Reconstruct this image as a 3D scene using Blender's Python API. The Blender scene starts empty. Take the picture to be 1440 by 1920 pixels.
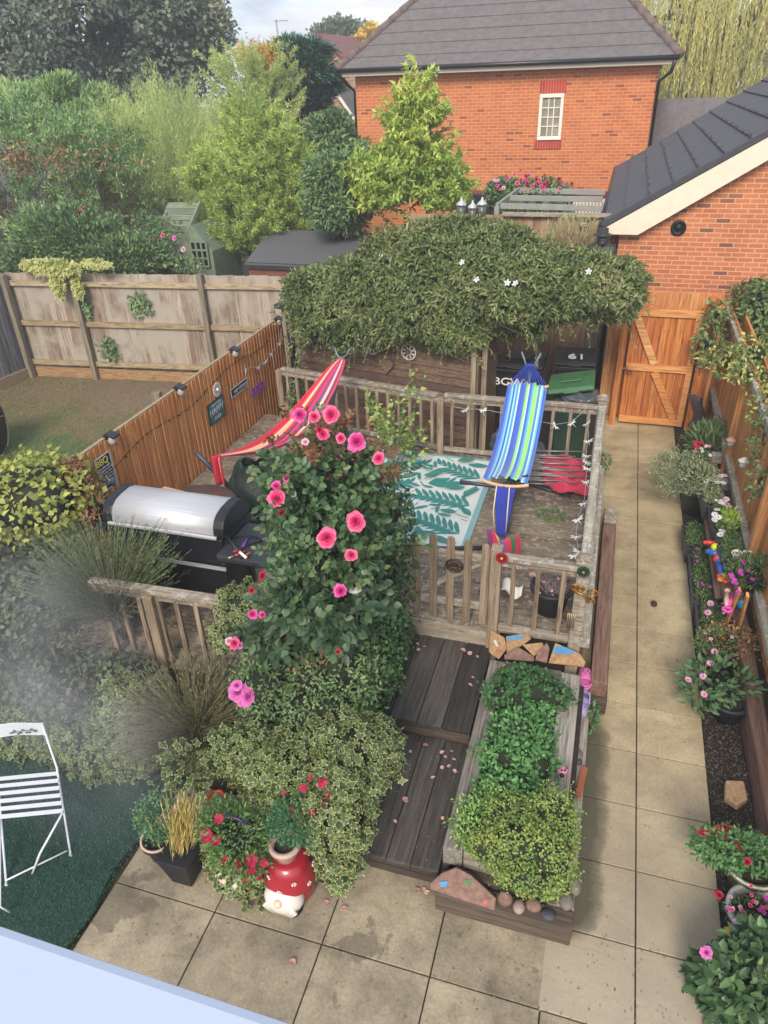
import bpy, math, random
import numpy as np
from mathutils import Vector, Matrix
random.seed(7); rng = np.random.default_rng(11)
sc = bpy.context.scene; C = sc.collection
PI = math.pi; R = math.radians
# ------------------------------------------------------------------ camera
YAW, PIT, ROL, FPX, CH = R(17.97), R(31.1), R(2.2), 1350., 5.0
def cam_axes():
    cy, sy = math.cos(YAW), math.sin(YAW)
    f = Vector((-sy*math.cos(PIT), cy*math.cos(PIT), -math.sin(PIT))); r = Vector((cy, sy, 0)); d = f.cross(r)
    c, s = math.cos(ROL), math.sin(ROL)
    return c*r+s*d, -s*r+c*d, f
AX_R, AX_D, AX_F = cam_axes()
cam = bpy.data.cameras.new('camera'); co = bpy.data.objects.new('camera', cam); C.objects.link(co); sc.camera = co
cam.sensor_fit = 'HORIZONTAL'; cam.sensor_width = 36; cam.lens = FPX/1440*36; cam.clip_end = 600; cam.clip_start = .02
m = Matrix((AX_R, -AX_D, -AX_F)).transposed().to_4x4(); m.translation = (0, 0, CH); co.matrix_world = m
# ------------------------------------------------------------------ light
SUN_EL, SUN_AZ = R(38), R(177)      # azimuth of the sun from +Y, clockwise
sc.view_settings.view_transform = 'Standard'; sc.view_settings.look = 'None'; sc.view_settings.exposure = 1.15; sc.view_settings.gamma = 1
w = bpy.data.worlds.new("World"); sc.world = w; w.use_nodes = True; nt = w.node_tree; N = nt.nodes; N.clear()
sky = N.new('ShaderNodeTexSky'); sky.sky_type = 'NISHITA'; sky.sun_disc = False; sky.sun_elevation = SUN_EL; sky.sun_rotation = SUN_AZ; sky.air_density = 1; sky.dust_density = 1.5
tc = N.new('ShaderNodeTexCoord'); mp = N.new('ShaderNodeMapping'); mp.inputs['Scale'].default_value = (1, 1, 3.2)
nz = N.new('ShaderNodeTexNoise'); nz.inputs['Scale'].default_value = 3.1; nz.inputs['Detail'].default_value = 8; nz.inputs['Roughness'].default_value = .62
cr = N.new('ShaderNodeValToRGB'); cr.color_ramp.elements[0].position = .36; cr.color_ramp.elements[1].position = .60; cr.color_ramp.elements[0].color = (.35, .35, .35, 1)
n2 = N.new('ShaderNodeTexNoise'); n2.inputs['Scale'].default_value = 6; n2.inputs['Detail'].default_value = 6; c2 = N.new('ShaderNodeValToRGB'); c2.color_ramp.elements[0].position = .38; c2.color_ramp.elements[1].position = .62; c2.color_ramp.elements[0].color = (1.9, 2.2, 2.75, 1); c2.color_ramp.elements[1].color = (3.6, 3.5, 3.5, 1)
mx = N.new('ShaderNodeMixRGB'); mx.inputs[2].default_value = (4.6, 4.8, 5.3, 1)
bg = N.new('ShaderNodeBackground'); bg.inputs[1].default_value = 0.15; ow = N.new('ShaderNodeOutputWorld')
K = nt.links.new
K(tc.outputs['Generated'], mp.inputs[0]); K(mp.outputs[0], n2.inputs['Vector']); K(n2.outputs['Fac'], c2.inputs[0]); K(c2.outputs[0], mx.inputs[2]); K(mp.outputs[0], nz.inputs['Vector']); K(nz.outputs['Fac'], cr.inputs[0]); K(cr.outputs[0], mx.inputs[0]); K(sky.outputs[0], mx.inputs[1]); K(mx.outputs[0], bg.inputs[0]); K(bg.outputs[0], ow.inputs[0])
sl = bpy.data.lights.new('sun', 'SUN'); sl.energy = 1.6; sl.angle = R(20); sl.color = (1, .90, .78); so = bpy.data.objects.new('sun', sl); C.objects.link(so)
sd = Vector((math.sin(SUN_AZ)*math.cos(SUN_EL), math.cos(SUN_AZ)*math.cos(SUN_EL), math.sin(SUN_EL)))
so.rotation_euler = sd.to_track_quat('Z', 'Y').to_euler(); so.location = sd*60
# ------------------------------------------------------------------ placing: pixel of the photo + a known world height / depth -> world point
def ray(u, v): return AX_R*((u-720)/FPX)+AX_D*((v-960)/FPX)+AX_F
def G(u, v, z=0): d = ray(u, v); t = (z-CH)/d.z; return Vector((d.x*t, d.y*t, z))
def AY(u, v, y): d = ray(u, v); t = y/d.y; return Vector((d.x*t, y, CH+d.z*t))
def AXX(u, v, x): d = ray(u, v); t = x/d.x; return Vector((x, d.y*t, CH+d.z*t))
# ------------------------------------------------------------------ materials
def hx(s, k=1.0):
    s = s.lstrip('#'); o = []
    for i in (0, 2, 4):
        c = int(s[i:i+2], 16)/255; o.append(min(1, k*(c/12.92 if c <= .04045 else ((c+.055)/1.055)**2.4)))
    return (*o, 1)
def newmat(name):
    m = bpy.data.materials.new(name); m.use_nodes = True; nt = m.node_tree; b = nt.nodes['Principled BSDF']; return m, nt, b
def ramp(nt, fac, cols, interp='LINEAR', pos=None):
    r = nt.nodes.new('ShaderNodeValToRGB'); r.color_ramp.interpolation = interp; e = r.color_ramp.elements; n = len(cols)
    ps = pos or [i/(n-1) if interp == 'LINEAR' else i/n for i in range(n)]
    e[0].position = ps[0]; e[0].color = cols[0]
    e[1].position = ps[1]; e[1].color = cols[1]
    for i in range(2, n): x = e.new(ps[i]); x.color = cols[i]
    nt.links.new(fac, r.inputs[0]); return r.outputs[0]
def noise(nt, scale, detail=6, rough=.6, vec=None, sc3=(1, 1, 1)):
    t = nt.nodes.new('ShaderNodeTexCoord'); mp = nt.nodes.new('ShaderNodeMapping'); mp.inputs['Scale'].default_value = sc3
    nt.links.new(vec or t.outputs['Object'], mp.inputs[0])
    n = nt.nodes.new('ShaderNodeTexNoise'); n.inputs['Scale'].default_value = scale; n.inputs['Detail'].default_value = detail; n.inputs['Roughness'].default_value = rough
    nt.links.new(mp.outputs[0], n.inputs['Vector']); return n.outputs['Fac']
def attr(nt, name): a = nt.nodes.new('ShaderNodeAttribute'); a.attribute_name = name; return a.outputs['Fac']
def mix(nt, f, a, b, typ='MIX'):
    x = nt.nodes.new('ShaderNodeMixRGB'); x.blend_type = typ
    for s, i in ((f, 0), (a, 1), (b, 2)):
        if isinstance(s, (int, float)): x.inputs[i].default_value = s
        elif isinstance(s, tuple): x.inputs[i].default_value = s
        else: nt.links.new(s, x.inputs[i])
    return x.outputs[0]
def bump(nt, b, h, st=.3, d=.01):
    x = nt.nodes.new('ShaderNodeBump'); x.inputs['Strength'].default_value = st; x.inputs['Distance'].default_value = d
    nt.links.new(h, x.inputs['Height']); nt.links.new(x.outputs[0], b.inputs['Normal'])
def plain(name, col, rough=.5, metal=0, var=.15, scale=8, bmp=.1, coat=0):
    m, nt, b = newmat(name); c = hx(col) if isinstance(col, str) else col
    f = noise(nt, scale); d = tuple(x*(1-var) for x in c[:3])+(1,); l = tuple(min(1, x*(1+var)) for x in c[:3])+(1,)
    nt.links.new(ramp(nt, f, [d, l], pos=[.3, .7]), b.inputs['Base Color']); b.inputs['Roughness'].default_value = rough; b.inputs['Metallic'].default_value = metal
    b.inputs['Coat Weight'].default_value = coat
    if bmp: bump(nt, b, noise(nt, scale*6), bmp, .004)
    return m
def wood(name, cols, axis='z', scale=1., rough=.8, bmp=.5, stain=None, lichen=None):
    """planks: per-plank tone (attribute rnd) and stretched grain along axis"""
    m, nt, b = newmat(name); s = {'x': (2.2, 40, 40), 'y': (40, 2.2, 40), 'z': (40, 40, 2.2)}[axis]
    s = tuple(v*scale for v in s); g = noise(nt, 1, 7, .7, sc3=s); big = noise(nt, 1.6, 4, .6)
    r = attr(nt, 'rnd')
    ad = nt.nodes.new('ShaderNodeMath'); ad.operation = 'MULTIPLY_ADD'; ad.inputs[1].default_value = .55; nt.links.new(r, ad.inputs[0])
    g2 = nt.nodes.new('ShaderNodeMath'); g2.operation = 'MULTIPLY'; g2.inputs[1].default_value = .55; nt.links.new(g, g2.inputs[0]); nt.links.new(g2.outputs[0], ad.inputs[2])
    c = ramp(nt, ad.outputs[0], [hx(x) for x in cols], pos=[.15+.65*i/(len(cols)-1) for i in range(len(cols))])
    gr = ramp(nt, g, [(.42, .39, .37, 1), (1.05, 1.05, 1.05, 1)], pos=[.36, .58]); c = mix(nt, .85, c, gr, 'MULTIPLY')
    kv = noise(nt, 5, 2, .4, sc3=tuple(v*.12+.4 for v in s)); kn = ramp(nt, kv, [(.4, .3, .25, 1), (1, 1, 1, 1)], pos=[.26, .31]); c = mix(nt, .8, c, kn, 'MULTIPLY')
    if stain: c = mix(nt, ramp(nt, big, [(0, 0, 0, 1), (1, 1, 1, 1)], pos=[.45, .62]), c, hx(stain))
    if lichen:
        ln = noise(nt, 14, 9, .75); c = mix(nt, ramp(nt, ln, [(0, 0, 0, 1), (1, 1, 1, 1)], pos=[.52, .58]), c, hx(lichen))
    nt.links.new(c, b.inputs['Base Color']); b.inputs['Roughness'].default_value = rough; bump(nt, b, g, bmp, .004); return m
def lcol(s, k):
    c = hx(s, k*1.5); g = .3*c[0]+.6*c[1]+.1*c[2]; return (g+(c[0]-g)*.86+.02*g, g+(c[1]-g)*.84, (g+(c[2]-g)*.86)*.78, 1)
def leafmat(name, cols, edge=None, trans=.25, rough=.5, k=1.0, big=0, raw=False):
    m, nt, b = newmat(name); f = attr(nt, 'rnd')
    if big:
        n = noise(nt, big, 3); a = nt.nodes.new('ShaderNodeMath'); a.operation = 'MULTIPLY_ADD'; a.inputs[1].default_value = 1.1; nt.links.new(n, a.inputs[0])
        s_ = nt.nodes.new('ShaderNodeMath'); s_.operation = 'MULTIPLY_ADD'; s_.inputs[1].default_value = .7; s_.inputs[2].default_value = -.38; nt.links.new(f, s_.inputs[0]); nt.links.new(s_.outputs[0], a.inputs[2]); f = a.outputs[0]
    cols = [(hx if raw else lcol)(x, k) for x in cols]; c = ramp(nt, f, cols)
    if edge: c = mix(nt, ramp(nt, attr(nt, 'edge'), [(0, 0, 0, 1), (1, 1, 1, 1)], pos=[.66, .86]), c, lcol(edge, k*.8))
    nt.links.new(c, b.inputs['Base Color']); b.inputs['Roughness'].default_value = rough; b.inputs['Specular IOR Level'].default_value = .35
    if trans:
        t = nt.nodes.new('ShaderNodeBsdfTranslucent'); nt.links.new(c, t.inputs[0]); x = nt.nodes.new('ShaderNodeMixShader'); x.inputs[0].default_value = trans
        o = nt.nodes['Material Output']; nt.links.new(b.outputs[0], x.inputs[1]); nt.links.new(t.outputs[0], x.inputs[2]); nt.links.new(x.outputs[0], o.inputs[0])
    return m
def brickmat(name, c1, c2, mortar, bw=.21, bh=.069, ms=.009, dark='#6b4a40'):
    m, nt, b = newmat(name); tc = nt.nodes.new('ShaderNodeTexCoord'); sp = nt.nodes.new('ShaderNodeSeparateXYZ'); cb = nt.nodes.new('ShaderNodeCombineXYZ')
    ad = nt.nodes.new('ShaderNodeMath'); ad.operation = 'ADD'; nt.links.new(tc.outputs['Object'], sp.inputs[0]); nt.links.new(sp.outputs[0], ad.inputs[0]); nt.links.new(sp.outputs[1], ad.inputs[1])
    nt.links.new(ad.outputs[0], cb.inputs[0]); nt.links.new(sp.outputs[2], cb.inputs[1])
    def br(a, bb, mo, smooth=.1, bias=0):
        t = nt.nodes.new('ShaderNodeTexBrick'); nt.links.new(cb.outputs[0], t.inputs['Vector']); t.inputs['Scale'].default_value = 1; t.inputs['Brick Width'].default_value = bw; t.inputs['Row Height'].default_value = bh
        t.inputs['Mortar Size'].default_value = ms; t.inputs['Mortar Smooth'].default_value = smooth; t.inputs['Bias'].default_value = bias; t.inputs['Color1'].default_value = a; t.inputs['Color2'].default_value = bb; t.inputs['Mortar'].default_value = mo; return t
    t = br(hx(c1), hx(c2), hx(mortar)); t2 = br((1, 1, 1, 1), (0, 0, 0, 1), (1, 1, 1, 1), 0)
    c = t.outputs[0]
    dk = ramp(nt, t2.outputs[0], [hx(dark), (1, 1, 1, 1)], pos=[.02, .1])
    dkf = ramp(nt, t2.outputs[0], [(.85, .85, .85, 1), (0, 0, 0, 1)], pos=[.04, .10]); c = mix(nt, dkf, c, hx(dark))
    c = mix(nt, .5, c, ramp(nt, noise(nt, 2.2, 5), [(.72, .7, .7, 1), (1.15, 1.12, 1.1, 1)], pos=[.3, .7]), 'MULTIPLY')
    c = mix(nt, .35, c, ramp(nt, noise(nt, 60, 3), [(.6, .6, .6, 1), (1.2, 1.2, 1.2, 1)], pos=[.3, .7]), 'MULTIPLY')
    nt.links.new(c, b.inputs['Base Color']); b.inputs['Roughness'].default_value = .9
    h = ramp(nt, t.outputs['Fac'], [(1, 1, 1, 1), (0, 0, 0, 1)]); bump(nt, b, h, .6, .006); return m
def stripemat(name, cols, rough=.8, pos=None):
    m, nt, b = newmat(name); c = ramp(nt, attr(nt, 'edge'), [hx(x) for x in cols], 'CONSTANT', pos); nt.links.new(c, b.inputs['Base Color']); b.inputs['Roughness'].default_value = rough
    bump(nt, b, noise(nt, 90, 3), .2, .002); b.inputs['Sheen Weight'].default_value = .2; return m
# ------------------------------------------------------------------ objects
WL = {}
def tag(o, label=None, cat=None, group=None, kind=None):
    if label: o['label'] = label
    if cat: o['category'] = cat
    if group: o['group'] = group
    if kind: o['kind'] = kind
    return o
def thing(name, label, cat, loc=(0, 0, 0), group=None):
    o = bpy.data.objects.new(name, None); o.empty_display_size = .1; C.objects.link(o); o.location = loc; WL[o.name] = Vector(loc); tag(o, label, cat, group); return o
def addattr(me, name, arr):
    a = me.attributes.new(name, 'FLOAT', 'POINT'); a.data.foreach_set('value', np.asarray(arr, dtype=np.float32))
def link(name, me, mats, parent=None, loc=None):
    for mm in (mats if isinstance(mats, (list, tuple)) else [mats]): me.materials.append(mm)
    o = bpy.data.objects.new(name, me); C.objects.link(o); base = Vector((0, 0, 0))
    if parent is not None: o.parent = parent; base = WL[parent.name]
    elif loc is None:
        n = len(me.vertices); a = np.empty(n*3, dtype=np.float32); me.vertices.foreach_get('co', a); a = a.reshape(-1, 3); base = Vector(((a[:, 0].min()+a[:, 0].max())/2, (a[:, 1].min()+a[:, 1].max())/2, a[:, 2].min())); o.location = base
    else: base = Vector(loc); o.location = base
    WL[o.name] = base
    if base.length > 0: me.transform(Matrix.Translation(-base))
    return o
class MB:
    def __init__(s): s.v = []; s.f = []; s.r = []; s.e = []; s.mi = []; s.sm = []
    def add(s, vs, fs, mi=0, smooth=False, r=None, e=None):
        n = len(s.v); r = random.random() if r is None else r
        s.v += [tuple(x) for x in vs]; s.f += [tuple(i+n for i in f) for f in fs]; s.r += [r]*len(vs); s.e += (list(e) if e is not None else [0]*len(vs)); s.mi += [mi]*len(fs); s.sm += [smooth]*len(fs); return s
    def box(s, c, d, rot=None, mi=0, r=None):
        x, y, z = (k/2 for k in d); P = [Vector((i*x, j*y, k*z)) for i in (-1, 1) for j in (-1, 1) for k in (-1, 1)]
        if rot is not None:
            M_ = rot if isinstance(rot, Matrix) else Matrix.Rotation(rot, 3, 'Z'); P = [M_ @ p for p in P]
        c = Vector(c); return s.add([p+c for p in P], [(0, 1, 3, 2), (4, 6, 7, 5), (0, 4, 5, 1), (2, 3, 7, 6), (0, 2, 6, 4), (1, 5, 7, 3)], mi, r=r)
    def beam(s, a, b, w_, h, up=(0, 0, 1), mi=0, r=None):
        a, b = Vector(a), Vector(b); d = b-a; y = d.normalized(); x = y.cross(Vector(up))
        if x.length < 1e-4: x = y.cross(Vector((1, 0, 0)))
        x.normalize(); z = x.cross(y); return s.box((a+b)/2, (w_, d.length, h), Matrix((x, y, z)).transposed(), mi, r)
    def tube(s, pts, r=.01, n=8, mi=0, rr=None, cap=True):
        pts = [Vector(p) for p in pts]; k = len(pts); rs = r if isinstance(r, (list, tuple)) else [r]*k; vs = []; fs = []; px = None
        for i, p in enumerate(pts):
            t = (pts[min(i+1, k-1)]-pts[max(i-1, 0)]).normalized()
            if px is None: px = t.orthogonal().normalized()
            px = (px-t*px.dot(t)).normalized() if (px-t*px.dot(t)).length > 1e-5 else t.orthogonal().normalized(); py = t.cross(px)
            vs += [p+(px*math.cos(a)+py*math.sin(a))*rs[i] for a in [2*PI*j/n for j in range(n)]]
        for i in range(k-1):
            for j in range(n): fs.append((i*n+j, i*n+(j+1) % n, (i+1)*n+(j+1) % n, (i+1)*n+j))
        if cap: fs += [tuple(range(n))[::-1], tuple((k-1)*n+j for j in range(n))]
        return s.add(vs, fs, mi, True, r=rr)
    def lathe(s, prof, c=(0, 0, 0), n=28, mi=0, sx=1, sy=1, rot=None):
        c = Vector(c); vs = []; fs = []; k = len(prof)
        for (r, z) in prof:
            for j in range(n): a = 2*PI*j/n; p = Vector((r*math.cos(a)*sx, r*math.sin(a)*sy, z)); vs.append((rot @ p if rot else p)+c)
        for i in range(k-1):
            for j in range(n): fs.append((i*n+j, i*n+(j+1) % n, (i+1)*n+(j+1) % n, (i+1)*n+j))
        if prof[0][0] > 1e-4: fs.append(tuple(range(n))[::-1])
        if prof[-1][0] > 1e-4: fs.append(tuple((k-1)*n+j for j in range(n)))
        return s.add(vs, fs, mi, True)
    def sphere(s, c, r, n=14, m_=9, mi=0, jit=0, rot=None):
        rx, ry, rz = r if isinstance(r, (tuple, list)) else (r, r, r); c = Vector(c); vs = []; fs = []
        for i in range(m_+1):
            t = PI*i/m_
            for j in range(n):
                a = 2*PI*j/n; q = 1+(random.uniform(-jit, jit) if 0 < i < m_ else 0); p = Vector((rx*math.sin(t)*math.cos(a)*q, ry*math.sin(t)*math.sin(a)*q, rz*math.cos(t)*q)); vs.append((rot @ p if rot else p)+c)
        for i in range(m_):
            for j in range(n): fs.append((i*n+j, (i+1)*n+j, (i+1)*n+(j+1) % n, i*n+(j+1) % n))
        return s.add(vs, fs, mi, True)
    def prism(s, poly, vec, mi=0, r=None):
        poly = [Vector(p) for p in poly]; n = len(poly); v = Vector(vec); vs = poly+[p+v for p in poly]
        fs = [tuple(range(n))[::-1], tuple(range(n, 2*n))]+[(i, (i+1) % n, n+(i+1) % n, n+i) for i in range(n)]; return s.add(vs, fs, mi, r=r)
    def surf(s, fn, nu, nv, mi=0, th=0, estripe=True):
        vs = [fn(i/nu, j/nv) for j in range(nv+1) for i in range(nu+1)]; e = [i/nu for j in range(nv+1) for i in range(nu+1)]
        fs = [(j*(nu+1)+i, j*(nu+1)+i+1, (j+1)*(nu+1)+i+1, (j+1)*(nu+1)+i) for j in range(nv) for i in range(nu)]; return s.add(vs, fs, mi, True, e=e)
    def build(s, name, mat, parent=None, bevel=0, loc=None, solid=0):
        me = bpy.data.meshes.new(name); me.from_pydata(s.v, [], s.f); me.polygons.foreach_set('material_index', s.mi); me.polygons.foreach_set('use_smooth', s.sm)
        addattr(me, 'rnd', s.r); addattr(me, 'edge', s.e); me.update()
        import bmesh
        bm = bmesh.new(); bm.from_mesh(me); bmesh.ops.recalc_face_normals(bm, faces=bm.faces); bm.to_mesh(me); bm.free()
        o = link(name, me, mat, parent, loc)
        if solid: x = o.modifiers.new('solid', 'SOLIDIFY'); x.thickness = solid; x.offset = 0
        if bevel: x = o.modifiers.new('bevel', 'BEVEL'); x.width = bevel; x.segments = 2; x.limit_method = 'ANGLE'; x.angle_limit = R(50)
        return o
def copy_tree(o, parent=None):
    c = o.copy(); C.objects.link(c); WL[c.name] = WL[o.name].copy()
    if parent is not None: c.parent = parent
    for ch in list(o.children): copy_tree(ch, c)
    return c
_fc = {}
def text(s, name, mat, parent, org, xd, yd, size, extr=.003, align='CENTER'):
    cu = bpy.data.curves.new(name, 'FONT'); cu.body = s; cu.size = size; cu.extrude = extr; cu.align_x = align; cu.align_y = 'CENTER'; cu.offset = size*.012
    t = bpy.data.objects.new('t', cu); C.objects.link(t); bpy.context.view_layer.update()
    me = bpy.data.meshes.new_from_object(t.evaluated_get(bpy.context.evaluated_depsgraph_get())); bpy.data.objects.remove(t)
    xd, yd = Vector(xd).normalized(), Vector(yd).normalized(); zd = xd.cross(yd); M_ = Matrix((xd, yd, zd)).transposed().to_4x4(); M_.translation = Vector(org); me.transform(M_); me.materials.clear()
    me.name = name; return link(name, me, mat, parent)
# ------------------------------------------------------------------ foliage
TPL = {
 'quad': ([(0, 0, 0, 0), (.5, .5, 0, 0), (1, 0, 0, 0), (.5, -.5, 0, 0)], [(0, 1, 2, 3)]),
 'leaf': ([(0, 0, 0, 0), (.38, .5, .14, 0), (1, 0, -.16, 0), (.38, -.5, .14, 0), (.45, 0, 0, 0)], [(0, 3, 2, 4), (0, 4, 2, 1)]),
 'blade': ([(0, -.5, 0, 0), (0, .5, 0, 0), (.35, -.5, .06, 0), (.35, .5, .06, 0), (.7, -.35, .04, 0), (.7, .35, .04, 0), (1, 0, -.06, 0)], [(0, 2, 3, 1), (2, 4, 5, 3), (4, 6, 5)]),
 'oval': ([(0, 0, 0, 0), (.18, .3, .05, 0), (.45, .5, .1, 0), (.78, .33, .04, 0), (1, 0, -.1, 0), (.78, -.33, .04, 0), (.45, -.5, .1, 0), (.18, -.3, .05, 0), (.5, 0, 0, 0)], [(0, 8, 2, 1), (8, 4, 3, 2), (0, 7, 6, 8), (8, 6, 5, 4)]),
 'ivy': ([(.35, 0, 0, 0), (0, 0, 0, .7), (-.12, .28, -.05, 1), (.16, .28, .03, .8), (.35, .56, -.06, 1), (.52, .24, .03, .8), (1, 0, -.1, 1), (.52, -.24, .03, .8), (.35, -.56, -.06, 1), (.16, -.28, .03, .8), (-.12, -.28, -.05, 1)], [(0, i, i+1) for i in range(1, 10)]+[(0, 10, 1)]),
}
def unit(a): return a/np.maximum(np.linalg.norm(a, axis=1, keepdims=True), 1e-9)
def leaves(name, P, D, Nn, L, W, mat, parent=None, kind='quad', rnd=None, loc=None):
    P = np.asarray(P, float); n = len(P); D = unit(D); B = unit(np.cross(Nn, D)); Z = np.cross(D, B)
    L = np.broadcast_to(L, n)[:, None, None]; W = np.broadcast_to(W, n)[:, None, None]
    tv, tf = TPL[kind]; T = np.array(tv); k = len(T)
    V = P[:, None]+D[:, None]*(T[None, :, 0:1]*L)+B[:, None]*(T[None, :, 1:2]*W)+Z[:, None]*(T[None, :, 2:3]*L)
    lens = np.array([len(f) for f in tf]); flat = np.concatenate([np.array(f) for f in tf]); nl = len(flat)
    loops = (flat[None]+(np.arange(n)*k)[:, None]).ravel(); fl = np.tile(lens, n); st = np.concatenate(([0], np.cumsum(fl)[:-1]))
    me = bpy.data.meshes.new(name); me.vertices.add(n*k); me.vertices.foreach_set('co', V.astype(np.float32).ravel()); me.loops.add(n*nl); me.loops.foreach_set('vertex_index', loops.astype(np.int32))
    me.polygons.add(n*len(tf)); me.polygons.foreach_set('loop_start', st.astype(np.int32)); me.polygons.foreach_set('loop_total', fl.astype(np.int32)); me.update(calc_edges=True)
    r = rng.random(n) if rnd is None else np.clip(rnd, 0, 1); addattr(me, 'rnd', np.repeat(r, k)); addattr(me, 'edge', np.tile(T[:, 3], n))
    return link(name, me, mat, parent, loc)
def egz(u, v, z, wu, hv, dep): return ell(u, v, G(u, v, z).y, wu, hv, dep)
def rs(n): return unit(rng.normal(size=(n, 3)))
def ell_surf(ells, n, jit=.06, zmin=None, seed=0):
    """points on the outer surface of a union of ellipsoids (cx,cy,cz,rx,ry,rz) with a lumpy radius"""
    ells = np.array(ells, float); area = (ells[:, 3]*ells[:, 4]+ells[:, 3]*ells[:, 5]+ells[:, 4]*ells[:, 5]); pr = area/area.sum()
    k = rng.choice(len(ells), size=int(n*2.2), p=pr); d = rs(len(k)); e = ells[k]
    lump = .97+.13*np.sin(d[:, 0]*7+k)*np.cos(d[:, 1]*6-k)+.10*np.sin(d[:, 2]*12+d[:, 0]*9+k*2)*np.cos(d[:, 0]*15-k)+rng.normal(size=len(k))*jit
    P = e[:, :3]+d*e[:, 3:]*lump[:, None]; Nn = unit(d/e[:, 3:]); ok = np.ones(len(P), bool)
    for i, q in enumerate(ells):
        ins = (((P-q[:3])/q[3:])**2).sum(1) < .72; ok &= ~(ins & (k != i))
    if zmin is not None: ok &= P[:, 2] > zmin
    P, Nn = P[ok][:n], Nn[ok][:n]; return P, Nn
def clumps(c, r, nc, cr, n, shell=.55, zsq=.8, top=False):
    """n leaf positions in nc clumps spread through an ellipsoid"""
    d = rs(nc)
    if top: d[:, 2] = np.abs(d[:, 2])*1.0-.25*rng.random(nc)
    q = d*(shell+(1-shell)*rng.random((nc, 1))**.5); cc = np.array(c)+q*np.array(r); rad = cr*rng.uniform(.6, 1.25, nc)
    k = rng.integers(0, nc, n); dd = rs(n); P = cc[k]+dd*rad[k][:, None]*rng.uniform(.55, 1.05, (n, 1))*np.array((1, 1, zsq)); Nn = unit(dd+.5*d[k]); tone = rng.random(nc)[k]
    return P, Nn, tone, cc
def spread(Nn, up=.0, out=1., rand=.7, fwd=None): n = len(Nn); return unit(Nn*out+rs(n)*rand+np.array((0, 0, up)))
def shoots(base, dirs, lens, k, droop=.3, side=.5, t0=.15, wob=.05):
    """leafy shoots: returns leaf positions, directions, normals, tone, and the shoot curves"""
    n = len(base); T = np.linspace(t0, 1, k)[None, :]+rng.uniform(-.5, .5, (n, k))*(1-t0)/k; T = np.clip(T, 0, 1)[..., None]; dirs = unit(dirs); lens = np.asarray(lens)[:, None, None]
    wv = rng.normal(size=(n, 1, 3))*wob; P = base[:, None]+dirs[:, None]*T*lens+wv*(T*lens)+np.array((0, 0, -1.))*(droop*lens*T**2)
    tan = unit((dirs[:, None]-np.array((0, 0, 1.))*2*droop*T+wv).reshape(-1, 3)); P = P.reshape(-1, 3)
    D = unit(tan*(1-side)+rs(len(P))*side); tone = np.repeat(rng.random(n), k)
    def curve(i, m_=6): t = np.linspace(0, 1, m_)[:, None]; return base[i]+dirs[i]*t*lens[i, 0]+wv[i]*(t*lens[i, 0])+np.array((0, 0, -1.))*(droop*lens[i, 0]*t**2)
    return P, D, rs(len(P)), tone, curve
def plant(name, label, cat, base, group=None): return thing(name, label, cat, base, group)
M = {}
M['bark'] = plain('bark', '#4a4038', .95, var=.4, scale=12, bmp=.5); M['twig'] = plain('twig', '#7d6f5c', .9, var=.35, scale=20)
M['stem'] = plain('green_stem', '#55603a', .7, var=.3)
def trunk(root, base, cc, r0, n=10, mat=None, name='trunk'):
    b = MB(); base = Vector(base); top = Vector(np.mean(cc, axis=0)); b.tube([base, base.lerp(top, .4)+Vector((.05, .05, 0))*r0*4, top], [r0, r0*.75, r0*.4], 10)
    for i in range(min(n, len(cc))):
        q = Vector(cc[i*len(cc)//min(n, len(cc))]); s = base.lerp(top, random.uniform(.3, .9)); mid = (s+q)/2+Vector((0, 0, (q-s).length*.08)); b.tube([s, mid, q], [r0*.4, r0*.25, r0*.08], 6)
    return b.build(name, mat or M['bark'], root)
# ================================================================== THE SETTING
M['soil'] = plain('soil', '#2e2723', .95, var=.5, scale=25, bmp=1.)
M['ground'] = plain('rough_ground', '#4b4a36', .95, var=.4, scale=3, bmp=.6)
b = MB(); b.box((0, 60, -.17), (240, 240, .2)); tag(b.build('ground', M['ground']), kind='structure')
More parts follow.
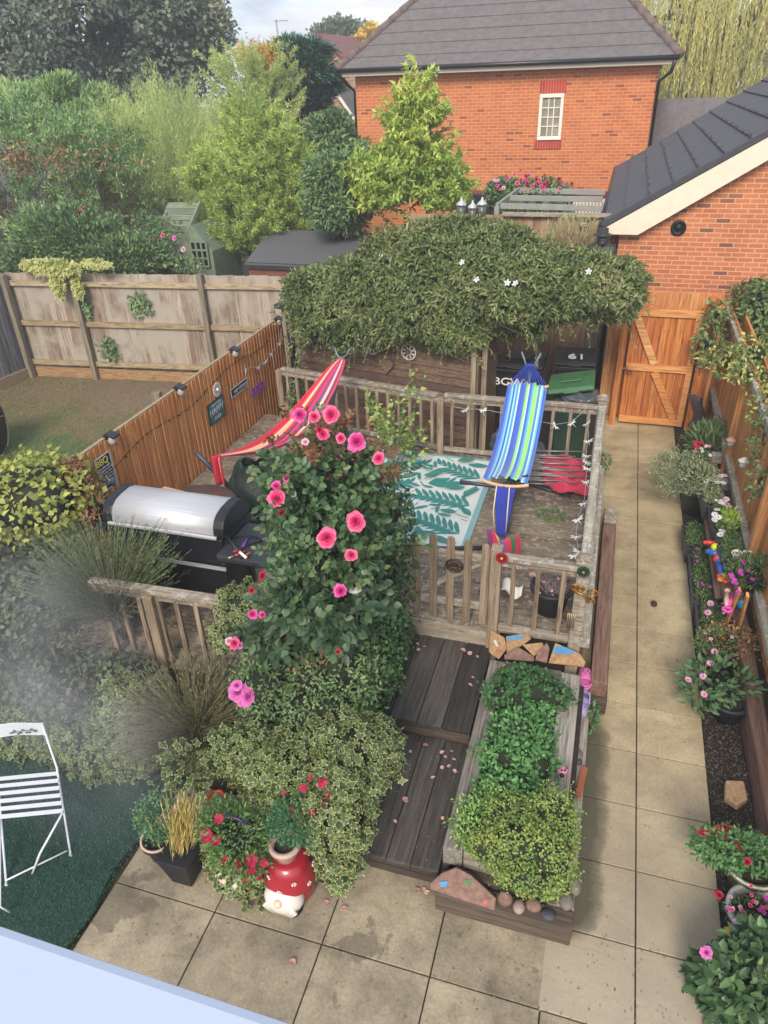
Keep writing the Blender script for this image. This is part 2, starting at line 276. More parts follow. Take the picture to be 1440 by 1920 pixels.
# slabs: riven buff concrete
def slabmat(name, cols, sc_=1., damp=False):
    m, nt, bs = newmat(name); f1 = noise(nt, 2.2*sc_, 8, .62); f2 = noise(nt, 45, 5, .7); f3 = noise(nt, 3.4*sc_, 11, .68); r = attr(nt, 'rnd')
    c = ramp(nt, f1, [hx(x) for x in cols], pos=[.3+.4*i/(len(cols)-1) for i in range(len(cols))])
    c = mix(nt, .6, c, ramp(nt, f2, [(.6, .58, .55, 1), (1.12, 1.12, 1.1, 1)], pos=[.32, .66]), 'MULTIPLY'); c = mix(nt, .5, c, ramp(nt, r, [(.74, .73, .71, 1), (1.14, 1.12, 1.08, 1)]), 'MULTIPLY')
    c = mix(nt, ramp(nt, f3, [(0, 0, 0, 1), (.5, .5, .5, 1)], pos=[.55, .72]), c, hx('#6a6252'))
    v = nt.nodes.new('ShaderNodeTexNoise'); v.inputs['Scale'].default_value = 3.4; v.inputs['Detail'].default_value = 4; v.inputs['Distortion'].default_value = 1.6; tcc = nt.nodes.new('ShaderNodeTexCoord'); nt.links.new(tcc.outputs['Object'], v.inputs['Vector'])
    rid = ramp(nt, v.outputs['Fac'], [(1, 1, 1, 1), (.8, .78, .74, 1), (1, 1, 1, 1)], pos=[.49, .505, .52]); c = mix(nt, .35, c, rid, 'MULTIPLY')
    if not damp: c = mix(nt, ramp(nt, noise(nt, 1.5, 10, .6), [(0, 0, 0, 1), (.55, .55, .55, 1), (.6, .6, .6, 1)], pos=[.585, .605, .7]), c, hx('#585246'))
    g = nt.nodes.new('ShaderNodeTexCoord'); sp = nt.nodes.new('ShaderNodeSeparateXYZ'); nt.links.new(g.outputs['Object'], sp.inputs[0])
    if damp:
        mg = nt.nodes.new('ShaderNodeMapRange'); mg.inputs[1].default_value = 5.2; mg.inputs[2].default_value = 2.6; nt.links.new(sp.outputs[1], mg.inputs[0]); c = mix(nt, mg.outputs[0], c, mix(nt, .72, c, hx('#a49b8a')))
        mr = nt.nodes.new('ShaderNodeMapRange'); mr.inputs[1].default_value = .58; mr.inputs[2].default_value = .22; nt.links.new(sp.outputs[0], mr.inputs[0]); my = nt.nodes.new('ShaderNodeMapRange'); my.inputs[1].default_value = 5.6; my.inputs[2].default_value = 4.6; nt.links.new(sp.outputs[1], my.inputs[0])
        a1 = nt.nodes.new('ShaderNodeMath'); a1.operation = 'MULTIPLY'; mz = nt.nodes.new('ShaderNodeMapRange'); mz.inputs[1].default_value = 2.7; mz.inputs[2].default_value = 3.1; nt.links.new(sp.outputs[1], mz.inputs[0]); a0 = nt.nodes.new('ShaderNodeMath'); a0.operation = 'MULTIPLY'; nt.links.new(mr.outputs[0], a0.inputs[0]); nt.links.new(mz.outputs[0], a0.inputs[1]); nt.links.new(a0.outputs[0], a1.inputs[0]); nt.links.new(my.outputs[0], a1.inputs[1]); a2 = nt.nodes.new('ShaderNodeMath'); a2.operation = 'MULTIPLY_ADD'; a2.inputs[1].default_value = .9; nt.links.new(f1, a2.inputs[0]); nt.links.new(a1.outputs[0], a2.inputs[2])
        c = mix(nt, ramp(nt, a2.outputs[0], [(0, 0, 0, 1), (.55, .55, .55, 1), (.9, .9, .9, 1)], pos=[.72, .82, 1.0]), c, hx('#4c4b3c'))
    nt.links.new(c, bs.inputs['Base Color']); bs.inputs['Roughness'].default_value = .88; bs.inputs['Specular IOR Level'].default_value = .25
    ab = nt.nodes.new('ShaderNodeMath'); ab.operation = 'MULTIPLY_ADD'; ab.inputs[1].default_value = .25; nt.links.new(f2, ab.inputs[0]); nt.links.new(ramp(nt, v.outputs['Fac'], [(0, 0, 0, 1), (1, 1, 1, 1)], pos=[.46, .54]), ab.inputs[2]); bump(nt, bs, ab.outputs[0], .22, .006); return m
M['slab'] = slabmat('buff_slab', ['#988a6e', '#b5a585', '#cabb99'], damp=True); M['slab2'] = slabmat('patio_slab', ['#736b5c', '#9c917c', '#b6aa90'], 1.1)
M['joint'] = plain('slab_joint', '#35322a', .95, var=.4, scale=18)
b = MB(); g_ = .009
for n_ in range(17):
    y0 = 2.375+.555*n_
    for (x0, x1) in ((.1, .69), (.69, 1.245)):
        b.box(((x0+x1)/2, y0+.2775, -.02+random.uniform(-.002, .002)), (x1-x0-g_, .555-g_, .04))
tag(b.build('path', M['slab'], bevel=.005, loc=(0, 0, 0)), kind='structure')
b = MB(); xs = [-3.9, -2.95, -2.14, -1.33, -.58, .125, .69, 1.245]; ys = [.4, 1.0, 1.6, 2.375, 3.3]
for i in range(7):
    for j in range(4):
        if j == 3 and i > 4: continue
        if i == 0: continue
        x0, x1, y0, y1 = xs[i], xs[i+1], ys[j], ys[j+1]
        if j < 3:
            o_ = (0, .22, -.12, 0, .05, 0, 0)[i]; y0, y1 = y0+(o_ if j < 2 and j > 0 else 0), y1+(o_ if j < 1+1 and j < 2 else 0)
        b.box(((x0+x1)/2, (y0+y1)/2, -.02+random.uniform(-.002, .002)), (x1-x0-g_, y1-y0-g_, .04))
tag(b.build('patio', M['slab2'], bevel=.005, loc=(0, 0, 0)), kind='structure')
b = MB(); b.box((-.6, 6, -.058), (4.2, 12.6, .06)); tag(b.build('slab_bed', M['joint']), kind='structure')
M['turf'] = plain('artificial_turf', '#24413a', .9, var=.3, scale=40, bmp=.8)
b = MB(); b.prism([(-9, .3, 0), (-3.12, .3, 0), (-3.02, 1.6, 0), (-2.97, 2.1, 0), (-3.02, 2.46, 0), (-2.9, 3.3, 0), (-9, 3.3, 0)], (0, 0, .018)); tag(b.build('turf', M['turf']), kind='structure')
n = 60000; P = np.c_[rng.uniform(-5.2, -2.95, n), rng.uniform(1.0, 3.2, n), np.full(n, .016)]; 
M['turfb'] = leafmat('turf_blade', ['#1b3831', '#31594e', '#4a7263'], trans=.1); tag(leaves('turf_pile', P, rs(n)*.5+np.array((0, 0, 1)), rs(n), .022, .004, M['turfb'], kind='quad'), 'short dark green artificial turf pile under the white chair', 'turf', kind='stuff')
def lawnmat():
    m, nt, bs = newmat('lawn'); f0 = noise(nt, .9, 7, .68); tq = nt.nodes.new('ShaderNodeTexCoord'); sq = nt.nodes.new('ShaderNodeSeparateXYZ'); nt.links.new(tq.outputs['Object'], sq.inputs[0]); mq = nt.nodes.new('ShaderNodeMapRange'); mq.inputs[1].default_value = 10.6; mq.inputs[2].default_value = 8.2; mq.inputs[3].default_value = -.12; mq.inputs[4].default_value = .14; nt.links.new(sq.outputs[1], mq.inputs[0]); aq = nt.nodes.new('ShaderNodeMath'); nt.links.new(f0, aq.inputs[0]); nt.links.new(mq.outputs[0], aq.inputs[1]); f = aq.outputs[0]; f2 = noise(nt, 18, 6, .7)
    c = ramp(nt, f, [hx('#7b6953'), hx('#74654b'), hx('#64663f'), hx('#4c6238')], pos=[.36, .46, .54, .64]); c = mix(nt, .7, c, ramp(nt, f2, [(.55, .55, .5, 1), (1.15, 1.15, 1.1, 1)], pos=[.35, .65]), 'MULTIPLY')
    nt.links.new(c, bs.inputs['Base Color']); bs.inputs['Roughness'].default_value = 1; bump(nt, bs, f2, .8, .02); return m
b = MB(); b.prism([(-16, 3.6, 0), (-5.05, 3.6, 0), (-5.05, 12.3, 0), (-16, 11.2, 0)], (0, 0, .02)); lw = b.build('lawn', lawnmat(), loc=(0, 0, 0)); tag(lw, kind='structure')
n = 45000; P = np.c_[rng.uniform(-12, -5.1, n), rng.uniform(5, 11.3, n), np.full(n, .015)]; k = (np.sin(P[:, 0]*1.1+1)+np.sin(P[:, 1]*1.3+P[:, 0]*.6)+(10.2-P[:, 1])*.7+rng.normal(size=n)*.7) > .2; P = P[k]; n = len(P)
M['grass'] = leafmat('grass', ['#4a5c30', '#5d7140', '#77784a', '#85775a'], trans=.2); tag(leaves('grass', P, rs(n)*.7+np.array((0, 0, 1)), rs(n), rng.uniform(.03, .06, n), .007, M['grass'], kind='quad'), 'thin patchy grass on the neighbouring lawn', 'grass', kind='stuff')
b = MB(); b.box((1.5, 6.0, -.06), (.5, 12, .1)); sb = tag(b.build('border_soil', M['soil']), kind='structure')
M['chip'] = leafmat('bark_chip', ['#1f1a18', '#2f2826', '#4a403a', '#5d5550'], trans=0, rough=.8); n = 9000
P = np.c_[rng.uniform(1.25, 1.55, n), rng.uniform(2.4, 11.3, n), rng.uniform(-.01, .02, n)]; tag(leaves('bark_chippings', P, rs(n)*np.array((1, 1, .3)), rs(n)*.4+np.array((0, 0, 1)), rng.uniform(.012, .035, n), .016, M['chip'], kind='leaf'), 'dark wet bark chippings in the border beside the path', 'bark chippings', kind='stuff')
# ================================================================== FENCES
M['ofence'] = wood('orange_fence', ['#bd7840', '#d28c50', '#e0a468', '#c68048'], 'z', rough=.75)
M['gfence'] = wood('grey_fence', ['#74675c', '#968877', '#b5a896', '#86705f'], 'z', rough=.9, stain='#a39a8c')
M['grail'] = wood('grey_rail', ['#8d7b62', '#a3906f', '#b09f80'], 'x', rough=.9); M['gpost'] = wood('grey_post', ['#7f7464', '#978c78'], 'z', rough=.9)
M['gate'] = wood('gate_wood', ['#ad5f2a', '#c27336', '#d08848'], 'z', rough=.7); M['gatex'] = wood('gate_rail', ['#cf8848', '#dd9c5c', '#e6b078'], 'x', rough=.7)
M['deck'] = wood('deck_board', ['#5c5045', '#776a5b', '#8c7f6c', '#6b5d50'], 'x', rough=.9, lichen='#9a907c'); M['decky'] = wood('step_board', ['#2b2824', '#403c37', '#59544d'], 'y', rough=.7, scale=1.1)
M['rail'] = wood('weathered_rail', ['#776b5e', '#8f8374', '#a09483'], 'x', rough=.9, lichen='#a9a498'); M['raily'] = wood('lichened_rail', ['#827b6f', '#97917f', '#a9a392'], 'y', rough=.9, lichen='#b9b6ad'); M['bal'] = wood('baluster', ['#7a6a58', '#93816b', '#a08f7a'], 'z', rough=.9)
M['sleeper'] = wood('sleeper_dark', ['#3b332c', '#4d4339', '#62564a'], 'x', rough=.85); M['sleepy'] = wood('sleeper_grey', ['#77706a', '#958e84', '#b3ada2'], 'y', rough=.9); M['sleepr'] = wood('sleeper_brown', ['#6c4f42', '#7f6254', '#8f7465'], 'y', rough=.9); M['sleepx'] = wood('sleeper_grey_end', ['#6d665d', '#8b8478', '#a39c90'], 'x', rough=.9)
def board_fence(b, p0, p1, z0, z1, bw=.1, th=.02, lean=0, off=0.):
    p0, p1 = Vector(p0), Vector(p1); d = p1-p0; L = d.length; u = d.normalized(); nrm = Vector((-u.y, u.x, 0)); n = int(L/bw)
    for i in range(n):
        c = p0+u*(i+.5)*L/n+nrm*(off+random.uniform(0, .003)); rt = math.atan2(u.y, u.x)+R(10+random.uniform(-2, 2)); b.box((c.x, c.y, (z0+z1)/2+random.uniform(-.008, .008)), (L/n+.016, th*.6, z1-z0), Matrix.Rotation(rt, 3, 'Z') @ Matrix.Rotation(random.gauss(0, .0025), 3, 'Y'))
# neighbour's far weathered fence
F0, F1 = Vector((-11.05, 11.36, 0)), Vector((-4.7, 12.0, 0)); fu = (F1-F0).normalized(); fn = Vector((fu.y, -fu.x, 0))
ft = thing('weathered_fence', 'long weathered grey-brown board fence across the far end of the neighbouring lawn', 'fence', F0)
b = MB(); board_fence(b, F0, F1, .24, 2.06, .105); b.build('board_panel', M['gfence'], ft)
for z in (.33, 1.12, 1.88):
    b = MB(); b.beam(F0+fn*.045+Vector((0, 0, z)), F1+fn*.045+Vector((0, 0, z)), .06, .09); b.build('rail', M['grail'], ft)
b = MB(); b.beam(F0+fn*.03+Vector((0, 0, .12)), F1+fn*.03+Vector((0, 0, .12)), .04, .2); b.build('gravel_board', wood('gravel_board', ['#9a7a55', '#ad8c63'], 'x'), ft)
for px, v in ((150, 717), (392, 690)):
    t_ = (G(px, 700, 1.0)-F0).dot(fu); q = F0+fu*t_+fn*.1; 
    if px == 150: q = F0+fu*1.42+fn*.1
    else: q = F0+fu*3.98+fn*.1
    b = MB(); b.box((q.x, q.y, 1.05), (.1, .1, 2.1), math.atan2(fu.y, fu.x)); b.build('post', M['gpost'], ft, bevel=.006)
tl = thing('side_fence', 'grey board fence at the left edge of the photo, meeting the long far fence', 'fence', (-11.1, 11.3, 0))
b = MB(); board_fence(b, (-11.08, 11.3, 0), (-11.9, 6.0, 0), .24, 2.06, .105); b.build('board_panel', wood('grey_side', ['#5d5d62', '#74747a', '#88878a'], 'z'), tl)
b = MB(); b.beam((-11.04, 11.3, .12), (-11.85, 6, .12), .04, .2); b.build('gravel_board', M['grail'], tl); b = MB(); b.box((-11.02, 11.22, 1.03), (.1, .1, 2.06)); b.build('post', M['gpost'], tl)
# orange fence along the left of the garden
XO = -5.0; ot = thing('orange_fence', 'long orange stained feather-edge fence between the decking and the neighbouring lawn', 'fence', (XO, 8, 0))
b = MB(); board_fence(b, (XO, 5.1, 0), (XO, 10.45, 0), .0, 1.78, .095, off=-.02); b.build('board_panel', M['ofence'], ot)
b = MB(); b.box((XO, 7.78, 1.79), (.04, 5.35, .02)); b.build('capping', M['grail'], ot); b = MB()
for z in (.4, 1.0, 1.6): b.box((XO-.05, 7.78, z), (.05, 5.3, .08))
b.build('back_rail', M['grail'], ot)
b = MB(); b.box((-7.43, 10.21, .2), (.14, .14, .4), .2); tag(b.build('fence_post_stump', M['gpost'], bevel=.01), 'short grey timber post stub standing alone on the lawn behind the orange fence', 'post')
# right-hand fence
XR = 1.78; rt_ = thing('boundary_fence', 'orange board fence behind the planters along the right side of the path', 'fence', (XR, 8, 0))
b = MB(); board_fence(b, (XR, 2.0, 0), (XR, 12.0, 0), .3, 1.88, .11, off=.02); b.build('board_panel', wood('right_fence', ['#b07238', '#c98a4c', '#d69c60', '#b0713a'], 'z', rough=.75), rt_)
b = MB(); b.box((XR-.05, 7.0, 1.80), (.07, 10, .09)); b.build('top_rail', M['raily'], rt_, bevel=.008)
b = MB(); b.box((XR-.06, 7.0, .62), (.09, 10, .09)); b.build('lower_rail', M['raily'], rt_, bevel=.008)
for y in (9.3, 6.9, 4.5):
    b = MB(); b.box((XR-.06, y, .95), (.1, .1, 1.75)); b.build('post', M['ofence'], rt_, bevel=.006)
b = MB(); b.box((XR+.12, 7.6, .9), (.03, 9, 2.0)); b.build('gap_backing', M['ofence'], rt_)
# gate
GY = 11.5; gt = thing('garden_gate', 'tall orange timber ledged and braced gate closing the far end of the path', 'gate', (.85, GY, 0))
b = MB(); nb = 9
for i in range(nb): b.box((.36+(i+.5)*.98/nb, GY+.03, .97), (.98/nb-.004, .022, 1.86))
b.build('board_panel', M['gate'], gt, bevel=.003)
for z in (.1, .98, 1.84): b = MB(); b.box((.85, GY-.002, z), (.96, .035, .11)); b.build('ledge', M['gatex'], gt, bevel=.004)
b = MB(); b.beam((1.2, GY-.004, .16), (.80, GY-.004, .92), .11, .05, up=(0, 1, 0)); b.build('brace', M['gatex'], gt, bevel=.004); b = MB(); b.beam((.78, GY-.004, 1.04), (.42, GY-.004, 1.78), .11, .05, up=(0, 1, 0)); b.build('brace', M['gatex'], gt, bevel=.004)
b = MB(); b.box((1.30, GY-.004, .97), (.09, .04, 1.86)); b.build('hanging_stile', M['gatex'], gt, bevel=.004)
M['zinc'] = plain('galvanised', '#9a9a98', .4, .8); M['iron'] = plain('black_iron', '#202022', .5, .5)
b = MB(); b.box((.36, GY-.03, 1.78), (.16, .02, .03)); b.box((.32, GY-.03, .96), (.16, .02, .03)); b.build('latch', M['zinc'], gt); b = MB(); b.tube([Vector((.42, GY-.05, .9))+Vector((math.cos(a), 0, math.sin(a)))*.035 for a in np.linspace(0, 2*PI, 13)], .006, 6); b.build('ring_handle', M['iron'], gt)
for nm, x, w_, z in (('gate_post', 1.45, .14, 2.1), ('gate_post', .27, .1, 1.95)):
    b = MB(); b.box((x, GY, z/2), (w_, .13, z)); tag(b.build(nm, M['gate'], bevel=.008), 'orange timber gate post on the %s side of the gate' % ('hinge' if x > 1 else 'latch'), 'gate post')
b = MB()
for i in range(14): b.box((.08+i*.115, GY+.34, 1.03), (.112, .02, 2.06))
tag(b.build('rear_fence_panel', M['ofence'], bevel=.003), 'orange board panel just behind the top of the gate, in front of the garage brickwork', 'fence panel')
b = MB(); board_fence(b, (1.5, GY+.05, 0), (1.95, GY+.35, 0), .1, 1.75, .1); b.box((1.62, GY+.08, 1.0), (.05, .05, 1.9)); tag(b.build('corner_fence_panel', M['ofence']), 'short shaded orange fence panel between the gate post and the side fence', 'fence panel')
# ================================================================== GARAGE
M['gbrick'] = brickmat('garage_brick', '#b56a48', '#c67c56', '#d0a27c', .205, .068, .008); M['tile'] = plain('roof_tile', '#4d4d52', .85, var=.25, scale=14, bmp=.5); M['white'] = plain('white_upvc', '#e4e0d4', .4, var=.04); M['cream'] = plain('cream_bargeboard', '#d9cfba', .5, var=.05); M['blackp'] = plain('black_plastic', '#17181b', .35, var=.2)
gx0, gy0, gy1 = .02, 12.25, 20.2; ex, ez = -.22, 2.93; sl_ = .60; ridge_x = 4.6
gr = thing('brick_garage', 'orange brick garage with dark tiled roof and white bargeboard behind the gate', 'garage', (gx0, gy0, 0))
zr = ez+(ridge_x-ex)*sl_; b = MB(); b.prism([(gx0, gy0, 0), (9.2, gy0, 0), (9.2, gy0, ez-.1), (ridge_x, gy0, zr-.16), (gx0, gy0, ez+.02)], (0, gy1-gy0, 0)); b.build('wall', M['gbrick'], gr)
b = MB(); nrow = 15; L_ = (ridge_x-ex); nr = Vector((-sl_, 0, 1)).normalized()
for i in range(nrow):
    x0, x1 = ex+L_*i/nrow-.04, ex+L_*(i+1)/nrow; a0 = Vector((x0, 0, ez+(x0-ex)*sl_)); a1 = Vector((x1, 0, ez+(x1-ex)*sl_)); y = gy0-.18; ncol = 28
    for j in range(ncol):
        wd = (gy1+.2-y)/ncol; ya = y+wd*j+.0015; yb = y+wd*(j+1)-.0015; jj = random.uniform(0, .006)
        p = [Vector((a0.x, ya, a0.z))+nr*(.035+jj), Vector((a0.x, yb, a0.z))+nr*(.035+jj), Vector((a1.x, yb, a1.z))+nr*.004, Vector((a1.x, ya, a1.z))+nr*.004]; b.prism(p, -nr*.03)
b.build('roof', M['tile'], gr, bevel=.004)
b = MB(); x0, x1 = ex-.02, ridge_x; y = gy0-.2
b.prism([(x0-.03, y, ez-.02), (x1, y, zr), (x1, y, zr+.09), (x0-.03, y, ez+.075)], (0, .10, 0)); b.build('verge_capping', plain('dark_verge', '#3c3c42', .7), gr, bevel=.006)
b = MB(); b.prism([(x0, y+.01, ez-.02), (x1, y+.01, zr), (x1, y+.01, zr-.2), (.28, y+.01, ez-.09), (x0, y+.01, ez-.09)], (0, .03, 0)); b.build('bargeboard', M['cream'], gr); b = MB(); b.prism([(x0, y+.04, ez-.06), (x1, y+.04, zr-.04), (x1, gy0, zr-.04), (x0, gy0, ez-.06)], (0, 0, -.02)); b.build('soffit', M['cream'], gr)
b = MB(); b.tube([(ex-.04, y, ez-.03), (ex-.04, gy1, ez-.03)], .06, 10); b.build('gutter', M['blackp'], gr)
b = MB(); b.tube([(ex-.03, y+.1, ez-.05), (ex-.03, y+.1, ez-.25), (gx0-.05, gy0-.05, ez-.42), (gx0-.05, gy0-.05, ez-.5), (gx0-.06, gy0-.05, .1)], .04, 10); b.build('downpipe', M['blackp'], gr)
vc = AY(1272, 427, gy0); b = MB(); b.lathe([(.11, 0), (.11, .03), (.075, .035), (.07, .01), (.05, .01), (.045, .03), (0.001, .03)], (vc.x, gy0-.001, vc.z), 24, rot=Matrix.Rotation(PI/2, 3, 'X')); b.build('vent', M['iron'], gr)
# moss along tile laps
M['moss'] = leafmat('moss', ['#2b2c26', '#3a3b30', '#4a4a3a'], trans=0); n = 9000; i_ = rng.choice([2, 3, 4, 5, 6, 7], n); xx = ex+L_*i_/nrow-.04+rng.normal(size=n)*.006; yy = rng.uniform(gy0-.1, gy0+6, n); kk = np.sin(yy*7+i_*3)+rng.normal(size=n)*.5 > 0; xx, yy = xx[kk], yy[kk]; n = len(xx); P = np.c_[xx, yy, ez+(xx-ex)*sl_+.035]; leaves('moss', P, rs(n), rs(n), .018, .016, M['moss'], gr)
# ================================================================== HOUSE BEHIND
HY = 22.; M['hbrick'] = brickmat('house_brick', '#c06a3e', '#cd7d4c', '#cf9a70', .235, .079, .009, dark='#8a4a35'); M['redbrick'] = brickmat('red_soldier', '#b03a2c', '#bb4636', '#c98a70', .07, .4, .006, dark='#a03a2c'); M['htile'] = plain('house_tile', '#66605f', .85, var=.22, scale=7, bmp=.4)
hl, hr_ = AY(665, 125, HY), AY(1238, 120, HY); zt = (hl.z+hr_.z)/2-.08
hs = thing('brick_house', 'orange brick house with hipped grey roof and one small white window facing the garden', 'house', (hl.x, HY, 0))
b = MB(); b.box(((hl.x+hr_.x)/2, HY+4, zt/2), (hr_.x-hl.x, 8, zt)); b.build('wall', M['hbrick'], hs)
e0, e1 = hl.x-.38, hr_.x+.42; b = MB(); rz, run = 3.3, 4.4; nrow = 12; hy0 = HY-.38
for i in range(nrow):
    t0, t1 = i/nrow-.008, (i+1)/nrow; 
    za, zb = zt+.12+rz*t0, zt+.12+rz*t1; ya, yb = hy0+run*t0, hy0+run*t1; x0a, x1a, x0b, x1b = e0+3.4*t0, e1-3.4*t0, e0+3.4*t1, e1-3.4*t1
    b.prism([(x0a, ya, za+.04), (x1a, ya, za+.04), (x1b, yb, zb+.012), (x0b, yb, zb+.012)], (0, .02, -.05), r=.5)
ob = b.build('roof', M['htile'], hs)
b = MB(); b.prism([(e0, hy0, zt+.1), (e0+3.4, hy0+run, zt+.1+rz), (e0+3.4, hy0+run+.3, zt+.1+rz), (e0, HY+8.4, zt+.1)], (.05, 0, 0)); b.prism([(e1-.05, hy0, zt+.1), (e1-3.45, hy0+run, zt+.1+rz), (e1-3.45, hy0+run+.3, zt+.1+rz), (e1-.05, HY+8.4, zt+.1)], (.05, 0, 0)); b.prism([(e0, HY+8.4, zt+.1), (e1, HY+8.4, zt+.1), (e1-3.4, hy0+run+.3, zt+.1+rz), (e0+3.4, hy0+run+.3, zt+.1+rz)], (0, 0, .04)); b.build('side_roof', M['htile'], hs)
for s in (0, 1):
    b = MB(); A, B = (Vector((e0, hy0, zt+.14)), Vector((e0+3.4, hy0+run, zt+.14+rz))) if s == 0 else (Vector((e1, hy0, zt+.14)), Vector((e1-3.4, hy0+run, zt+.14+rz)))
    for k in range(15): b.tube([A.lerp(B, k/15), A.lerp(B, (k+1.06)/15)], [.115, .095], 8)
    b.build('hip_tiles', M.setdefault('hip', plain('hip_tile', '#6b5d55', .85, var=.3)), hs)
b = MB(); b.box(((e0+e1)/2, HY-.33, zt+.04), (e1-e0-.1, .03, .15)); b.box(((e0+e1)/2, HY-.17, zt-.03), (e1-e0-.12, .32, .03)); b.build('fascia', M['cream'], hs)
b = MB(); b.tube([(e0, HY-.42, zt+.1), (e1, HY-.42, zt+.1)], .055, 8); b.build('gutter', M['blackp'], hs)
b = MB(); b.tube([(e1-.1, HY-.4, zt+.05), (e1-.15, HY-.3, zt-.2), (hr_.x+.02, HY-.08, zt-.4), (hr_.x+.02, HY-.08, .2)], .045, 8); b.build('downpipe', M['blackp'], hs); b = MB(); b.tube([(e0+.05, HY-.4, zt+.05), (e0+.2, HY-.1, zt-.25), (hl.x-.06, HY+.1, zt-.4), (hl.x-.06, HY+.1, .2)], .045, 8); b.build('downpipe', M['blackp'], hs)
b = MB(); b.box((0, 0, 0), (.1, .1, .1)); b = MB(); vp = AY(943, 3, HY+3.3); b.tube([(vp.x, HY+2.9, vp.z-.35), (vp.x, HY+2.9, vp.z+.5)], .07, 10); b.build('vent_pipe', M['blackp'], hs)
wl_, wr = AY(1010, 220, HY), AY(1055, 220, HY); wt, wb = AY(1033, 176, HY).z, AY(1031, 262, HY).z; wc = (wl_.x+wr.x)/2; ww = wr.x-wl_.x; wh = wt-wb
win = MB()
for (cx_, cz_, a_, c_) in ((wc, wt-.04, ww, .09), (wc, wb+.04, ww, .09), (wl_.x+.04, (wt+wb)/2, .08, wh-.18), (wr.x-.04, (wt+wb)/2, .08, wh-.18)): win.box((cx_, HY-.02, cz_), (a_, .1, c_))
wf = win.build('window', M['white'], hs, bevel=.01); b = MB()
for k in (1, 2): b.box((wc-ww/2+.1+(ww-.2)*k/3, HY-.025, (wt+wb)/2), (.022, .03, wh-.2))
for k in (1, 2, 3): b.box((wc, HY-.022, wb+.1+(wh-.2)*k/4), (ww-.18, .03, .022))
b.build('glazing_bars', M['white'], wf); b = MB(); b.box((wc, HY-.006, (wt+wb)/2), (ww-.14, .01, wh-.18)); b.build('pane', plain('blind_glass', '#8f8a78', .15, var=.4, scale=3, bmp=0), wf)
b = MB(); b.box((wc, HY-.005, wt+.16), (ww+.06, .03, .3)); b.build('lintel', M['redbrick'], hs); b = MB(); b.box((wc-.03, HY-.006, wb-.12), (ww+.1, .04, .2)); b.build('sill', M['redbrick'], hs)
# house far left behind the trees
M['tanbrick'] = brickmat('tan_brick', '#a8785c', '#b58a6c', '#b9a48c', .23, .08, .01); M['redtile'] = plain('red_tile', '#7a5048', .85, var=.3, scale=5)
FH = AY(600, 80, 38); f = thing('far_brick_house', 'distant tan brick gabled house with reddish roof between the cedar and the brick house', 'house', (FH.x, 38, 0))
a, bq, pk = AY(548, 90, 38), AY(676, 190, 38), AY(602, 72, 38); b = MB(); b.prism([(a.x, 38, 0), (bq.x+1.2, 38, 0), (bq.x+1.2, 38, 4.2), (pk.x, 38, pk.z), (a.x, 38, a.z-.8)], (0, 8, 0)); b.build('wall', M['tanbrick'], f)
b = MB(); q = Vector((bq.x+1.4, 37.8, 4.1)); b.prism([(pk.x, 37.8, pk.z+.02), (q.x, q.y, q.z), (q.x, q.y, q.z+.18), (pk.x, 37.8, pk.z+.2)], (0, 8.4, 0)); b.prism([(pk.x, 37.8, pk.z+.02), (a.x-1.5, 37.8, a.z-1.), (a.x-1.5, 37.8, a.z-.8), (pk.x, 37.8, pk.z+.2)], (0, 8.4, 0)); b.build('roof', M['redtile'], f)
b = MB(); c_ = AY(630, 163, 38); b.box((c_.x, 37.97, c_.z), (.5, .08, .9)); wf2 = b.build('window', M['white'], f); b = MB(); b.box((c_.x, 37.92, c_.z), (.36, .02, .74)); b.build('pane', M['blackp'], wf2)
b = MB(); c_ = AY(512, 60, 38); b.tube([(c_.x, 38.5, 4), (c_.x, 38.5, c_.z+.5)], .03, 6); b.beam((c_.x-.1, 38.5, c_.z+.45), (c_.x+.6, 38.5, c_.z+.45), .03, .03); b.build('aerial', M['zinc'], f)
g2 = AY(650, 205, 30); b = MB(); b.prism([(g2.x-1.4, 30, g2.z-1.2), (g2.x+.9, 30, g2.z-1.2), (g2.x-.3, 30, g2.z+.55)], (0, 4, 0)); b.box((g2.x-.2, 32, (g2.z-1.2)/2), (2.2, 4, g2.z-1.2)); lo = thing('low_outbuilding', 'low building with a white-edged slate roof just left of the brick house', 'building', (g2.x, 30, 0)); b.build('wall', M['tanbrick'], lo)
b = MB(); b.prism([(g2.x-.3, 29.8, g2.z+.55), (g2.x+1.1, 29.8, g2.z-1.3), (g2.x+1.1, 29.8, g2.z-1.15), (g2.x-.3, 29.8, g2.z+.7)], (0, 4.3, 0)); b.build('roof', M['htile'], lo); b = MB(); b.prism([(g2.x-.3, 29.7, g2.z+.5), (g2.x+1.1, 29.7, g2.z-1.35), (g2.x+1.1, 29.7, g2.z-1.2), (g2.x-.3, 29.7, g2.z+.66)], (0, .08, 0)); b.build('bargeboard', M['white'], lo)
wr0 = AY(1248, 245, 26); b = MB(); b.prism([(wr0.x-.5, 26, wr0.z-.9), (wr0.x+2, 26, wr0.z-.9), (wr0.x+2, 28, wr0.z+.7), (wr0.x-.5, 28, wr0.z+.7)], (0, 0, .08)); rr_ = thing('distant_low_roof', 'sliver of a grey tiled roof between the brick house and the garage roof', 'building', (wr0.x, 26, 0)); b.build('roof', M['htile'], rr_); b = MB(); b.box((wr0.x+.7, 27.2, (wr0.z-.95)/2), (2.2, 1.6, wr0.z-.95)); b.build('wall', M['tanbrick'], rr_)
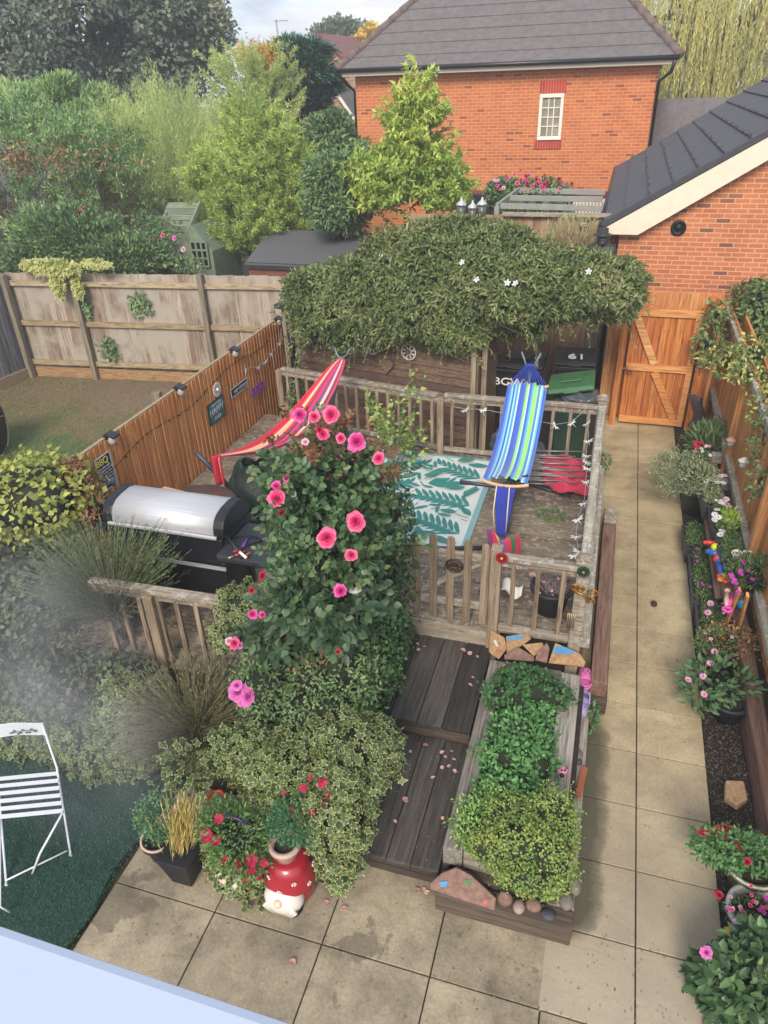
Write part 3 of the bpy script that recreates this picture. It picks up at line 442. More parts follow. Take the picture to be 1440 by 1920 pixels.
# ================================================================== DECK, STEPS, RAISED BED
DZ = .55
def PL(u, v, p, n):
    d = ray(u, v); n = Vector(n); t = (Vector(p)-Vector((0, 0, CH))).dot(n)/d.dot(n); return Vector((0, 0, CH))+d*t
def backy(x): return 8.72 if x > -1.9 else 8.72-.21*(x+1.9)
dk = thing('timber_deck', 'weathered grey timber decking with peeling surface under the rug and hammocks', 'deck', (-2, 6, 0))
b = MB(); y = 4.0; 
while y < 9.4:
    x0, x1 = -4.95, (.13 if y > 5.2 else -1.55)
    if y > 8.75: x1 = -1.9-(y-8.72)/.21
    if x1-x0 > .3:
        cut = random.choice([-3.0, -2.2, -1.9]) if y < 5.2 else random.choice([-2.6, -1.3, -.9]); 
        if cut > x1-.2: cut = (x0+x1)/2
        b.box(((x0+cut)/2, y+.06, DZ-.014), (cut-x0-.004, .117, .028)); b.box(((x1+cut)/2, y+.06, DZ-.014), (x1-cut-.004, .117, .028))
    y += .123
b.build('deck_boards', M['deck'], dk, bevel=.004)
b = MB(); b.box((-1.4, 5.2, .43), (1.6, .035, .24)); b.build('fascia', M['rail'], dk, bevel=.004)
b = MB(); b.box((.155, 6.97, DZ-.005), (.1, 3.5, .06)); b.build('edge_board', M['raily'], dk, bevel=.006)
b = MB(); b.box((.14, 6.97, .25), (.03, 3.5, .5)); b.build('skirt', M['sleeper'], dk); b = MB(); b.box((-3.2, 3.98, .27), (3.3, .03, .5)); b.build('skirt', M['sleeper'], dk)
b = MB(); b.box((-2.0, 6.6, .2), (4.1, 2.6, .3)); b.build('joists', M['sleeper'], dk)
def step(x0, x1, y0, y1, z, lab):
    s = thing('garden_step', lab, 'step', ((x0+x1)/2, (y0+y1)/2, 0)); b = MB(); n = 4; wd = [.22, .27, .24, .27]; t = sum(wd); x = x0
    for q in wd: d = q/t*(x1-x0); b.box((x+d/2, (y0+y1)/2, z-.018), (d-.006, y1-y0, .036)); x += d
    b.build('tread', M['decky'], s, bevel=.005); b = MB()
    for k in range(2): b.box(((x0+x1)/2, y0+.045, (z-.04)*(k+.5)/2), (x1-x0-.02, .03, (z-.05)/2-.006))
    b.build('riser', M['sleeper'], s, bevel=.004)
step(-1.42, -.66, 2.96, 4.12, .21, 'lower dark boarded garden step, nearest the patio slabs'); step(-1.55, -.66, 4.1, 5.18, .38, 'upper dark boarded garden step just below the picket gate')
rb = thing('raised_bed', 'sleeper-edged raised bed full of green herbs beside the dark steps', 'raised bed', (-.2, 4, 0))
for (c_, d_, mt) in (((-.575, 3.99, .33), (.14, 1.95, .18), 'sleepy'), ((.075, 3.99, .33), (.17, 1.95, .18), 'sleepy'), ((-.235, 3.08, .33), (.53, .13, .18), 'sleepx'), ((-.25, 4.93, .33), (.5, .1, .18), 'sleepx')):
    b = MB(); b.box(c_, d_); b.build('upper_sleeper', M[mt], rb, bevel=.012)
for (c_, d_, mt) in (((-.19, 2.875, .1), (.92, .13, .2), 'sleeper'), ((.21, 4.0, .1), (.12, 2.1, .2), 'sleepy'), ((-.58, 4.0, .12), (.13, 1.95, .23), 'sleeper'), ((-.2, 3.0, .13), (.7, .09, .2), 'sleeper'), ((.16, 2.93, .15), (.14, .2, .09), 'sleepx')):
    b = MB(); b.box(c_, d_); b.build('lower_sleeper', M[mt], rb, bevel=.012)
b = MB(); b.box((-.2, 3.95, .2), (.8, 1.85, .35)); b.build('soil', M['soil'], rb)
def gs(name, label, c, d, mt, cat='sleeper', bev=.012, rot=None, group=None): b = MB(); b.box(c, d, rot); return tag(b.build(name, M[mt], bevel=bev), label, cat, group)
gs('path_sleeper', 'reddish brown upper sleeper lying along the path edge beside the deck', (.325, 6.55, .255), (.15, 3.1, .17), 'sleepr'); gs('path_sleeper', 'dark lower sleeper supporting the reddish one at the path edge', (.335, 6.6, .085), (.16, 3.3, .165), 'sleeper')
gs('post_block', 'grey lichened timber block on the far end of the reddish path sleeper', (.325, 7.86, .37), (.15, .3, .05), 'rail', 'block'); gs('border_sleeper', 'green-tinged brown sleeper edging the right border behind the pots', (1.63, 5.2, .14), (.14, 5.6, .28), 'sleepr')
# railings
def rail_run(root, p0, p1, n, zt=1.45, zb=DZ+.07, posts=(), mat='rail'):
    p0, p1 = Vector(p0), Vector(p1); a = math.atan2(p1.y-p0.y, p1.x-p0.x)
    b = MB(); b.beam((*p0.xy, zt), (*p1.xy, zt), .085, .05); b.build('top_rail', M[mat], root, bevel=.01)
    b = MB(); b.beam((*p0.xy, zt-.06), (*p1.xy, zt-.06), .035, .07); b.build('under_rail', M[mat], root, bevel=.004)
    b = MB(); b.beam((*p0.xy, zb), (*p1.xy, zb), .05, .06); b.build('bottom_rail', M[mat], root, bevel=.005)
    for i in range(n):
        q = p0.lerp(p1, (i+.5)/n); b = MB(); b.box((q.x, q.y, (zt-.08+zb)/2+.01), (.042, .036, zt-.1-zb+.04), a+random.uniform(-.05, .05)); b.build('baluster', M['bal'], root, bevel=.004)
def post(root, x, y, z0, z1, w_=.09, mat='bal', cap=False, nm='post'):
    b = MB(); b.box((x, y, (z0+z1)/2), (w_, w_, z1-z0)); p = b.build(nm, M[mat], root, bevel=.01)
    if cap: b = MB(); b.box((x, y, z1+.012), (w_+.03, w_+.03, .03)); b.lathe([(w_*.62, 0), (w_*.45, .03), (.001, .05)], (x, y, z1+.026), 8); b.build('cap', M['rail'], p, bevel=.006)
rr = thing('deck_railing', 'weathered balustrade across the back of the deck in front of the shed', 'railing', (-2, 8.7, DZ))
rail_run(rr, (-4.5, 9.26, 0), (-2.02, 8.74, 0), 15, 1.38); rail_run(rr, (-1.93, 8.72, 0), (.03, 8.72, 0), 9, 1.40, mat='rail'); post(rr, -1.98, 8.73, .2, 1.36); post(rr, -4.55, 9.27, .2, 1.36)
r2 = thing('deck_railing', 'lichened balustrade along the right side of the deck hung with dragonfly lights', 'railing', (.07, 7, DZ))
rail_run(r2, (.07, 5.3, 0), (.07, 8.66, 0), 14, 1.42, mat='raily'); post(r2, .07, 8.74, .1, 1.5, .11, 'rail', True); post(r2, .07, 5.2, .1, 1.47, .11, 'rail', True); post(r2, .085, 7.02, .1, 1.44, .1, 'rail')
r3 = thing('deck_railing', 'short front balustrade between the picket gate and the deck corner, above the painted stones', 'railing', (-.3, 5.2, DZ))
rail_run(r3, (-.62, 5.2, 0), (.02, 5.2, 0), 3, 1.4); post(r3, -.67, 5.2, .2, 1.5, .1, 'bal')
pg = thing('picket_gate', 'small weathered picket gate with rounded tops at the head of the dark steps', 'gate', (-1.1, 5.25, DZ))
for i in range(5):
    x = -1.40+i*.158; b = MB(); zt = 1.5+.02*math.sin(i); prof = [(x-.036, 5.235, .6), (x+.036, 5.235, .6), (x+.036, 5.235, zt-.03)]+[(x+.036*math.cos(a), 5.235, zt-.03+.036*math.sin(a)) for a in np.linspace(.3, PI-.3, 6)]+[(x-.036, 5.235, zt-.03)]; b.prism(prof, (0, -.022, 0)); b.build('picket', M['bal'], pg, bevel=.003)
for z in (.78, 1.32): b = MB(); b.box((-1.12, 5.255, z), (.74, .035, .07)); b.build('rail', M['rail'], pg, bevel=.004)
b = MB(); b.beam((-1.46, 5.256, .8), (-.8, 5.256, 1.28), .03, .06, up=(0, 1, 0)); b.build('brace', M['rail'], pg)
r4 = thing('deck_railing', 'dark timber balustrade in front of the barbecue, half buried in shrubs', 'railing', (-3.3, 4.0, DZ))
rail_run(r4, (-4.0, 4.03, 0), (-2.2, 4.1, 0), 10, 1.36, .4); post(r4, -3.42, 4.02, .1, 1.33)
# ================================================================== SHED, BINS
M['shed'] = wood('shed_board', ['#4f3b33', '#68503f', '#7b6352', '#5d4640'], 'x', rough=.85); M['felt'] = plain('roof_felt', '#5a5a5c', .95, var=.12, scale=50, bmp=.6); M['darkfelt'] = plain('dark_felt', '#2d2c2e', .9, var=.3)
S0, S1 = Vector((-4.75, 10.12, 0)), Vector((-1.62, 9.42, 0)); su = (S1-S0).normalized(); sn = Vector((su.y, -su.x, 0)); sa = math.atan2(su.y, su.x); SL = (S1-S0).length
sh = thing('garden_shed', 'brown overlap-board shed under the big climber, behind the deck railing', 'shed', S0)
b = MB(); z = .1
while z < 2.0:
    c_ = (S0+S1)/2; b.box((c_.x+sn.x*.01, c_.y+sn.y*.01, z+.06), (SL, .016, .14), Matrix.Rotation(sa, 3, 'Z') @ Matrix.Rotation(R(-13), 3, 'X')); z += .115
b.build('lap_boards', M['shed'], sh)
b = MB(); c_ = (S0+S1)/2-sn*.42; b.box((c_.x, c_.y, 1.02), (SL-.05, .76, 2.0), sa); b.build('wall', M['shed'], sh)
b = MB(); c_ = (S0+S1)/2-sn*.36; b.box((c_.x, c_.y, 2.09), (SL+.2, 1.0, .06), Matrix.Rotation(sa, 3, 'Z') @ Matrix.Rotation(R(2), 3, 'X')); b.build('roof', M['darkfelt'], sh)
b = MB(); q = S0+su*.12+sn*.08; b.tube([(q.x, q.y, .5), (q.x, q.y, 2.0)], .04, 8); b.build('downpipe', M['blackp'], sh)
for t_ in (.0, 1.0): q = S0.lerp(S1, t_)+sn*.03; b = MB(); b.box((q.x, q.y, 1.03), (.06, .05, 2.05), sa); b.build('corner_trim', M['bal'], sh)
for (x, y) in ((-1.66, 9.33), (-1.52, 9.38)): gs('arbour_post', 'thin weathered timber post carrying the climber %s' % ('beside the shed corner' if x < -1.6 else 'between the shed and the black bin'), (x, y, 1.1), (.07, .07, 2.2), 'bal', 'post', .006)
def wheelie(name, label, loc, rz, mat, lidmat, openlid=False, h=1.0):
    t = thing(name, label, 'wheelie bin', (0, 0, 0)); b = MB(); w0, w1, d0, d1 = .38, .54, .42, .62
    P = [(-w0/2, -d0/2, .05), (w0/2, -d0/2, .05), (w0/2, d0/2, .05), (-w0/2, d0/2, .05), (-w1/2, -d1/2, h), (w1/2, -d1/2, h), (w1/2, d1/2, h), (-w1/2, d1/2, h)]
    b.add(P, [(3, 2, 1, 0), (0, 1, 5, 4), (1, 2, 6, 5), (2, 3, 7, 6), (3, 0, 4, 7), (4, 5, 6, 7)]); b.build('body', mat, t, bevel=.03)
    b = MB(); b.box((0, -d1/2-.012, h-.03), (w1+.05, .03, .05)); b.box((-w1/2-.012, 0, h-.03), (.03, d1, .05)); b.box((w1/2+.012, 0, h-.03), (.03, d1, .05)); b.build('rim', mat, t, bevel=.008)
    b = MB(); R_ = Matrix.Rotation(0, 3, 'X'); prof = [(-.31, 0), (-.34, .03), (-.30, .07), (0, .11), (.30, .09), (.33, .02)]
    b.prism([(-w1/2-.03, y_, z_) for y_, z_ in prof], (w1+.06, 0, 0)); b.box((0, .02, .115), (w1*.55, .36, .02)); b.box((0, -.33, .02), (.2, .05, .03)); l = b.build('lid', lidmat, t, bevel=.015)
    l.location = (0, 0, h+.005); 
    if openlid: l.location = (-.05, .02, h+.13); l.rotation_euler = (R(-2), R(-11), R(3))
    for s in (-1, 1):
        b = MB(); b.lathe([(.1, -.03), (.1, .03)], (s*.22, d0/2+.02, .1), 16, rot=Matrix.Rotation(PI/2, 3, 'Y')); b.build('wheel', M['iron'], t)
    b = MB(); b.tube([(-.22, d1/2+.06, h-.03), (.22, d1/2+.06, h-.03)], .018, 8); b.build('handle', mat, t); t.location = loc; t.rotation_euler = (0, 0, rz); WL[t.name] = Vector((0, 0, 0)); return t
M['binblk'] = plain('bin_black', '#1c1d22', .55, var=.15); M['bingrn'] = plain('bin_green', '#3d6b45', .55, var=.1); M['bingrn2'] = plain('bin_green_body', '#2f4a38', .6, var=.15); M['letter'] = plain('white_lettering', '#ececec', .6, var=.03, bmp=0)
wb1 = wheelie('wheelie_bin', 'black wheelie bin lettered BCW behind the blue hammock', (-1.18, 10.5, 0), 0, M['binblk'], M['binblk'], h=1.28); bq = AY(953, 717, 10.17); text('BCW', 'lettering', M['letter'], wb1, ((bq.x+1.18)/1.25, -.318, bq.z), (1, 0, 0), (0, -.02, 1), .16); wb1.scale = (1.25, 1, 1)
wb2 = wheelie('wheelie_bin', 'black wheelie bin with a white number 61 on its lid, tucked under the climber', (-.40, 10.95, 0), .05, M['binblk'], M['binblk'], h=1.22); text('61', 'number', M['letter'], wb2, (G(1080, 669, 1.35).x+.40, G(1080, 669, 1.35).y-10.95, 1.352), (1, 0, 0), (0, 1, .02), .27, .006)
wb3 = wheelie('wheelie_bin', 'green wheelie bin with its lid propped open on a full rubbish bag', (-.30, 9.62, 0), -.03, M['bingrn2'], M['bingrn'], True, h=1.18)
M['bag'] = plain('grey_bin_bag', '#4c5157', .25, var=.35, scale=9, bmp=1.); 
def bag(name, label, c, r, mat=None, parent=None):
    b = MB(); b.sphere(c, r, 22, 14, jit=.05); o = b.build(name, mat or M['bag'], parent); d = o.modifiers.new('crumple', 'DISPLACE'); t = bpy.data.textures.new('crumple', 'CLOUDS'); t.noise_scale = .09; d.texture = t; d.strength = .07; s = o.modifiers.new('sub', 'SUBSURF'); s.levels = 1; s.render_levels = 2; o.modifiers.move(1, 0); return tag(o, label, 'rubbish bag')
bag('rubbish_bag', 'grey shiny rubbish bag bulging out of the open green bin', (-.22, 9.5, 1.22), (.27, .26, .12)); bag('rubbish_bag', 'translucent grey rubbish bag behind the rail left of the blue hammock', (-1.12, 9.15, .5), (.26, .2, .36)); bag('rubbish_bag', 'dark rubbish bag right of the blue hammock, in front of the green bin', (-.72, 8.95, .45), (.2, .15, .3))
# ================================================================== THINGS ON THE DECK
M['rugw'] = plain('rug_white', '#cfd4cf', .9, var=.06, scale=60, bmp=.4); M['rugt'] = plain('rug_teal', '#35817a', .9, var=.12, scale=50, bmp=.3); M['rugb'] = plain('rug_border', '#7fa9ac', .9, var=.08, scale=50)
rg = thing('outdoor_rug', 'white outdoor rug with teal palm-leaf pattern spread on the deck', 'rug', (-2.1, 7.5, DZ))
RX0, RX1, RY0, RY1 = -3.1, -1.17, 6.42, 8.62; b = MB(); b.box(((RX0+RX1)/2, (RY0+RY1)/2, DZ+.006), (RX1-RX0, RY1-RY0, .008)); b.build('field', M['rugw'], rg)
b = MB(); b.box((RX1-.03, (RY0+RY1)/2, DZ+.009), (.07, RY1-RY0, .01)); b.box(((RX0+RX1)/2, RY1-.02, DZ+.009), (RX1-RX0, .045, .01)); b.box(((RX0+RX1)/2-.03, RY0+.02, DZ+.009), (RX1-RX0-.08, .045, .01)); b.build('border', M['rugb'], rg)
b = MB(); z_ = DZ+.0125; rnd = random.Random(3)
def inside(p): return RX0 < p[0] < RX1-.07 and RY0+.05 < p[1] < RY1-.05
occ = {}; cnt = [0]
def leaflet(p, a, L, W, cv, fid=0):
    cnt[0] += 1; z_ = DZ+.0125+.00002*cnt[0]; pts = []
    for t in np.linspace(.25, 1, 7):
        for wv in (-W*.5, W*.5):
            k_ = (int((p[0]+L*t*math.cos(a+cv*t)-wv*math.sin(a+cv*t))/.012), int((p[1]+L*t*math.sin(a+cv*t)+wv*math.cos(a+cv*t))/.012))
            if occ.get(k_, fid) != fid: return
    for t in np.linspace(0, 1, 12):
        for wv in (-W, -W*.4, W*.4, W): occ[(int((p[0]+L*t*math.cos(a+cv*t)-wv*math.sin(a+cv*t))/.012), int((p[1]+L*t*math.sin(a+cv*t)+wv*math.cos(a+cv*t))/.012))] = fid
    for s in (1, -1):
        rg_ = np.linspace(0, 1, 6) if s == 1 else np.linspace(1, 0, 6)[1:-1]
        for t in rg_:
            aa = a+cv*t; wv = s*W*math.sin(PI*min(1, t*.92+.04))**.8; x = p[0]+L*t*math.cos(aa)-wv*math.sin(aa); y = p[1]+L*t*math.sin(aa)+wv*math.cos(aa); pts.append((x, y, z_))
    if all(inside(q) for q in pts): b.add(pts, [tuple(range(len(pts)))])
FR_ = [(-3.05, 6.5, .5), (-3.05, 7.3, .3), (-3.05, 8.0, .25), (-1.22, 6.7, 2.6), (-1.22, 7.35, 2.8), (-1.22, 8.05, 2.75), (-2.1, 6.45, 1.2)]+[(rnd.uniform(RX0, RX1), rnd.uniform(RY0, RY1), rnd.uniform(0, 6.28)) for _ in range(230)]
for i, (fx, fy, fa) in enumerate(FR_[:]):
    L = 1.05 if i < 7 else .5; cvv = rnd.uniform(-.3, .3); n = 12
    for k in range(n):
        t = k/n; aa = fa+cvv*t; px = fx+L*t*math.cos(aa); py = fy+L*t*math.sin(aa)
        for s in (1, -1): leaflet((px+.01*math.cos(aa), py), aa+s*.5, (.28 if i < 7 else .2)*(1-.35*t), .029 if i < 7 else .025, s*.22, i+1)
    for k in range(12):
        t = k/12; aa = fa+cvv*t; leaflet((fx+L*t*math.cos(aa), fy+L*t*math.sin(aa)), aa, .11, .006, 0, i+1)
b.build('leaf_pattern', M['rugt'], rg)
# hammocks
M['tube'] = plain('dark_steel_tube', '#3b3f46', .45, .3, var=.1); M['tubeg'] = plain('grey_steel_tube', '#6d7a84', .45, .4, var=.1); M['barw'] = plain('beech_bar', '#c9a67c', .6); M['rope'] = plain('cream_rope', '#cfc6ae', .9); M['bluerope'] = plain('blue_cord', '#3147a8', .8)
bc = ['#3f58b8', '#5088c8', '#7cc0d8', '#4060b8', '#a8dcc8', '#5898cc', '#b8e4c4', '#3f56b0', '#4464bc', '#88cc60', '#c4e4d4', '#4460b8', '#58a8cc', '#94d870', '#a4e080', '#4a80c4', '#c4e6dc', '#68b8d4', '#4460b4', '#4c70c0']
M['bluestripe'] = stripemat('blue_stripe_cloth', bc, pos=[0, .07, .12, .16, .21, .24, .29, .33, .41, .48, .53, .57, .63, .68, .76, .79, .85, .88, .92, .96]); M['bluedark'] = plain('navy_cloth', '#2b3a9a', .85)
HT, HB = AY(989, 725, 8.35), G(947, 903, 1.42); hb = thing('hammock', 'blue and green striped hammock with wooden spreader bars, stretched along its stand', 'hammock', ((HT.x+HB.x)/2, 7.4, .6))
wt_, wb_ = .235, .228
def cl(u, v):
    c_ = HT.lerp(HB, v); w_ = wt_+(wb_-wt_)*v; sag = -.16*math.sin(PI*v)-.05*math.sin(PI*u)*math.sin(PI*v); fold = .012*math.sin(u*31+v*2)+.008*math.sin(u*57)
    tw = .5-u; return Vector((c_.x-w_*2*tw, c_.y, c_.z+sag+fold*(.3+.7*abs(2*v-1))-.05*(1-4*tw*tw)*(abs(2*v-1)**3)*(-1)))
b = MB(); b.surf(cl, 80, 30); b.build('cloth', M['bluestripe'], hb, solid=.004)
def barpts(c_, w_, up): return [Vector((c_.x-w_*1.06+2.12*w_*t, c_.y, c_.z+up*(1-4*(t-.5)**2))) for t in np.linspace(0, 1, 9)]
b = MB(); b.tube(barpts(HT+Vector((0, .02, .02)), wt_, -.05), .018, 8); b.build('spreader_bar', M['barw'], hb); b = MB(); b.tube(barpts(HB+Vector((0, -.02, 0)), wb_, -.04), .018, 8); b.build('spreader_bar', M['barw'], hb)
HK = HT+Vector((-.03, .42, .12)); b = MB()
for i in range(13): t = i/12; b.tube([HT+Vector((-wt_+2*wt_*t, .02, 0)), HK+Vector((-.05+.1*t, -.03, 0))], .006, 5)
b.box(HK, (.13, .03, .03)); b.build('cords', M['bluerope'], hb)
b = MB()
for s in (-1, 1): b.tube([HK+Vector((s*.05, 0, 0)), HK+Vector((s*.08, .04, .06)), HK+Vector((s*.12, .05, .15))], .013, 7)
b.build('hook', M['tubeg'], hb)
NK = HB+Vector((.03, -.35, .02)); b = MB()
b.surf(lambda u, v: Vector((HB.x+.02+(u-.5)*(.2-.1*v), HB.y-.08-.12*math.sin(v*1.5), HB.z-.02-.52*v+.01*math.sin(u*20))), 16, 10); b.build('tail', M['bluedark'], hb, solid=.02)
b = MB()
for s in (-.07, .06): b.tube([HB+Vector((s, -.1, .0)), HB+Vector((s*1.1, -.2, -.25)), HB+Vector((s*.9+.01, -.2, -.5))], .007, 6)
b.build('rope', M['rope'], hb)
hs2 = thing('hammock_stand', 'dark steel stand with crossed feet under the blue striped hammock', 'hammock stand', (-1, 7.2, DZ))
b = MB(); b.tube([HK+Vector((0, .05, 0)), HK+Vector((0, .05, -.35)), (HK.x, HK.y-.05, DZ+.25), (HK.x-.05, HK.y-.5, DZ+.04), (HB.x, HB.y+.6, DZ+.04), (HB.x+.03, HB.y+.25, DZ+.12), (HB.x+.03, HB.y+.02, HB.z-.05)], .024, 10); b.build('frame', M['tubeg'], hs2)
q0, q1 = G(775, 1030, DZ+.03), G(905, 1027, DZ+.03); b = MB(); b.tube([q0, q1], .026, 10); b.build('foot', M['tube'], hs2); q0, q1 = G(950, 895, DZ+.03), G(1070, 930, DZ+.03); b = MB(); b.tube([q0, q1], .026, 10); b.build('foot', M['tube'], hs2)
q0, q1, q2 = G(862, 903, 1.40), G(930, 912, 1.36), G(990, 893, 1.40); b = MB(); b.tube([q0, q0.lerp(q1, .6), q1, q1.lerp(q2, .3), q2], .022, 8); b.build('cross_tube', M['tube'], hs2)
# small folded striped cloth hanging on the near end
b = MB(); st = stripemat('red_stripe', ['#7a3a78', '#d8304a', '#e0b04a', '#6a5a9a', '#d03050', '#3f6a4a', '#c02848'])
c_ = HB+Vector((.03, -.22, -.78)); b.surf(lambda u, v: c_+Vector(((u-.5)*.34+.03*math.sin(v*5), .05*math.sin(u*9), .26-.42*v+.10*abs(u-.45)-.05*u)), 24, 10); tag(b.build('folded_bag', st, solid=.008), 'red, purple and yellow striped cloth pouch hanging by ropes below the blue hammock', 'cloth bag')
# red hammock
rc = ['#c8283c', '#d83a58', '#e0c090', '#d02c48', '#6a3a68', '#e03860', '#b82038', '#58508a', '#e85070', '#d8c8a8', '#c82844', '#404060', '#e03058', '#c83050']
M['redstripe'] = stripemat('red_stripe_cloth', rc); RA, RB = AY(641, 672, 8.5), AY(408, 856, 6.2); RA2 = RA.lerp(RB, .04); rh = thing('hammock', 'red and pink striped hammock sagging between its stand ends beside the orange fence', 'hammock', ((RA.x+RB.x)/2, 7.3, .6))
def rcl(u, v):
    c_ = RA.lerp(RB, v); w_ = .04+.25*math.sin(PI*v)**.6*(1-.1*v); sag = -.36*math.sin(PI*v)**1.1; a = (u-.5); x = a*2*w_; f = .015*math.sin(u*40+v*3)*math.sin(PI*v)
    return Vector((c_.x+x*.75, c_.y+x*.25, c_.z+sag-.10*(1-4*a*a)*math.sin(PI*v)+f))
b = MB(); b.surf(rcl, 60, 40); b.build('cloth', M['redstripe'], rh, solid=.006); b = MB(); b.surf(lambda u, v: RB+Vector(((u-.5)*.12, -.02-.03*math.sin(u*8), .02-.36*v)), 10, 8); b.build('tail', plain('red_cloth', '#b02438', .85), rh, solid=.02)
b = MB(); b.tube([RB+Vector((.03, -.03, 0)), RB+Vector((.05, -.05, -.35)), RB+Vector((.06, -.06, -.62))], .007, 6); b.build('rope', M['rope'], rh)
b = MB(); b.tube([RA+Vector((-.1, .02, .14)), RA+Vector((-.06, 0, .03)), RA, RA+Vector((.07, 0, .05)), RA+Vector((.12, 0, .14))], .012, 6); b.build('hook', M['tubeg'], rh)
b = MB(); bs_ = stripemat('blue_bag_stripe', ['#2a5aa8', '#3a88c8', '#7ad05a', '#2a60b0', '#50b0a8', '#2450a0']); c_ = RB+Vector((.06, -.06, -.62)); b.surf(lambda u, v: c_+Vector(((u-.5)*(.06+.26*v), .03*math.sin(u*9)*v, -.3*v-.05*v*u)), 14, 8); tag(b.build('cloth_pouch', bs_, solid=.02), 'blue and green cloth pouch hanging from the red hammock end beside the round table', 'cloth bag')
rs_ = thing('hammock_stand', 'dark steel stand holding the red striped hammock', 'hammock stand', (-3.5, 7.3, DZ))
p_ = AY(368, 848, 6.12); q_ = G(492, 978, DZ+.05); b = MB(); b.tube([p_, p_.lerp(q_, .3), q_], .028, 10); b.build('near_arm', M['tube'], rs_); q2 = G(606, 835, DZ+.05); b = MB(); b.tube([RA+Vector((0, .03, .0)), RA.lerp(q2, .4), q2], .026, 10); b.build('far_arm', M['tubeg'], rs_)
b = MB(); b.tube([q_, q2], .026, 10); b.tube([q_+Vector((-.25, -.05, 0)), q_+Vector((.35, .03, 0))], .026, 8); b.build('base_tube', M['tube'], rs_)
# parasol / folded chairs with red cloth
M['redcloth'] = plain('faded_red_cloth', '#b03048', .85, var=.2, scale=12, bmp=.6); M['alu'] = plain('alu_rod', '#8f8a88', .4, .6)
for i in range(5):
    t = thing('folded_chair', ['topmost', 'upper', 'middle', 'lower', 'bottom'][i]+' folded camping chair with crumpled red cloth in the stack against the right railing', 'folding chair', (-.3, 8.25-i*.13, DZ), 'folded red camping chairs lying on the deck')
    o_ = Vector((-.95+.02*i, 8.36-i*.125, DZ+.12+.02*(4-i))); b = MB(); up_ = Vector((0, 0, .09))
    for k in range(4): yy = (k-1.5)*.03; b.tube([o_+up_*.4+Vector((0, yy, .02*k)), o_+up_*(.5+.5*(k % 2))+Vector((.5+.14*k, yy*1.6+random.uniform(-.02, .02), .02*k+random.uniform(0, .03)))], .009, 6)
    b.build('frame', M['alu'], t); b = MB(); ph = random.uniform(0, 6)
    def fc(u, v, o_=o_, ph=ph): 
        return o_+Vector((.38+.52*u+.02*math.sin(v*6+ph), (v-.5)*(.12+.14*u)+.03*math.sin(u*7+ph), .02+.05*math.sin(v*PI)+.025*math.sin(u*11+ph+v*4)+.02*math.sin(v*13+ph*2)))
    b.surf(fc, 24, 18); o = b.build('seat_cloth', M['redcloth'], t, solid=.02); d_ = o.modifiers.new('crumple', 'DISPLACE'); tx = bpy.data.textures.new('cr', 'VORONOI'); tx.noise_scale = .05; d_.texture = tx; d_.strength = .035
# potted lavender behind the front rail, clog, cloth
def potmesh(b, c, r, h, rim=.02, wall=.018, n=30): c = Vector(c); b.lathe([(r*.68, 0), (r*.92, h-rim*2), (r*.93, h-rim*1.9), (r+.012, h-rim*1.8), (r+.012, h), (r-wall, h), (r-wall-.01, h-.05), (.001, h-.05)], c, n); return b
M['potdk'] = plain('black_pot', '#26272b', .6, var=.15); M['potgrn'] = plain('dark_green_pot', '#33433f', .6); M['potgry'] = plain('slate_grey_pot', '#566069', .55); M['potolv'] = plain('olive_pot', '#777a48', .5); M['potwht'] = plain('white_pot', '#c8c8c2', .5); M['potcrm'] = plain('cream_pot', '#c0a596', .7, var=.15, bmp=.3); M['potter'] = plain('terracotta', '#9a5a3c', .8)
def pot(name, label, c, r, h, mat, cat='potted plant', group=None, rim=.02):
    t = thing(name, label, cat, c, group); b = MB(); potmesh(b, c, r, h, rim); b.build('pot', mat, t); b = MB(); b.lathe([(r*.93-.02, 0), (r*.5, .012), (.001, .015)], (c[0], c[1], c[2]+h-.045), 24); b.build('soil', M['soil'], t); return t
# ================================================================== BARBECUE, TABLE
BX0, BX1, BY, = -4.40, -3.14, 5.10; bq_ = thing('barbecue', 'large gas barbecue with a brushed steel lid and black cabinet behind the dark balustrade', 'barbecue', ((BX0+BX1)/2, BY, DZ))
def steel():
    m, nt, bs = newmat('brushed_steel'); f = noise(nt, 1, 6, .6, sc3=(2, 160, 160)); nt.links.new(ramp(nt, f, [hx('#b9b9bb'), hx('#d6d6d8')], pos=[.3, .7]), bs.inputs['Base Color']); bs.inputs['Metallic'].default_value = .45; nt.links.new(ramp(nt, f, [(.4,)*3+(1,), (.55,)*3+(1,)]), bs.inputs['Roughness']); return m
M['steel'] = steel(); M['bbqblk'] = plain('bbq_black', '#1b1d22', .45, .1, var=.2); M['bbqtab'] = plain('bbq_side_table', '#2c3036', .6, .1, var=.12)
prof = [(-.25, 1.41), (-.255, 1.45), (-.245, 1.51), (-.21, 1.57), (-.15, 1.605), (-.06, 1.62), (.08, 1.62), (.16, 1.60), (.22, 1.55), (.25, 1.47), (.25, 1.40)]
b = MB(); n = len(prof); vs = [(x, BY+p[0], p[1]) for x in (BX0+.05, BX1-.06) for p in prof]; b.add(vs, [(i, i+1, n+i+1, n+i) for i in range(n-1)], smooth=True); b.build('lid', M['steel'], bq_, solid=.01)
for x in (BX0-.02, BX1-.09):
    b = MB(); pp = [(x, BY+p[0]*1.05, 1.36+(p[1]-1.36)*1.05) for p in prof]; b.prism(pp, (.11, 0, 0)); b.build('lid_end', M['bbqblk'], bq_, bevel=.015)
b = MB(); b.beam((BX0+.04, BY-.275, 1.42), (BX1-.05, BY-.275, 1.42), .03, .035); b.build('lid_handle', M['steel'], bq_, bevel=.01)
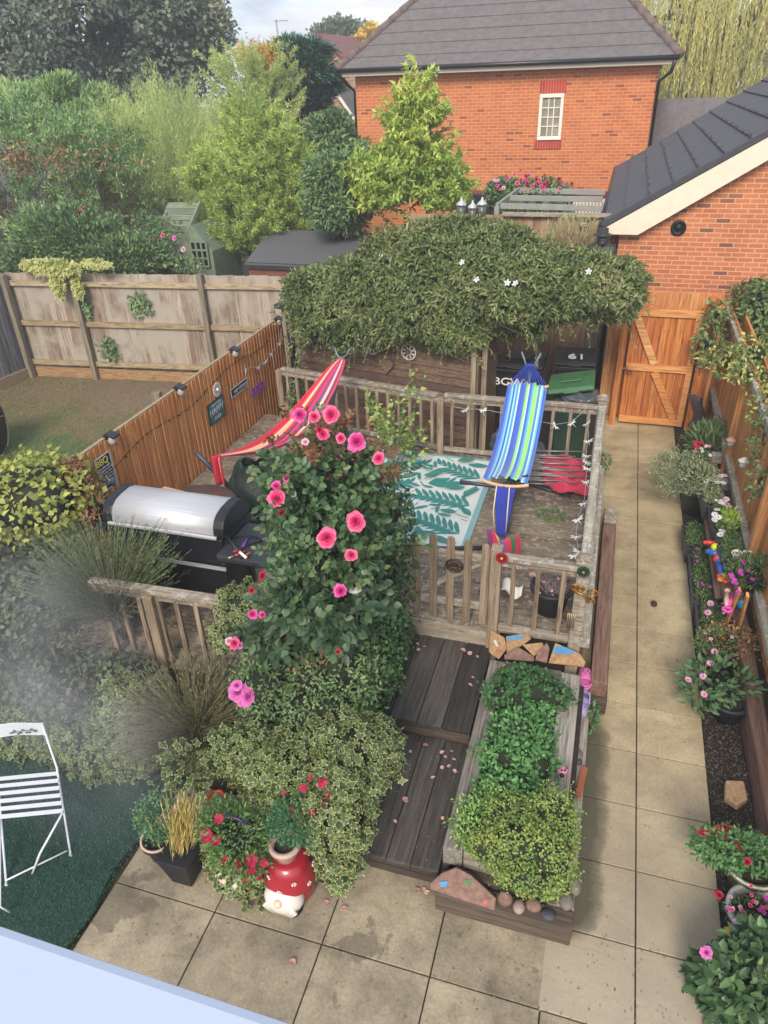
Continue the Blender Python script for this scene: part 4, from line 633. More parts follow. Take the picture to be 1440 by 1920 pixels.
b = MB(); b.box(((BX0+BX1)/2, BY, 1.25), (BX1-BX0-.02, .52, .30)); b.build('firebox', M['bbqblk'], bq_, bevel=.02); b = MB(); b.box(((BX0+BX1)/2, BY, .84), (BX1-BX0-.1, .5, .5)); b.build('cabinet', M['bbqblk'], bq_, bevel=.01)
for x in (BX0+.04, BX1-.04):
    for y in (-.24, .24): b = MB(); b.box((x, BY+y, .84), (.05, .05, .58)); b.build('leg', M['bbqblk'], bq_, bevel=.005)
b = MB(); b.box(((BX0+BX1)/2, BY-.29, 1.09), (BX1-BX0, .02, .03)); b.build('front_trim', M['steel'], bq_)
b = MB(); b.box((BX1+.32, BY-.14, 1.32), (.62, .60, .07)); b.build('side_table', M['bbqtab'], bq_, bevel=.02); b = MB(); b.box((BX1+.03, BY, 1.38), (.03, .5, .05)); b.build('table_rail', M['bbqblk'], bq_); b = MB(); b.box((BX0-.12, BY-.02, 1.32), (.2, .5, .05)); b.build('side_table', M['bbqtab'], bq_, bevel=.02)
tz = 1.37
def TP(u, v, z=tz): return G(u, v, z)
red, pur, org = plain('tool_red', '#b02a34', .5), plain('tool_purple', '#6a3a98', .5), plain('tool_orange', '#a8623a', .5)
def tool(name, label, segs):
    t = thing(name, label, 'barbecue tool', (segs[0][0][0].x, segs[0][0][0].y, tz))
    for nm, pts, r, mt in [(s[1], s[0], s[2], s[3]) for s in segs]: b = MB(); b.tube(pts, r, 8); b.build(nm, mt, t)
tool('pliers', 'red-handled pliers lying on the barbecue side table', [([TP(428, 1047), TP(440, 1042)], 'jaws', .012, M['alu']), ([TP(440, 1042), TP(460, 1034)], 'handle', .012, red), ([TP(438, 1035), TP(452, 1028)], 'handle', .012, red)])
tool('tongs', 'black-handled tongs with a white blade propped on the barbecue side table', [([TP(424, 1004, 1.45), TP(448, 1036, 1.4)], 'handle', .016, M['bbqblk']), ([TP(448, 1034, 1.4), TP(462, 1046, 1.39)], 'blade', .014, M['white'])])
tool('lighter', 'purple gas lighter lying on the barbecue side table', [([TP(455, 1026), TP(464, 1010)], 'body', .014, pur), ([TP(464, 1010), TP(474, 1006)], 'nozzle', .006, M['iron'])]); tool('wooden_brush', 'orange-brown wooden handled brush on the barbecue side table', [([TP(458, 1043), TP(470, 1036)], 'handle', .012, org), ([TP(449, 1046), TP(458, 1043)], 'head', .014, M['iron'])])
b = MB(); b.tube([TP(445, 1030), TP(470, 1020), TP(492, 1014), TP(480, 1007), TP(460, 1003), TP(440, 1008)], .008, 6); tag(b.build('cable', M['iron']), 'tangled thin black cable on the barbecue side table', 'cable')
TC = G(368, 946, 1.27); M['glass'] = plain('brown_glass_top', '#5e4c44', .15, .0, var=.2, scale=3, bmp=0); M['rattan'] = plain('rattan', '#3a2f2a', .8, var=.4, scale=60, bmp=1)
tb = thing('round_table', 'round brown glass-topped garden table between the fence and the barbecue', 'table', (TC.x, TC.y, DZ)); b = MB(); b.lathe([(.001, 1.255), (.40, 1.255), (.41, 1.265), (.40, 1.275), (.001, 1.275)], (TC.x, TC.y, 0), 40); b.build('tabletop', M['glass'], tb)
b = MB(); b.tube([Vector((TC.x+.41*math.cos(a), TC.y+.41*math.sin(a), 1.262)) for a in np.linspace(0, 2*PI, 33)], .016, 8, cap=False); b.build('rim', M['rattan'], tb)
for k in range(4): a = PI/4+k*PI/2; b = MB(); b.tube([(TC.x+.32*math.cos(a), TC.y+.32*math.sin(a), DZ), (TC.x+.3*math.cos(a), TC.y+.3*math.sin(a), 1.25)], .02, 8); b.build('leg', M['rattan'], tb)
c_ = G(316, 926, 1.285); b = MB(); b.box((c_.x, c_.y, 1.287), (.28, .2, .02), -.15); tag(b.build('chopping_board', wood('pine_board', ['#c39c68', '#d2ac78'], 'x', rough=.6), bevel=.004), 'pale wooden board lying on the round glass table', 'board'); c_ = G(349, 937, 1.283); b = MB(); b.box((c_.x, c_.y, 1.284), (.08, .03, .015), -.2); tag(b.build('white_block', M['white'], bevel=.004), 'small white block beside the wooden board on the round table', 'block')
# folded dark green cover
M['tarp'] = plain('dark_green_cover', '#26352f', .6, var=.3, scale=6, bmp=.6); b = MB(); c_ = G(478, 905, .8)
def tf(u, v):
    a = 2*PI*u; rr__ = (.30+.05*math.sin(a*3)+.03*math.sin(a*7+2))*(1-v*.8)**.6; return Vector((c_.x+rr__*1.35*math.cos(a), c_.y+rr__*math.sin(a), DZ+.02+.5*v**.7+.03*math.sin(a*5+v*9)))
b.surf(tf, 40, 14); tag(b.build('furniture_cover', M['tarp'], solid=.01), 'crumpled dark green furniture cover heaped behind the rose bush', 'cover')
# ================================================================== FENCE SIGNS, LIGHTS
SX = XO+.035
def FP(u, v): return AXX(u, v, SX)
sgn = thing('barbecue_sign', 'black chalkboard-style sign headed BBQ on the orange fence', 'sign', FP(200, 885)); c4 = [FP(175, 862), FP(206, 845), FP(217, 906), FP(191, 927)]
yc = sum(p.y for p in c4)/4; zc_ = sum(p.z for p in c4)/4; yw = (abs(c4[1].y-c4[0].y)+abs(c4[2].y-c4[3].y))/2; zh = (abs(c4[0].z-c4[3].z)+abs(c4[1].z-c4[2].z))/2
M['signblk'] = plain('sign_black', '#20252e', .5); M['signwht'] = plain('sign_white', '#b8bcc4', .6, bmp=0); M['signyel'] = plain('sign_yellow', '#d8cc58', .6, bmp=0); M['signteal'] = plain('sign_teal', '#3f6f6c', .6); M['signpur'] = plain('sign_purple', '#8a3a90', .6); M['signbrn'] = plain('sign_dark', '#33302f', .6)
def sign(root, yc, zc_, yw, zh, mat, frame=None):
    b = MB(); b.box((SX, yc, zc_), (.012, yw, zh)); b.build('plate', mat, root, bevel=.003)
    if frame:
        b = MB()
        for s in (-1, 1): b.box((SX+.004, yc+s*(yw/2-.006), zc_), (.012, .012, zh)); b.box((SX+.004, yc, zc_+s*(zh/2-.006)), (.012, yw-.026, .012))
        b.build('frame', frame, root)
sign(sgn, yc, zc_, yw, zh, M['signblk'], M['signwht']); text('BBQ', 'lettering', M['signyel'], sgn, (SX+.009, yc-.02, zc_+zh*.33), (0, 1, 0), (0, 0, 1), yw*.40, .002)
b = MB(); rn = random.Random(5)
for r_ in range(7):
    y = -yw*.4
    while y < yw*.36:
        L = rn.uniform(.02, .07); b.box((SX+.009, yc+y+L/2, zc_+zh*(.16-.085*r_)), (.003, L, zh*rn.uniform(.025, .045))); y += L+.014
b.box((SX+.009, yc, zc_-zh*.27), (.003, yw*.9, .006)); b.build('small_print', M['signwht'], sgn); b = MB(); b.lathe([(.035, 0), (.035, .004)], (SX+.008, yc-.06, zc_-zh*.38), 14, rot=Matrix.Rotation(PI/2, 3, 'Y')); b.lathe([(.05, 0), (.05, .004)], (SX+.008, yc+.07, zc_-zh*.38), 14, rot=Matrix.Rotation(PI/2, 3, 'Y')); b.build('doodle', plain('sign_blue', '#6a7a98', .6), sgn)
p = FP(406, 769); s2 = thing('happy_sign', 'teal metal sign reading HAPPY on the orange fence below the white flower', 'sign', p); sign(s2, p.y, p.z, .42, .30, M['signteal'], M['signblk']); text('THIS IS OUR', 'lettering', M['signwht'], s2, (SX+.009, p.y, p.z+.095), (0, 1, 0), (0, 0, 1), .05, .002); text('HAPPY', 'lettering', M['signwht'], s2, (SX+.009, p.y, p.z+.01), (0, 1, 0), (0, 0, 1), .125, .002); text('PLACE', 'lettering', M['signwht'], s2, (SX+.009, p.y, p.z-.095), (0, 1, 0), (0, 0, 1), .06, .002)
p = FP(448, 727); s3 = thing('plank_sign', 'narrow dark brown plank sign with pale writing on the orange fence, nearer the white flower', 'sign', p); sign(s3, p.y, p.z, .52, .13, M['signbrn'], M['signwht']); text('our victory', 'lettering', M['signwht'], s3, (SX+.009, p.y+.03, p.z), (0, 1, 0), (0, 0, 1), .085, .002)
p = FP(483, 729); s4 = thing('purple_sign', 'narrow bright purple sign on the orange fence, furthest from the camera', 'sign', p); sign(s4, p.y, p.z, .42, .13, M['signpur'], plain('sign_lilac', '#a86ab0', .6)); b = MB()
for k in range(5): b.box((SX+.009, p.y-.15+k*.07, p.z+.005*(k % 2)), (.003, .022, .05+.02*(k % 2)))
b.build('lettering', plain('sign_pink', '#d068c0', .6), s4)
def flower_disc(name, label, c, axes, r, npet, pm, cm, cat='ornament', parent=None):
    t = thing(name, label, cat, c) if parent is None else parent; X_, Y_ = (Vector(a) for a in axes); Z_ = X_.cross(Y_); b = MB()
    for k in range(npet):
        a = 2*PI*k/npet; d = X_*math.cos(a)+Y_*math.sin(a); e = -X_*math.sin(a)+Y_*math.cos(a); w_ = r*PI/npet*.95; b.prism([Vector(c)+d*r*.2-e*w_*.4, Vector(c)+d*r*.7-e*w_, Vector(c)+d*r*.95-e*w_*.6, Vector(c)+d*r, Vector(c)+d*r*.95+e*w_*.6, Vector(c)+d*r*.7+e*w_, Vector(c)+d*r*.2+e*w_*.4], Z_*.008)
    b.build('petals', pm, t); b = MB(); b.sphere(Vector(c)+Z_*.01, r*.24, 10, 6); b.build('centre', cm, t); return t
M['yel'] = plain('centre_yellow', '#c8a83a', .7)
flower_disc('metal_flower', 'white daisy-shaped metal flower on the orange fence above the teal sign', FP(405, 730)+Vector((.01, 0, 0)), ((0, 1, 0), (0, 0, 1)), .10, 11, M['white'], M['white'])
M['clear'] = plain('frosted_plastic', '#a8a49c', .3)
for i, (u, v) in enumerate([(204, 823), (334, 735), (436, 661), (519, 599)]):
    p = AXX(u, v, XO+.02); t = thing('fence_solar_light', ['nearest', 'second', 'third', 'furthest'][i]+' black-capped solar light on top of the orange fence, counting from the camera', 'solar light', (p.x, p.y, 1.7), 'solar lights along the orange fence'); z = 1.80
    b = MB(); b.prism([(XO+.02, p.y-.06, z+.03), (XO+.02, p.y+.06, z+.03), (XO+.13, p.y+.06, z-.005), (XO+.13, p.y-.06, z-.005)], (0, 0, .02)); b.box((XO+.02, p.y, z), (.06, .1, .05)); b.build('cap', M['blackp'], t, bevel=.004); b = MB(); b.sphere((XO+.06, p.y, z-.04), (.05, .05, .06)); b.build('diffuser', M['clear'], t)
b = MB(); 
for i in range(22):
    t0, t1 = i/22, (i+1)/22; f = lambda t: Vector((XO+.03, 4.9+5.0*t, 1.42+.2*t-.05*math.sin(t*15)))
    b.tube([f(t0), f(t1)], .004, 4, cap=False); q = f(t0); b.tube([q, q+Vector((.01, random.uniform(-.03, .03), random.uniform(-.04, .04)))], .007, 4)
tag(b.build('string_of_lights', M['iron']), 'thin dark string of tiny lights strung along the middle of the orange fence', 'light string'); 
# dragonfly lights
M['dfly'] = plain('white_dragonfly', '#d9dee0', .4, var=.05); M['wire'] = plain('thin_wire', '#a9a9a2', .6)
def make_dfly():
    t = thing('dragonfly_light', 'small white dragonfly light', 'fairy light', (0, 0, 0)); b = MB(); b.tube([(0, 0, .02), (0, 0, -.08)], [.008, .003], 6); b.build('body', M['dfly'], t); b = MB()
    for sx in (-1, 1):
        for dz, L in ((.03, .075), (-.012, .06)): b.prism([(0, 0, .005), (sx*L*.5, .004, dz*.5+.016), (sx*L, .006, dz), (sx*L*.5, .004, dz*.5-.012)], (0, .003, 0))
    b.build('wings', M['dfly'], t); return t
df0 = make_dfly(); used = False
def place_dfly(p, group, lab, rz, ry):
    global used
    o = df0 if not used else copy_tree(df0); used = True; o.location = p; o.scale = (.85,)*3; o.rotation_euler = (random.uniform(-.4, .4), ry, rz); o['label'] = lab; o['group'] = group
L1 = [(1103, 768), (1101, 795), (1104, 828), (1099, 856), (1099, 868), (1101, 880), (1099, 905), (1096, 945), (1085, 975), (1080, 1008), (1084, 1035), (1078, 1043)]
for i, (u, v) in enumerate(L1): place_dfly(G(u, v, 1.27), 'dragonfly lights along the right railing', 'white dragonfly light hanging on the inside of the right-hand deck railing', random.uniform(-.6, .6), random.uniform(-.6, .6))
L2 = [(873, 770), (906, 770), (1040, 799), (1073, 794)]
for (u, v) in L2: place_dfly(AY(u, v, 8.62), 'dragonfly lights along the back railing', 'white dragonfly light strung across the back railing beside the blue hammock', random.uniform(-.3, .3), random.uniform(-.9, .9))
L3 = [(461, 693), (485, 689), (497, 680), (509, 664), (524, 645)]
for (u, v) in L3: place_dfly(AXX(u, v, XO+.05), 'dragonfly lights at the fence end', 'white dragonfly light hanging at the far end of the orange fence', random.uniform(1, 2), random.uniform(-.9, .9))
for nm, pts, lab in (('light_wire', [G(u, v-8, 1.27) for u, v in L1], 'pale wire of the dragonfly lights on the right railing'), ('light_wire', [AY(850, 762, 8.62)]+[AY(u, v-3, 8.62) for u, v in L2]+[AY(1100, 765, 8.62)], 'pale wire of the dragonfly lights on the back railing'), ('light_wire', [AXX(u, v-2, XO+.05) for u, v in L3]+[AXX(530, 600, XO+.05)], 'pale wire of the dragonfly lights at the far end of the orange fence')): b = MB(); b.tube(pts, .0035, 4); tag(b.build(nm, M['wire']), lab, 'wire')
# ================================================================== RAIL ORNAMENTS, STONES, CLOGS
flower_disc('metal_flower', 'red metal flower screwed to the post right of the picket gate', AY(941, 1046, 5.13), ((1, 0, 0), (0, 0, 1)), .055, 10, plain('flower_red', '#a01c28', .5), M['yel']); flower_disc('metal_flower', 'dark green metal flower on the deck corner post', AY(1094, 1072, 5.13), ((1, 0, 0), (0, 0, 1)), .055, 9, plain('flower_green', '#1f4a38', .5), plain('flower_coral', '#c05a40', .5))
p = AY(852, 1061, 5.19); t = thing('round_plaque', 'round bronze openwork plaque hung on the picket gate', 'plaque', p); b = MB(); b.tube([p+Vector((.075*math.cos(a), 0, .065*math.sin(a))) for a in np.linspace(0, 2*PI, 25)], .01, 6, cap=False); b.build('ring', plain('bronze', '#4a382c', .5, .5), t); b = MB()
for k in range(9): a = k*.7; b.sphere(p+Vector((.04*math.cos(a), -.004, .035*math.sin(a))), (.018, .006, .014), 8, 5)
b.box(p, (.13, .006, .02)); b.build('openwork', bpy.data.materials['bronze'], t)
M['gold'] = plain('brass', '#9a7236', .4, .7, var=.3); p = AY(1090, 1112, 5.1); t = thing('brass_butterfly', 'brass butterfly ornament on the deck corner post below the green flower', 'ornament', p); b = MB(); b.tube([p+Vector((-.07, 0, .02)), p+Vector((.09, 0, -.05))], .012, 8); b.build('body', M['gold'], t)
for k, (dx, dz, rr__) in enumerate([(-.06, .05, .04), (-.015, .045, .035), (.09, .02, .04), (.085, -.07, .035)]): b = MB(); c_ = p+Vector((dx, 0, dz)); b.tube([c_+Vector((rr__*math.cos(a), 0, rr__*math.sin(a)*.8)) for a in np.linspace(0, 2*PI, 13)], .008, 5, cap=False); b.tube([c_+Vector((rr__*.5*math.cos(a), 0, rr__*.4*math.sin(a))) for a in np.linspace(0, 2*PI, 11)], .006, 5, cap=False); b.build('wing', M['gold'], t)
p = AY(1072, 1150, 5.1); t = thing('wind_chime', 'wind chime of thin pale metal tubes hanging on the deck corner post', 'wind chime', p); 
for k in range(5): b = MB(); b.tube([p+Vector((-.03+.015*k, 0, 0)), p+Vector((-.03+.015*k, 0, -.16-.01*(k % 3)))], .005, 6); b.build('chime', plain('chime', '#a89878', .4, .6), t)
M['sand'] = plain('sandstone', '#a3835e', .9, var=.35, scale=26, bmp=1.); M['sandp'] = plain('pink_sandstone', '#84685c', .9, var=.35, scale=26, bmp=1.); M['paintb'] = plain('blue_paint', '#4c88b4', .8, var=.15, scale=20); M['paintp'] = plain('pink_paint', '#b85a5a', .8); M['paintw'] = plain('white_paint', '#c9c4bc', .8)
def stone(poly, pt, nrm, mat, label, th=.04, off=(640, 1160), k=2.88, paint=None, name='flat_stone', grp=None):
    t = thing(name, label, 'stone', PL(poly[0][0]/k+off[0], poly[0][1]/k+off[1], pt, nrm), grp); nn = Vector(nrm).normalized(); pp = [PL(x/k+off[0], y/k+off[1], pt, nrm)+nn*random.uniform(-.006, .006) for x, y in poly]; b = MB(); b.prism([p for p in pp], nn*-th); b.build('slab', mat, t, bevel=.006)
    for (pl, mt) in (paint or []): b = MB(); b.prism([PL(x/k+off[0], y/k+off[1], pt, nrm)+nn*.008 for x, y in pl], nn*-.004); b.build('paint_patch', mt, t)
PS, NS = (-.2, 5.0, .5), (0, -.8, .75)
stone([(805, 60), (880, 100), (895, 160), (850, 220), (795, 180)], PS, NS, M['sand'], 'leftmost sandstone slab of the painted row below the railing, with white and pink marks', paint=[([(820, 120), (835, 115), (850, 150), (838, 152)], M['paintw']), ([(835, 170), (858, 160), (862, 172), (840, 182)], M['paintp'])])
stone([(888, 95), (1010, 75), (1025, 108), (985, 140), (893, 190)], (-.2, 5.04, .5), NS, M['sand'], 'tan stone with a band of faded blue paint, second from the left behind the bed', paint=[([(895, 98), (975, 88), (985, 108), (900, 118)], M['paintb'])]); stone([(880, 195), (950, 150), (1040, 205), (1040, 232), (880, 220)], (-.2, 4.96, .47), NS, M['sandp'], 'low purplish triangular stone in the row behind the herb bed'); stone([(975, 140), (1085, 128), (1095, 150), (1040, 205)], (-.2, 5.02, .5), NS, M['sand'], 'plain tan wedge-shaped stone in the middle of the row behind the bed'); stone([(1045, 225), (1060, 175), (1110, 130), (1125, 160), (1110, 240)], (-.2, 4.98, .5), NS, M['sandp'], 'upright pinkish pointed stone just left of the blue painted stone')
stone([(1118, 240), (1155, 130), (1290, 190), (1320, 235), (1310, 262)], (-.2, 4.97, .5), NS, M['sand'], 'large orange stone with a blue painted sky at the right end of the row', paint=[([(1160, 145), (1215, 155), (1270, 190), (1200, 192), (1140, 185)], M['paintb']), ([(1240, 210), (1250, 210), (1250, 220), (1240, 220)], M['paintp'])])
stone([(480, 1430), (540, 1375), (620, 1345), (700, 1385), (835, 1510), (830, 1578), (480, 1462)], (-.3, 2.86, .26), (0, -.75, .8), M['sandp'], 'big triangular painted stone leaning on the front sleeper of the bed', .05, paint=[([(530, 1420), (575, 1415), (570, 1445), (540, 1450)], M['paintb']), ([(765, 1515), (790, 1515), (790, 1540), (768, 1540)], M['paintp']), ([(665, 1410), (705, 1405), (700, 1430), (672, 1435)], plain('green_paint', '#4a7a48', .8))])
M['pebble'] = plain('pebble', '#6f6861', .7, var=.25, scale=9); M['pebp'] = plain('pebble_pink', '#9a857c', .7, var=.2); M['pebd'] = plain('pebble_dark', '#44464c', .7, var=.2)
def peb(label, c, r, mt, cat='stone', rz=0): b = MB(); b.sphere((0, 0, 0), r, 18, 12, jit=.04); o = b.build('pebble', mt, loc=(0, 0, 0)); o.location = c; o.rotation_euler = (random.uniform(-.2, .2), 0, rz); tag(o, label, cat)
peb('upright brown oblong stone right of the big triangular stone', G(947, 1685, .27), (.05, .04, .08), M['sandp']); peb('rounded mauve pebble on the front ledge of the bed', G(973, 1700, .23), (.04, .05, .035), M['pebp']); peb('brown flattish pebble beside the mauve pebble on the front ledge', G(1000, 1697, .23), (.055, .045, .04), M['sandp']); peb('dark slate pebble on the front ledge nearest the corner', G(1028, 1715, .22), (.05, .04, .025), M['pebd']); peb('grey rounded cobble at the right end of the front ledge', G(1062, 1690, .24), (.05, .06, .04), M['pebble']); peb('pale grey cobble on the right ledge under the shrub', G(1078, 1660, .24), (.045, .07, .05), M['pebble'])
peb('pinkish pebble on the right ledge nearest the clogs', G(1081, 1375, .23), (.03, .05, .03), M['pebp']); peb('grey long cobble on the right ledge below the clogs', G(1080, 1390, .24), (.032, .06, .035), M['pebble']); peb('grey pointed cobble on the right ledge', G(1082, 1415, .24), (.045, .055, .035), M['pebble']); peb('small dark grey pebble beside the pointed cobble', G(1084, 1428, .23), (.035, .03, .025), M['pebd']); peb('small white pebble on the right ledge', G(1078, 1436, .23), (.02, .03, .02), M['white']); peb('yellowish upright stone in the back left corner of the bed', G(945, 1255, .44), (.03, .03, .07), plain('pebble_yellow', '#a8935c', .8))
b = MB(); b.prism([G(1090, 1440, .22), G(1102, 1445, .22), G(1088, 1500, .22), G(1078, 1495, .22)], (0, 0, .03)); tag(b.build('brick_offcut', M['potter']), 'brown tile offcut on the right ledge of the bed', 'tile'); b = MB(); b.prism([(1.36, 4.42, .02), (1.5, 4.45, .02), (1.51, 4.28, .02), (1.43, 4.19, .02), (1.34, 4.25, .02)], (0, 0, .07)); tag(b.build('border_stone', plain('tan_stone', '#b0906e', .9, var=.3, scale=30, bmp=1.), bevel=.015), 'angular tan stone lying on the dark chippings of the right border', 'stone')
def clog(label, c, rz, mt, tilt=0):
    t = thing('garden_clog', label, 'shoe', (0, 0, 0)); b = MB()
    def sole(u, v): a = 2*PI*u; L = .11; w_ = .042+.008*math.cos(a); return Vector((w_*math.sin(a), L*math.cos(a), [0, .018, .02][v]))
    vs = [sole(i/24, v) for v in (0, 1) for i in range(24)]; b.add(vs, [(i, (i+1) % 24, 24+(i+1) % 24, 24+i) for i in range(24)]+[tuple(range(24))[::-1], tuple(range(24, 48))]); b.build('sole', mt, t)
    b = MB(); b.surf(lambda u, v: Vector((.045*math.cos(PI*u)*(1-.25*v*v), .105-.13*(1-v)-.005, .015+.05*math.sin(PI*u)*(1-v**3)**.5)) if v < 1 else Vector((.03*math.cos(PI*u), .105, .015)), 14, 8); b.surf(lambda u, v: Vector((.043*math.cos(PI*u), -.04-.06*math.sin(PI*u), .018+.035*v)), 12, 2); b.build('upper', mt, t, solid=.006)
    b = MB()
    for (x, y) in ((0, .07), (-.02, .055), (.02, .055), (-.012, .035), (.012, .035), (-.028, .03), (.028, .03), (0, .015)): zz = .015+.05*math.sqrt(max(0, 1-(x/.045)**2))*(1-((y+.03)/.14)**3)**.5; b.lathe([(.004, 0), (.004, .004), (.001, .004)], (x, y, zz+.003), 8)
    b.build('vent_holes', plain('dark_hole', '#2a2630', .9), t); b = MB(); b.tube([(-.045, 0, .03), (-.04, -.07, .06), (0, -.1, .068), (.04, -.07, .06), (.045, 0, .03)], .006, 6); b.build('strap', mt, t)
    t.location = c; t.rotation_euler = (tilt, 0, rz); t.scale = (1.3, 1.3, 1.3)
clog('pink garden clog lying sole up on the bed ledge', G(1096, 1277, .27), .05, plain('clog_pink', '#d070a8', .5), .15); clog('lilac garden clog with vent holes on the ledge below the pink one', G(1091, 1325, .24), PI-.05, plain('clog_lilac', '#9a8cba', .5), 0)
peb('dark crumpled dead leaf lying on the path slabs', G(1226, 1132, .015), (.035, .05, .012), plain('dead_leaf', '#3c302a', .9), 'leaf')
# fallen petals
M['petal'] = leafmat('fallen_petal', ['#d99aa6', '#e3b9ae', '#d4a592', '#c98a86'], trans=.2, raw=True); pet = [(769, 1203), (783, 1208), (784, 1218), (797, 1213), (869, 1220), (880, 1225), (895, 1232), (887, 1271), (882, 1285), (756, 1391), (799, 1398), (769, 1409), (728, 1421), (733, 1407), (828, 1410), (835, 1420), (848, 1409), (852, 1425), (841, 1436), (828, 1439), (852, 1446), (812, 1457), (759, 1500), (702, 1465), (702, 1475), (741, 1541), (829, 1534), (784, 1670), (795, 1668), (800, 1672), (613, 1693), (645, 1702), (550, 1805)]
for i, (u, v) in enumerate(pet):
    z = .395 if v < 1300 else (.225 if v < 1600 else .004); q = G(u, v, z); b = MB(); r_ = random.uniform(.016, .03); a0 = random.uniform(0, 6)
    b.surf(lambda s, t_: q+Vector((r_*(.02+t_)*math.cos(6.283*s)*(.8+.25*math.sin(s*9+a0)), r_*(.02+t_)*math.sin(6.283*s)*(.65+.3*math.cos(s*7+a0)), .003+.35*r_*t_*t_*(.5+.5*math.sin(6.283*s+a0)))), 12, 3); tag(b.build('fallen_petal', M['petal'], solid=.001), 'pale pink fallen rose petal on the %s' % ('upper dark step' if z > .3 else ('lower dark step' if z > .1 else 'patio slabs')), 'petal', 'fallen petals on the %s' % ('upper step' if z > .3 else ('lower step' if z > .1 else 'patio')))
# ================================================================== WINDOW SILL, CHAIR, OBJECTS LEFT
M['sill'] = plain('white_window_sill', '#b2bccf', .35, var=.01, bmp=0); b = MB(); b.box((-.5, .06, 4.465), (2.0, .26, .07)); tag(b.build('window_sill', M['sill'], bevel=.008), 'white upstairs window sill in the bottom left corner', 'window sill')
M['chair'] = plain('white_metal', '#d2d6dc', .4, var=.04)
ch = thing('folding_chair', 'white slatted metal bistro chair standing on the green turf at the left edge', 'chair', (-3.75, 2.5, 0)); 
SR, SF = G(108, 1450, .44), G(118, 1520, .44); SL0, SLF = SR+Vector((-.42, -.17, 0)), SF+Vector((-.42, -.17, 0))
for k in range(6):
    a, c = SR.lerp(SF, k/5), SL0.lerp(SLF, k/5); b = MB(); b.beam(a, c, .032, .008); b.build('seat_slat', M['chair'], ch)
T1 = G(78, 1355, .85); T0 = T1+Vector((-.4, -.16, 0)); b = MB(); dz = Vector((0, 0, -.13)); ctr = [T0, T0.lerp(T1, .25)+Vector((0, 0, .02)), T0.lerp(T1, .5)+Vector((0, 0, .03)), T0.lerp(T1, .75)+Vector((0, 0, .015)), T1]; b.prism(ctr+[p+dz for p in ctr[::-1]], (.003, -.008, 0)); bp = b.build('back_panel', M['chair'], ch, bevel=.003)
b = MB()
for k in range(9): q = T0.lerp(T1, .45+.05*k)+Vector((.006, -.014, -.065+.02*math.sin(k*2))); b.prism([q+Vector((-.015, 0, 0)), q+Vector((0, 0, .01)), q+Vector((.015, 0, .003)), q+Vector((0, 0, -.01))], (.002, -.003, 0))
b.tube([T0.lerp(T1, .4)+Vector((.006, -.014, -.07)), T0.lerp(T1, .65)+Vector((.006, -.014, -.055)), T0.lerp(T1, .9)+Vector((.006, -.014, -.06))], .003, 5); b.build('leaf_cutout', plain('cutout_shadow', '#3a4038', .8), bp)
FR, FL_ = G(133, 1605, .01), G(12, 1660, .01)
for nm, pts in (('leg', [T1, T1.lerp(SR, .9)+Vector((0, .01, 0)), FR+(FR-SR)*.0]), ('leg', [T0, SL0, FL_]), ('rear_leg', [SF+Vector((0, 0, -.01)), G(75, 1600, .2), G(60, 1640, .01)]), ('rear_leg', [SLF, G(0, 1700, .15), G(22, 1712, .01)])):
    b = MB(); b.tube(pts, .009, 7); b.build(nm, M['chair'], ch)
b = MB(); b.tube([FR+Vector((-.015, 0, .06)), FL_+Vector((.01, 0, .06))], .007, 6); b.build('stretcher', M['chair'], ch)
for q in (FR, FL_): b = MB(); b.sphere(q, (.022, .016, .012)); b.build('foot', M['chair'], ch)
# tunnel hoop on neighbour's lawn
c_ = G(-12, 800, .45); t = thing('play_tunnel', 'black fabric pop-up play tunnel end with pale piping on the neighbouring lawn', 'play tunnel', (c_.x, c_.y, 0)); b = MB(); rot = Matrix.Rotation(R(25), 3, 'Z'); b.lathe([(.001, .02), (.46, .02), (.47, .0), (.46, -.5), (.001, -.5)], c_, 30, rot=rot @ Matrix.Rotation(PI/2, 3, 'Y')); b.build('fabric', plain('black_nylon', '#1c1d22', .6, var=.3), t)
b = MB(); b.tube([c_+rot @ Vector((.03, .47*math.cos(a), .47*math.sin(a))) for a in np.linspace(0, 2*PI, 33)], .012, 6, cap=False); b.tube([c_+rot @ Vector((.04, .44*math.cos(a), .44*math.sin(a)*.3-.05)) for a in np.linspace(-.5, 1.3, 9)], .009, 6); b.build('piping', plain('cream_piping', '#a89a80', .7), t)
# ================================================================== VEGETATION, FAR
def px2m(y): return y/1350*1.17
def ell(u, v, y, wu, hv, dep):
    """ellipsoid at depth y whose outline spans wu x hv photo pixels (depth radius taken into account)"""
    d = ray(u, v); t_ = y/d.y; c = Vector((d.x*t_, y, CH+d.z*t_)); th = math.asin(-d.z/d.length); cf = 1/math.sqrt(1+((v-960)/FPX)**2); h = hv/2*t_*cf/FPX*1.04; w_ = wu/2*t_/FPX*1.04
    sn_ = abs(math.sin(th)); dep = min(dep, .72*h/max(sn_, .05)); return (c.x, c.y, c.z, w_, dep, math.sqrt(max(h*h-(dep*sn_)**2, (.3*h)**2))/math.cos(th))
M['lf_oak'] = leafmat('hazed_oak_leaf', ['#3f5052', '#4c5f5e', '#5c6c66', '#747c68', '#8e8a70'], k=1.0, big=.35, trans=.2)  # blue-grey of distance haze is mixed into these leaf colours
M['lf_cedar'] = leafmat('cedar_leaf', ['#2a4f4a', '#346058', '#447066', '#568074'], k=.95, trans=.1); M['lf_con'] = leafmat('conifer_leaf', ['#36543e', '#4c6c4a', '#72905e', '#98aa70'], k=1.1, big=.8, trans=.15)
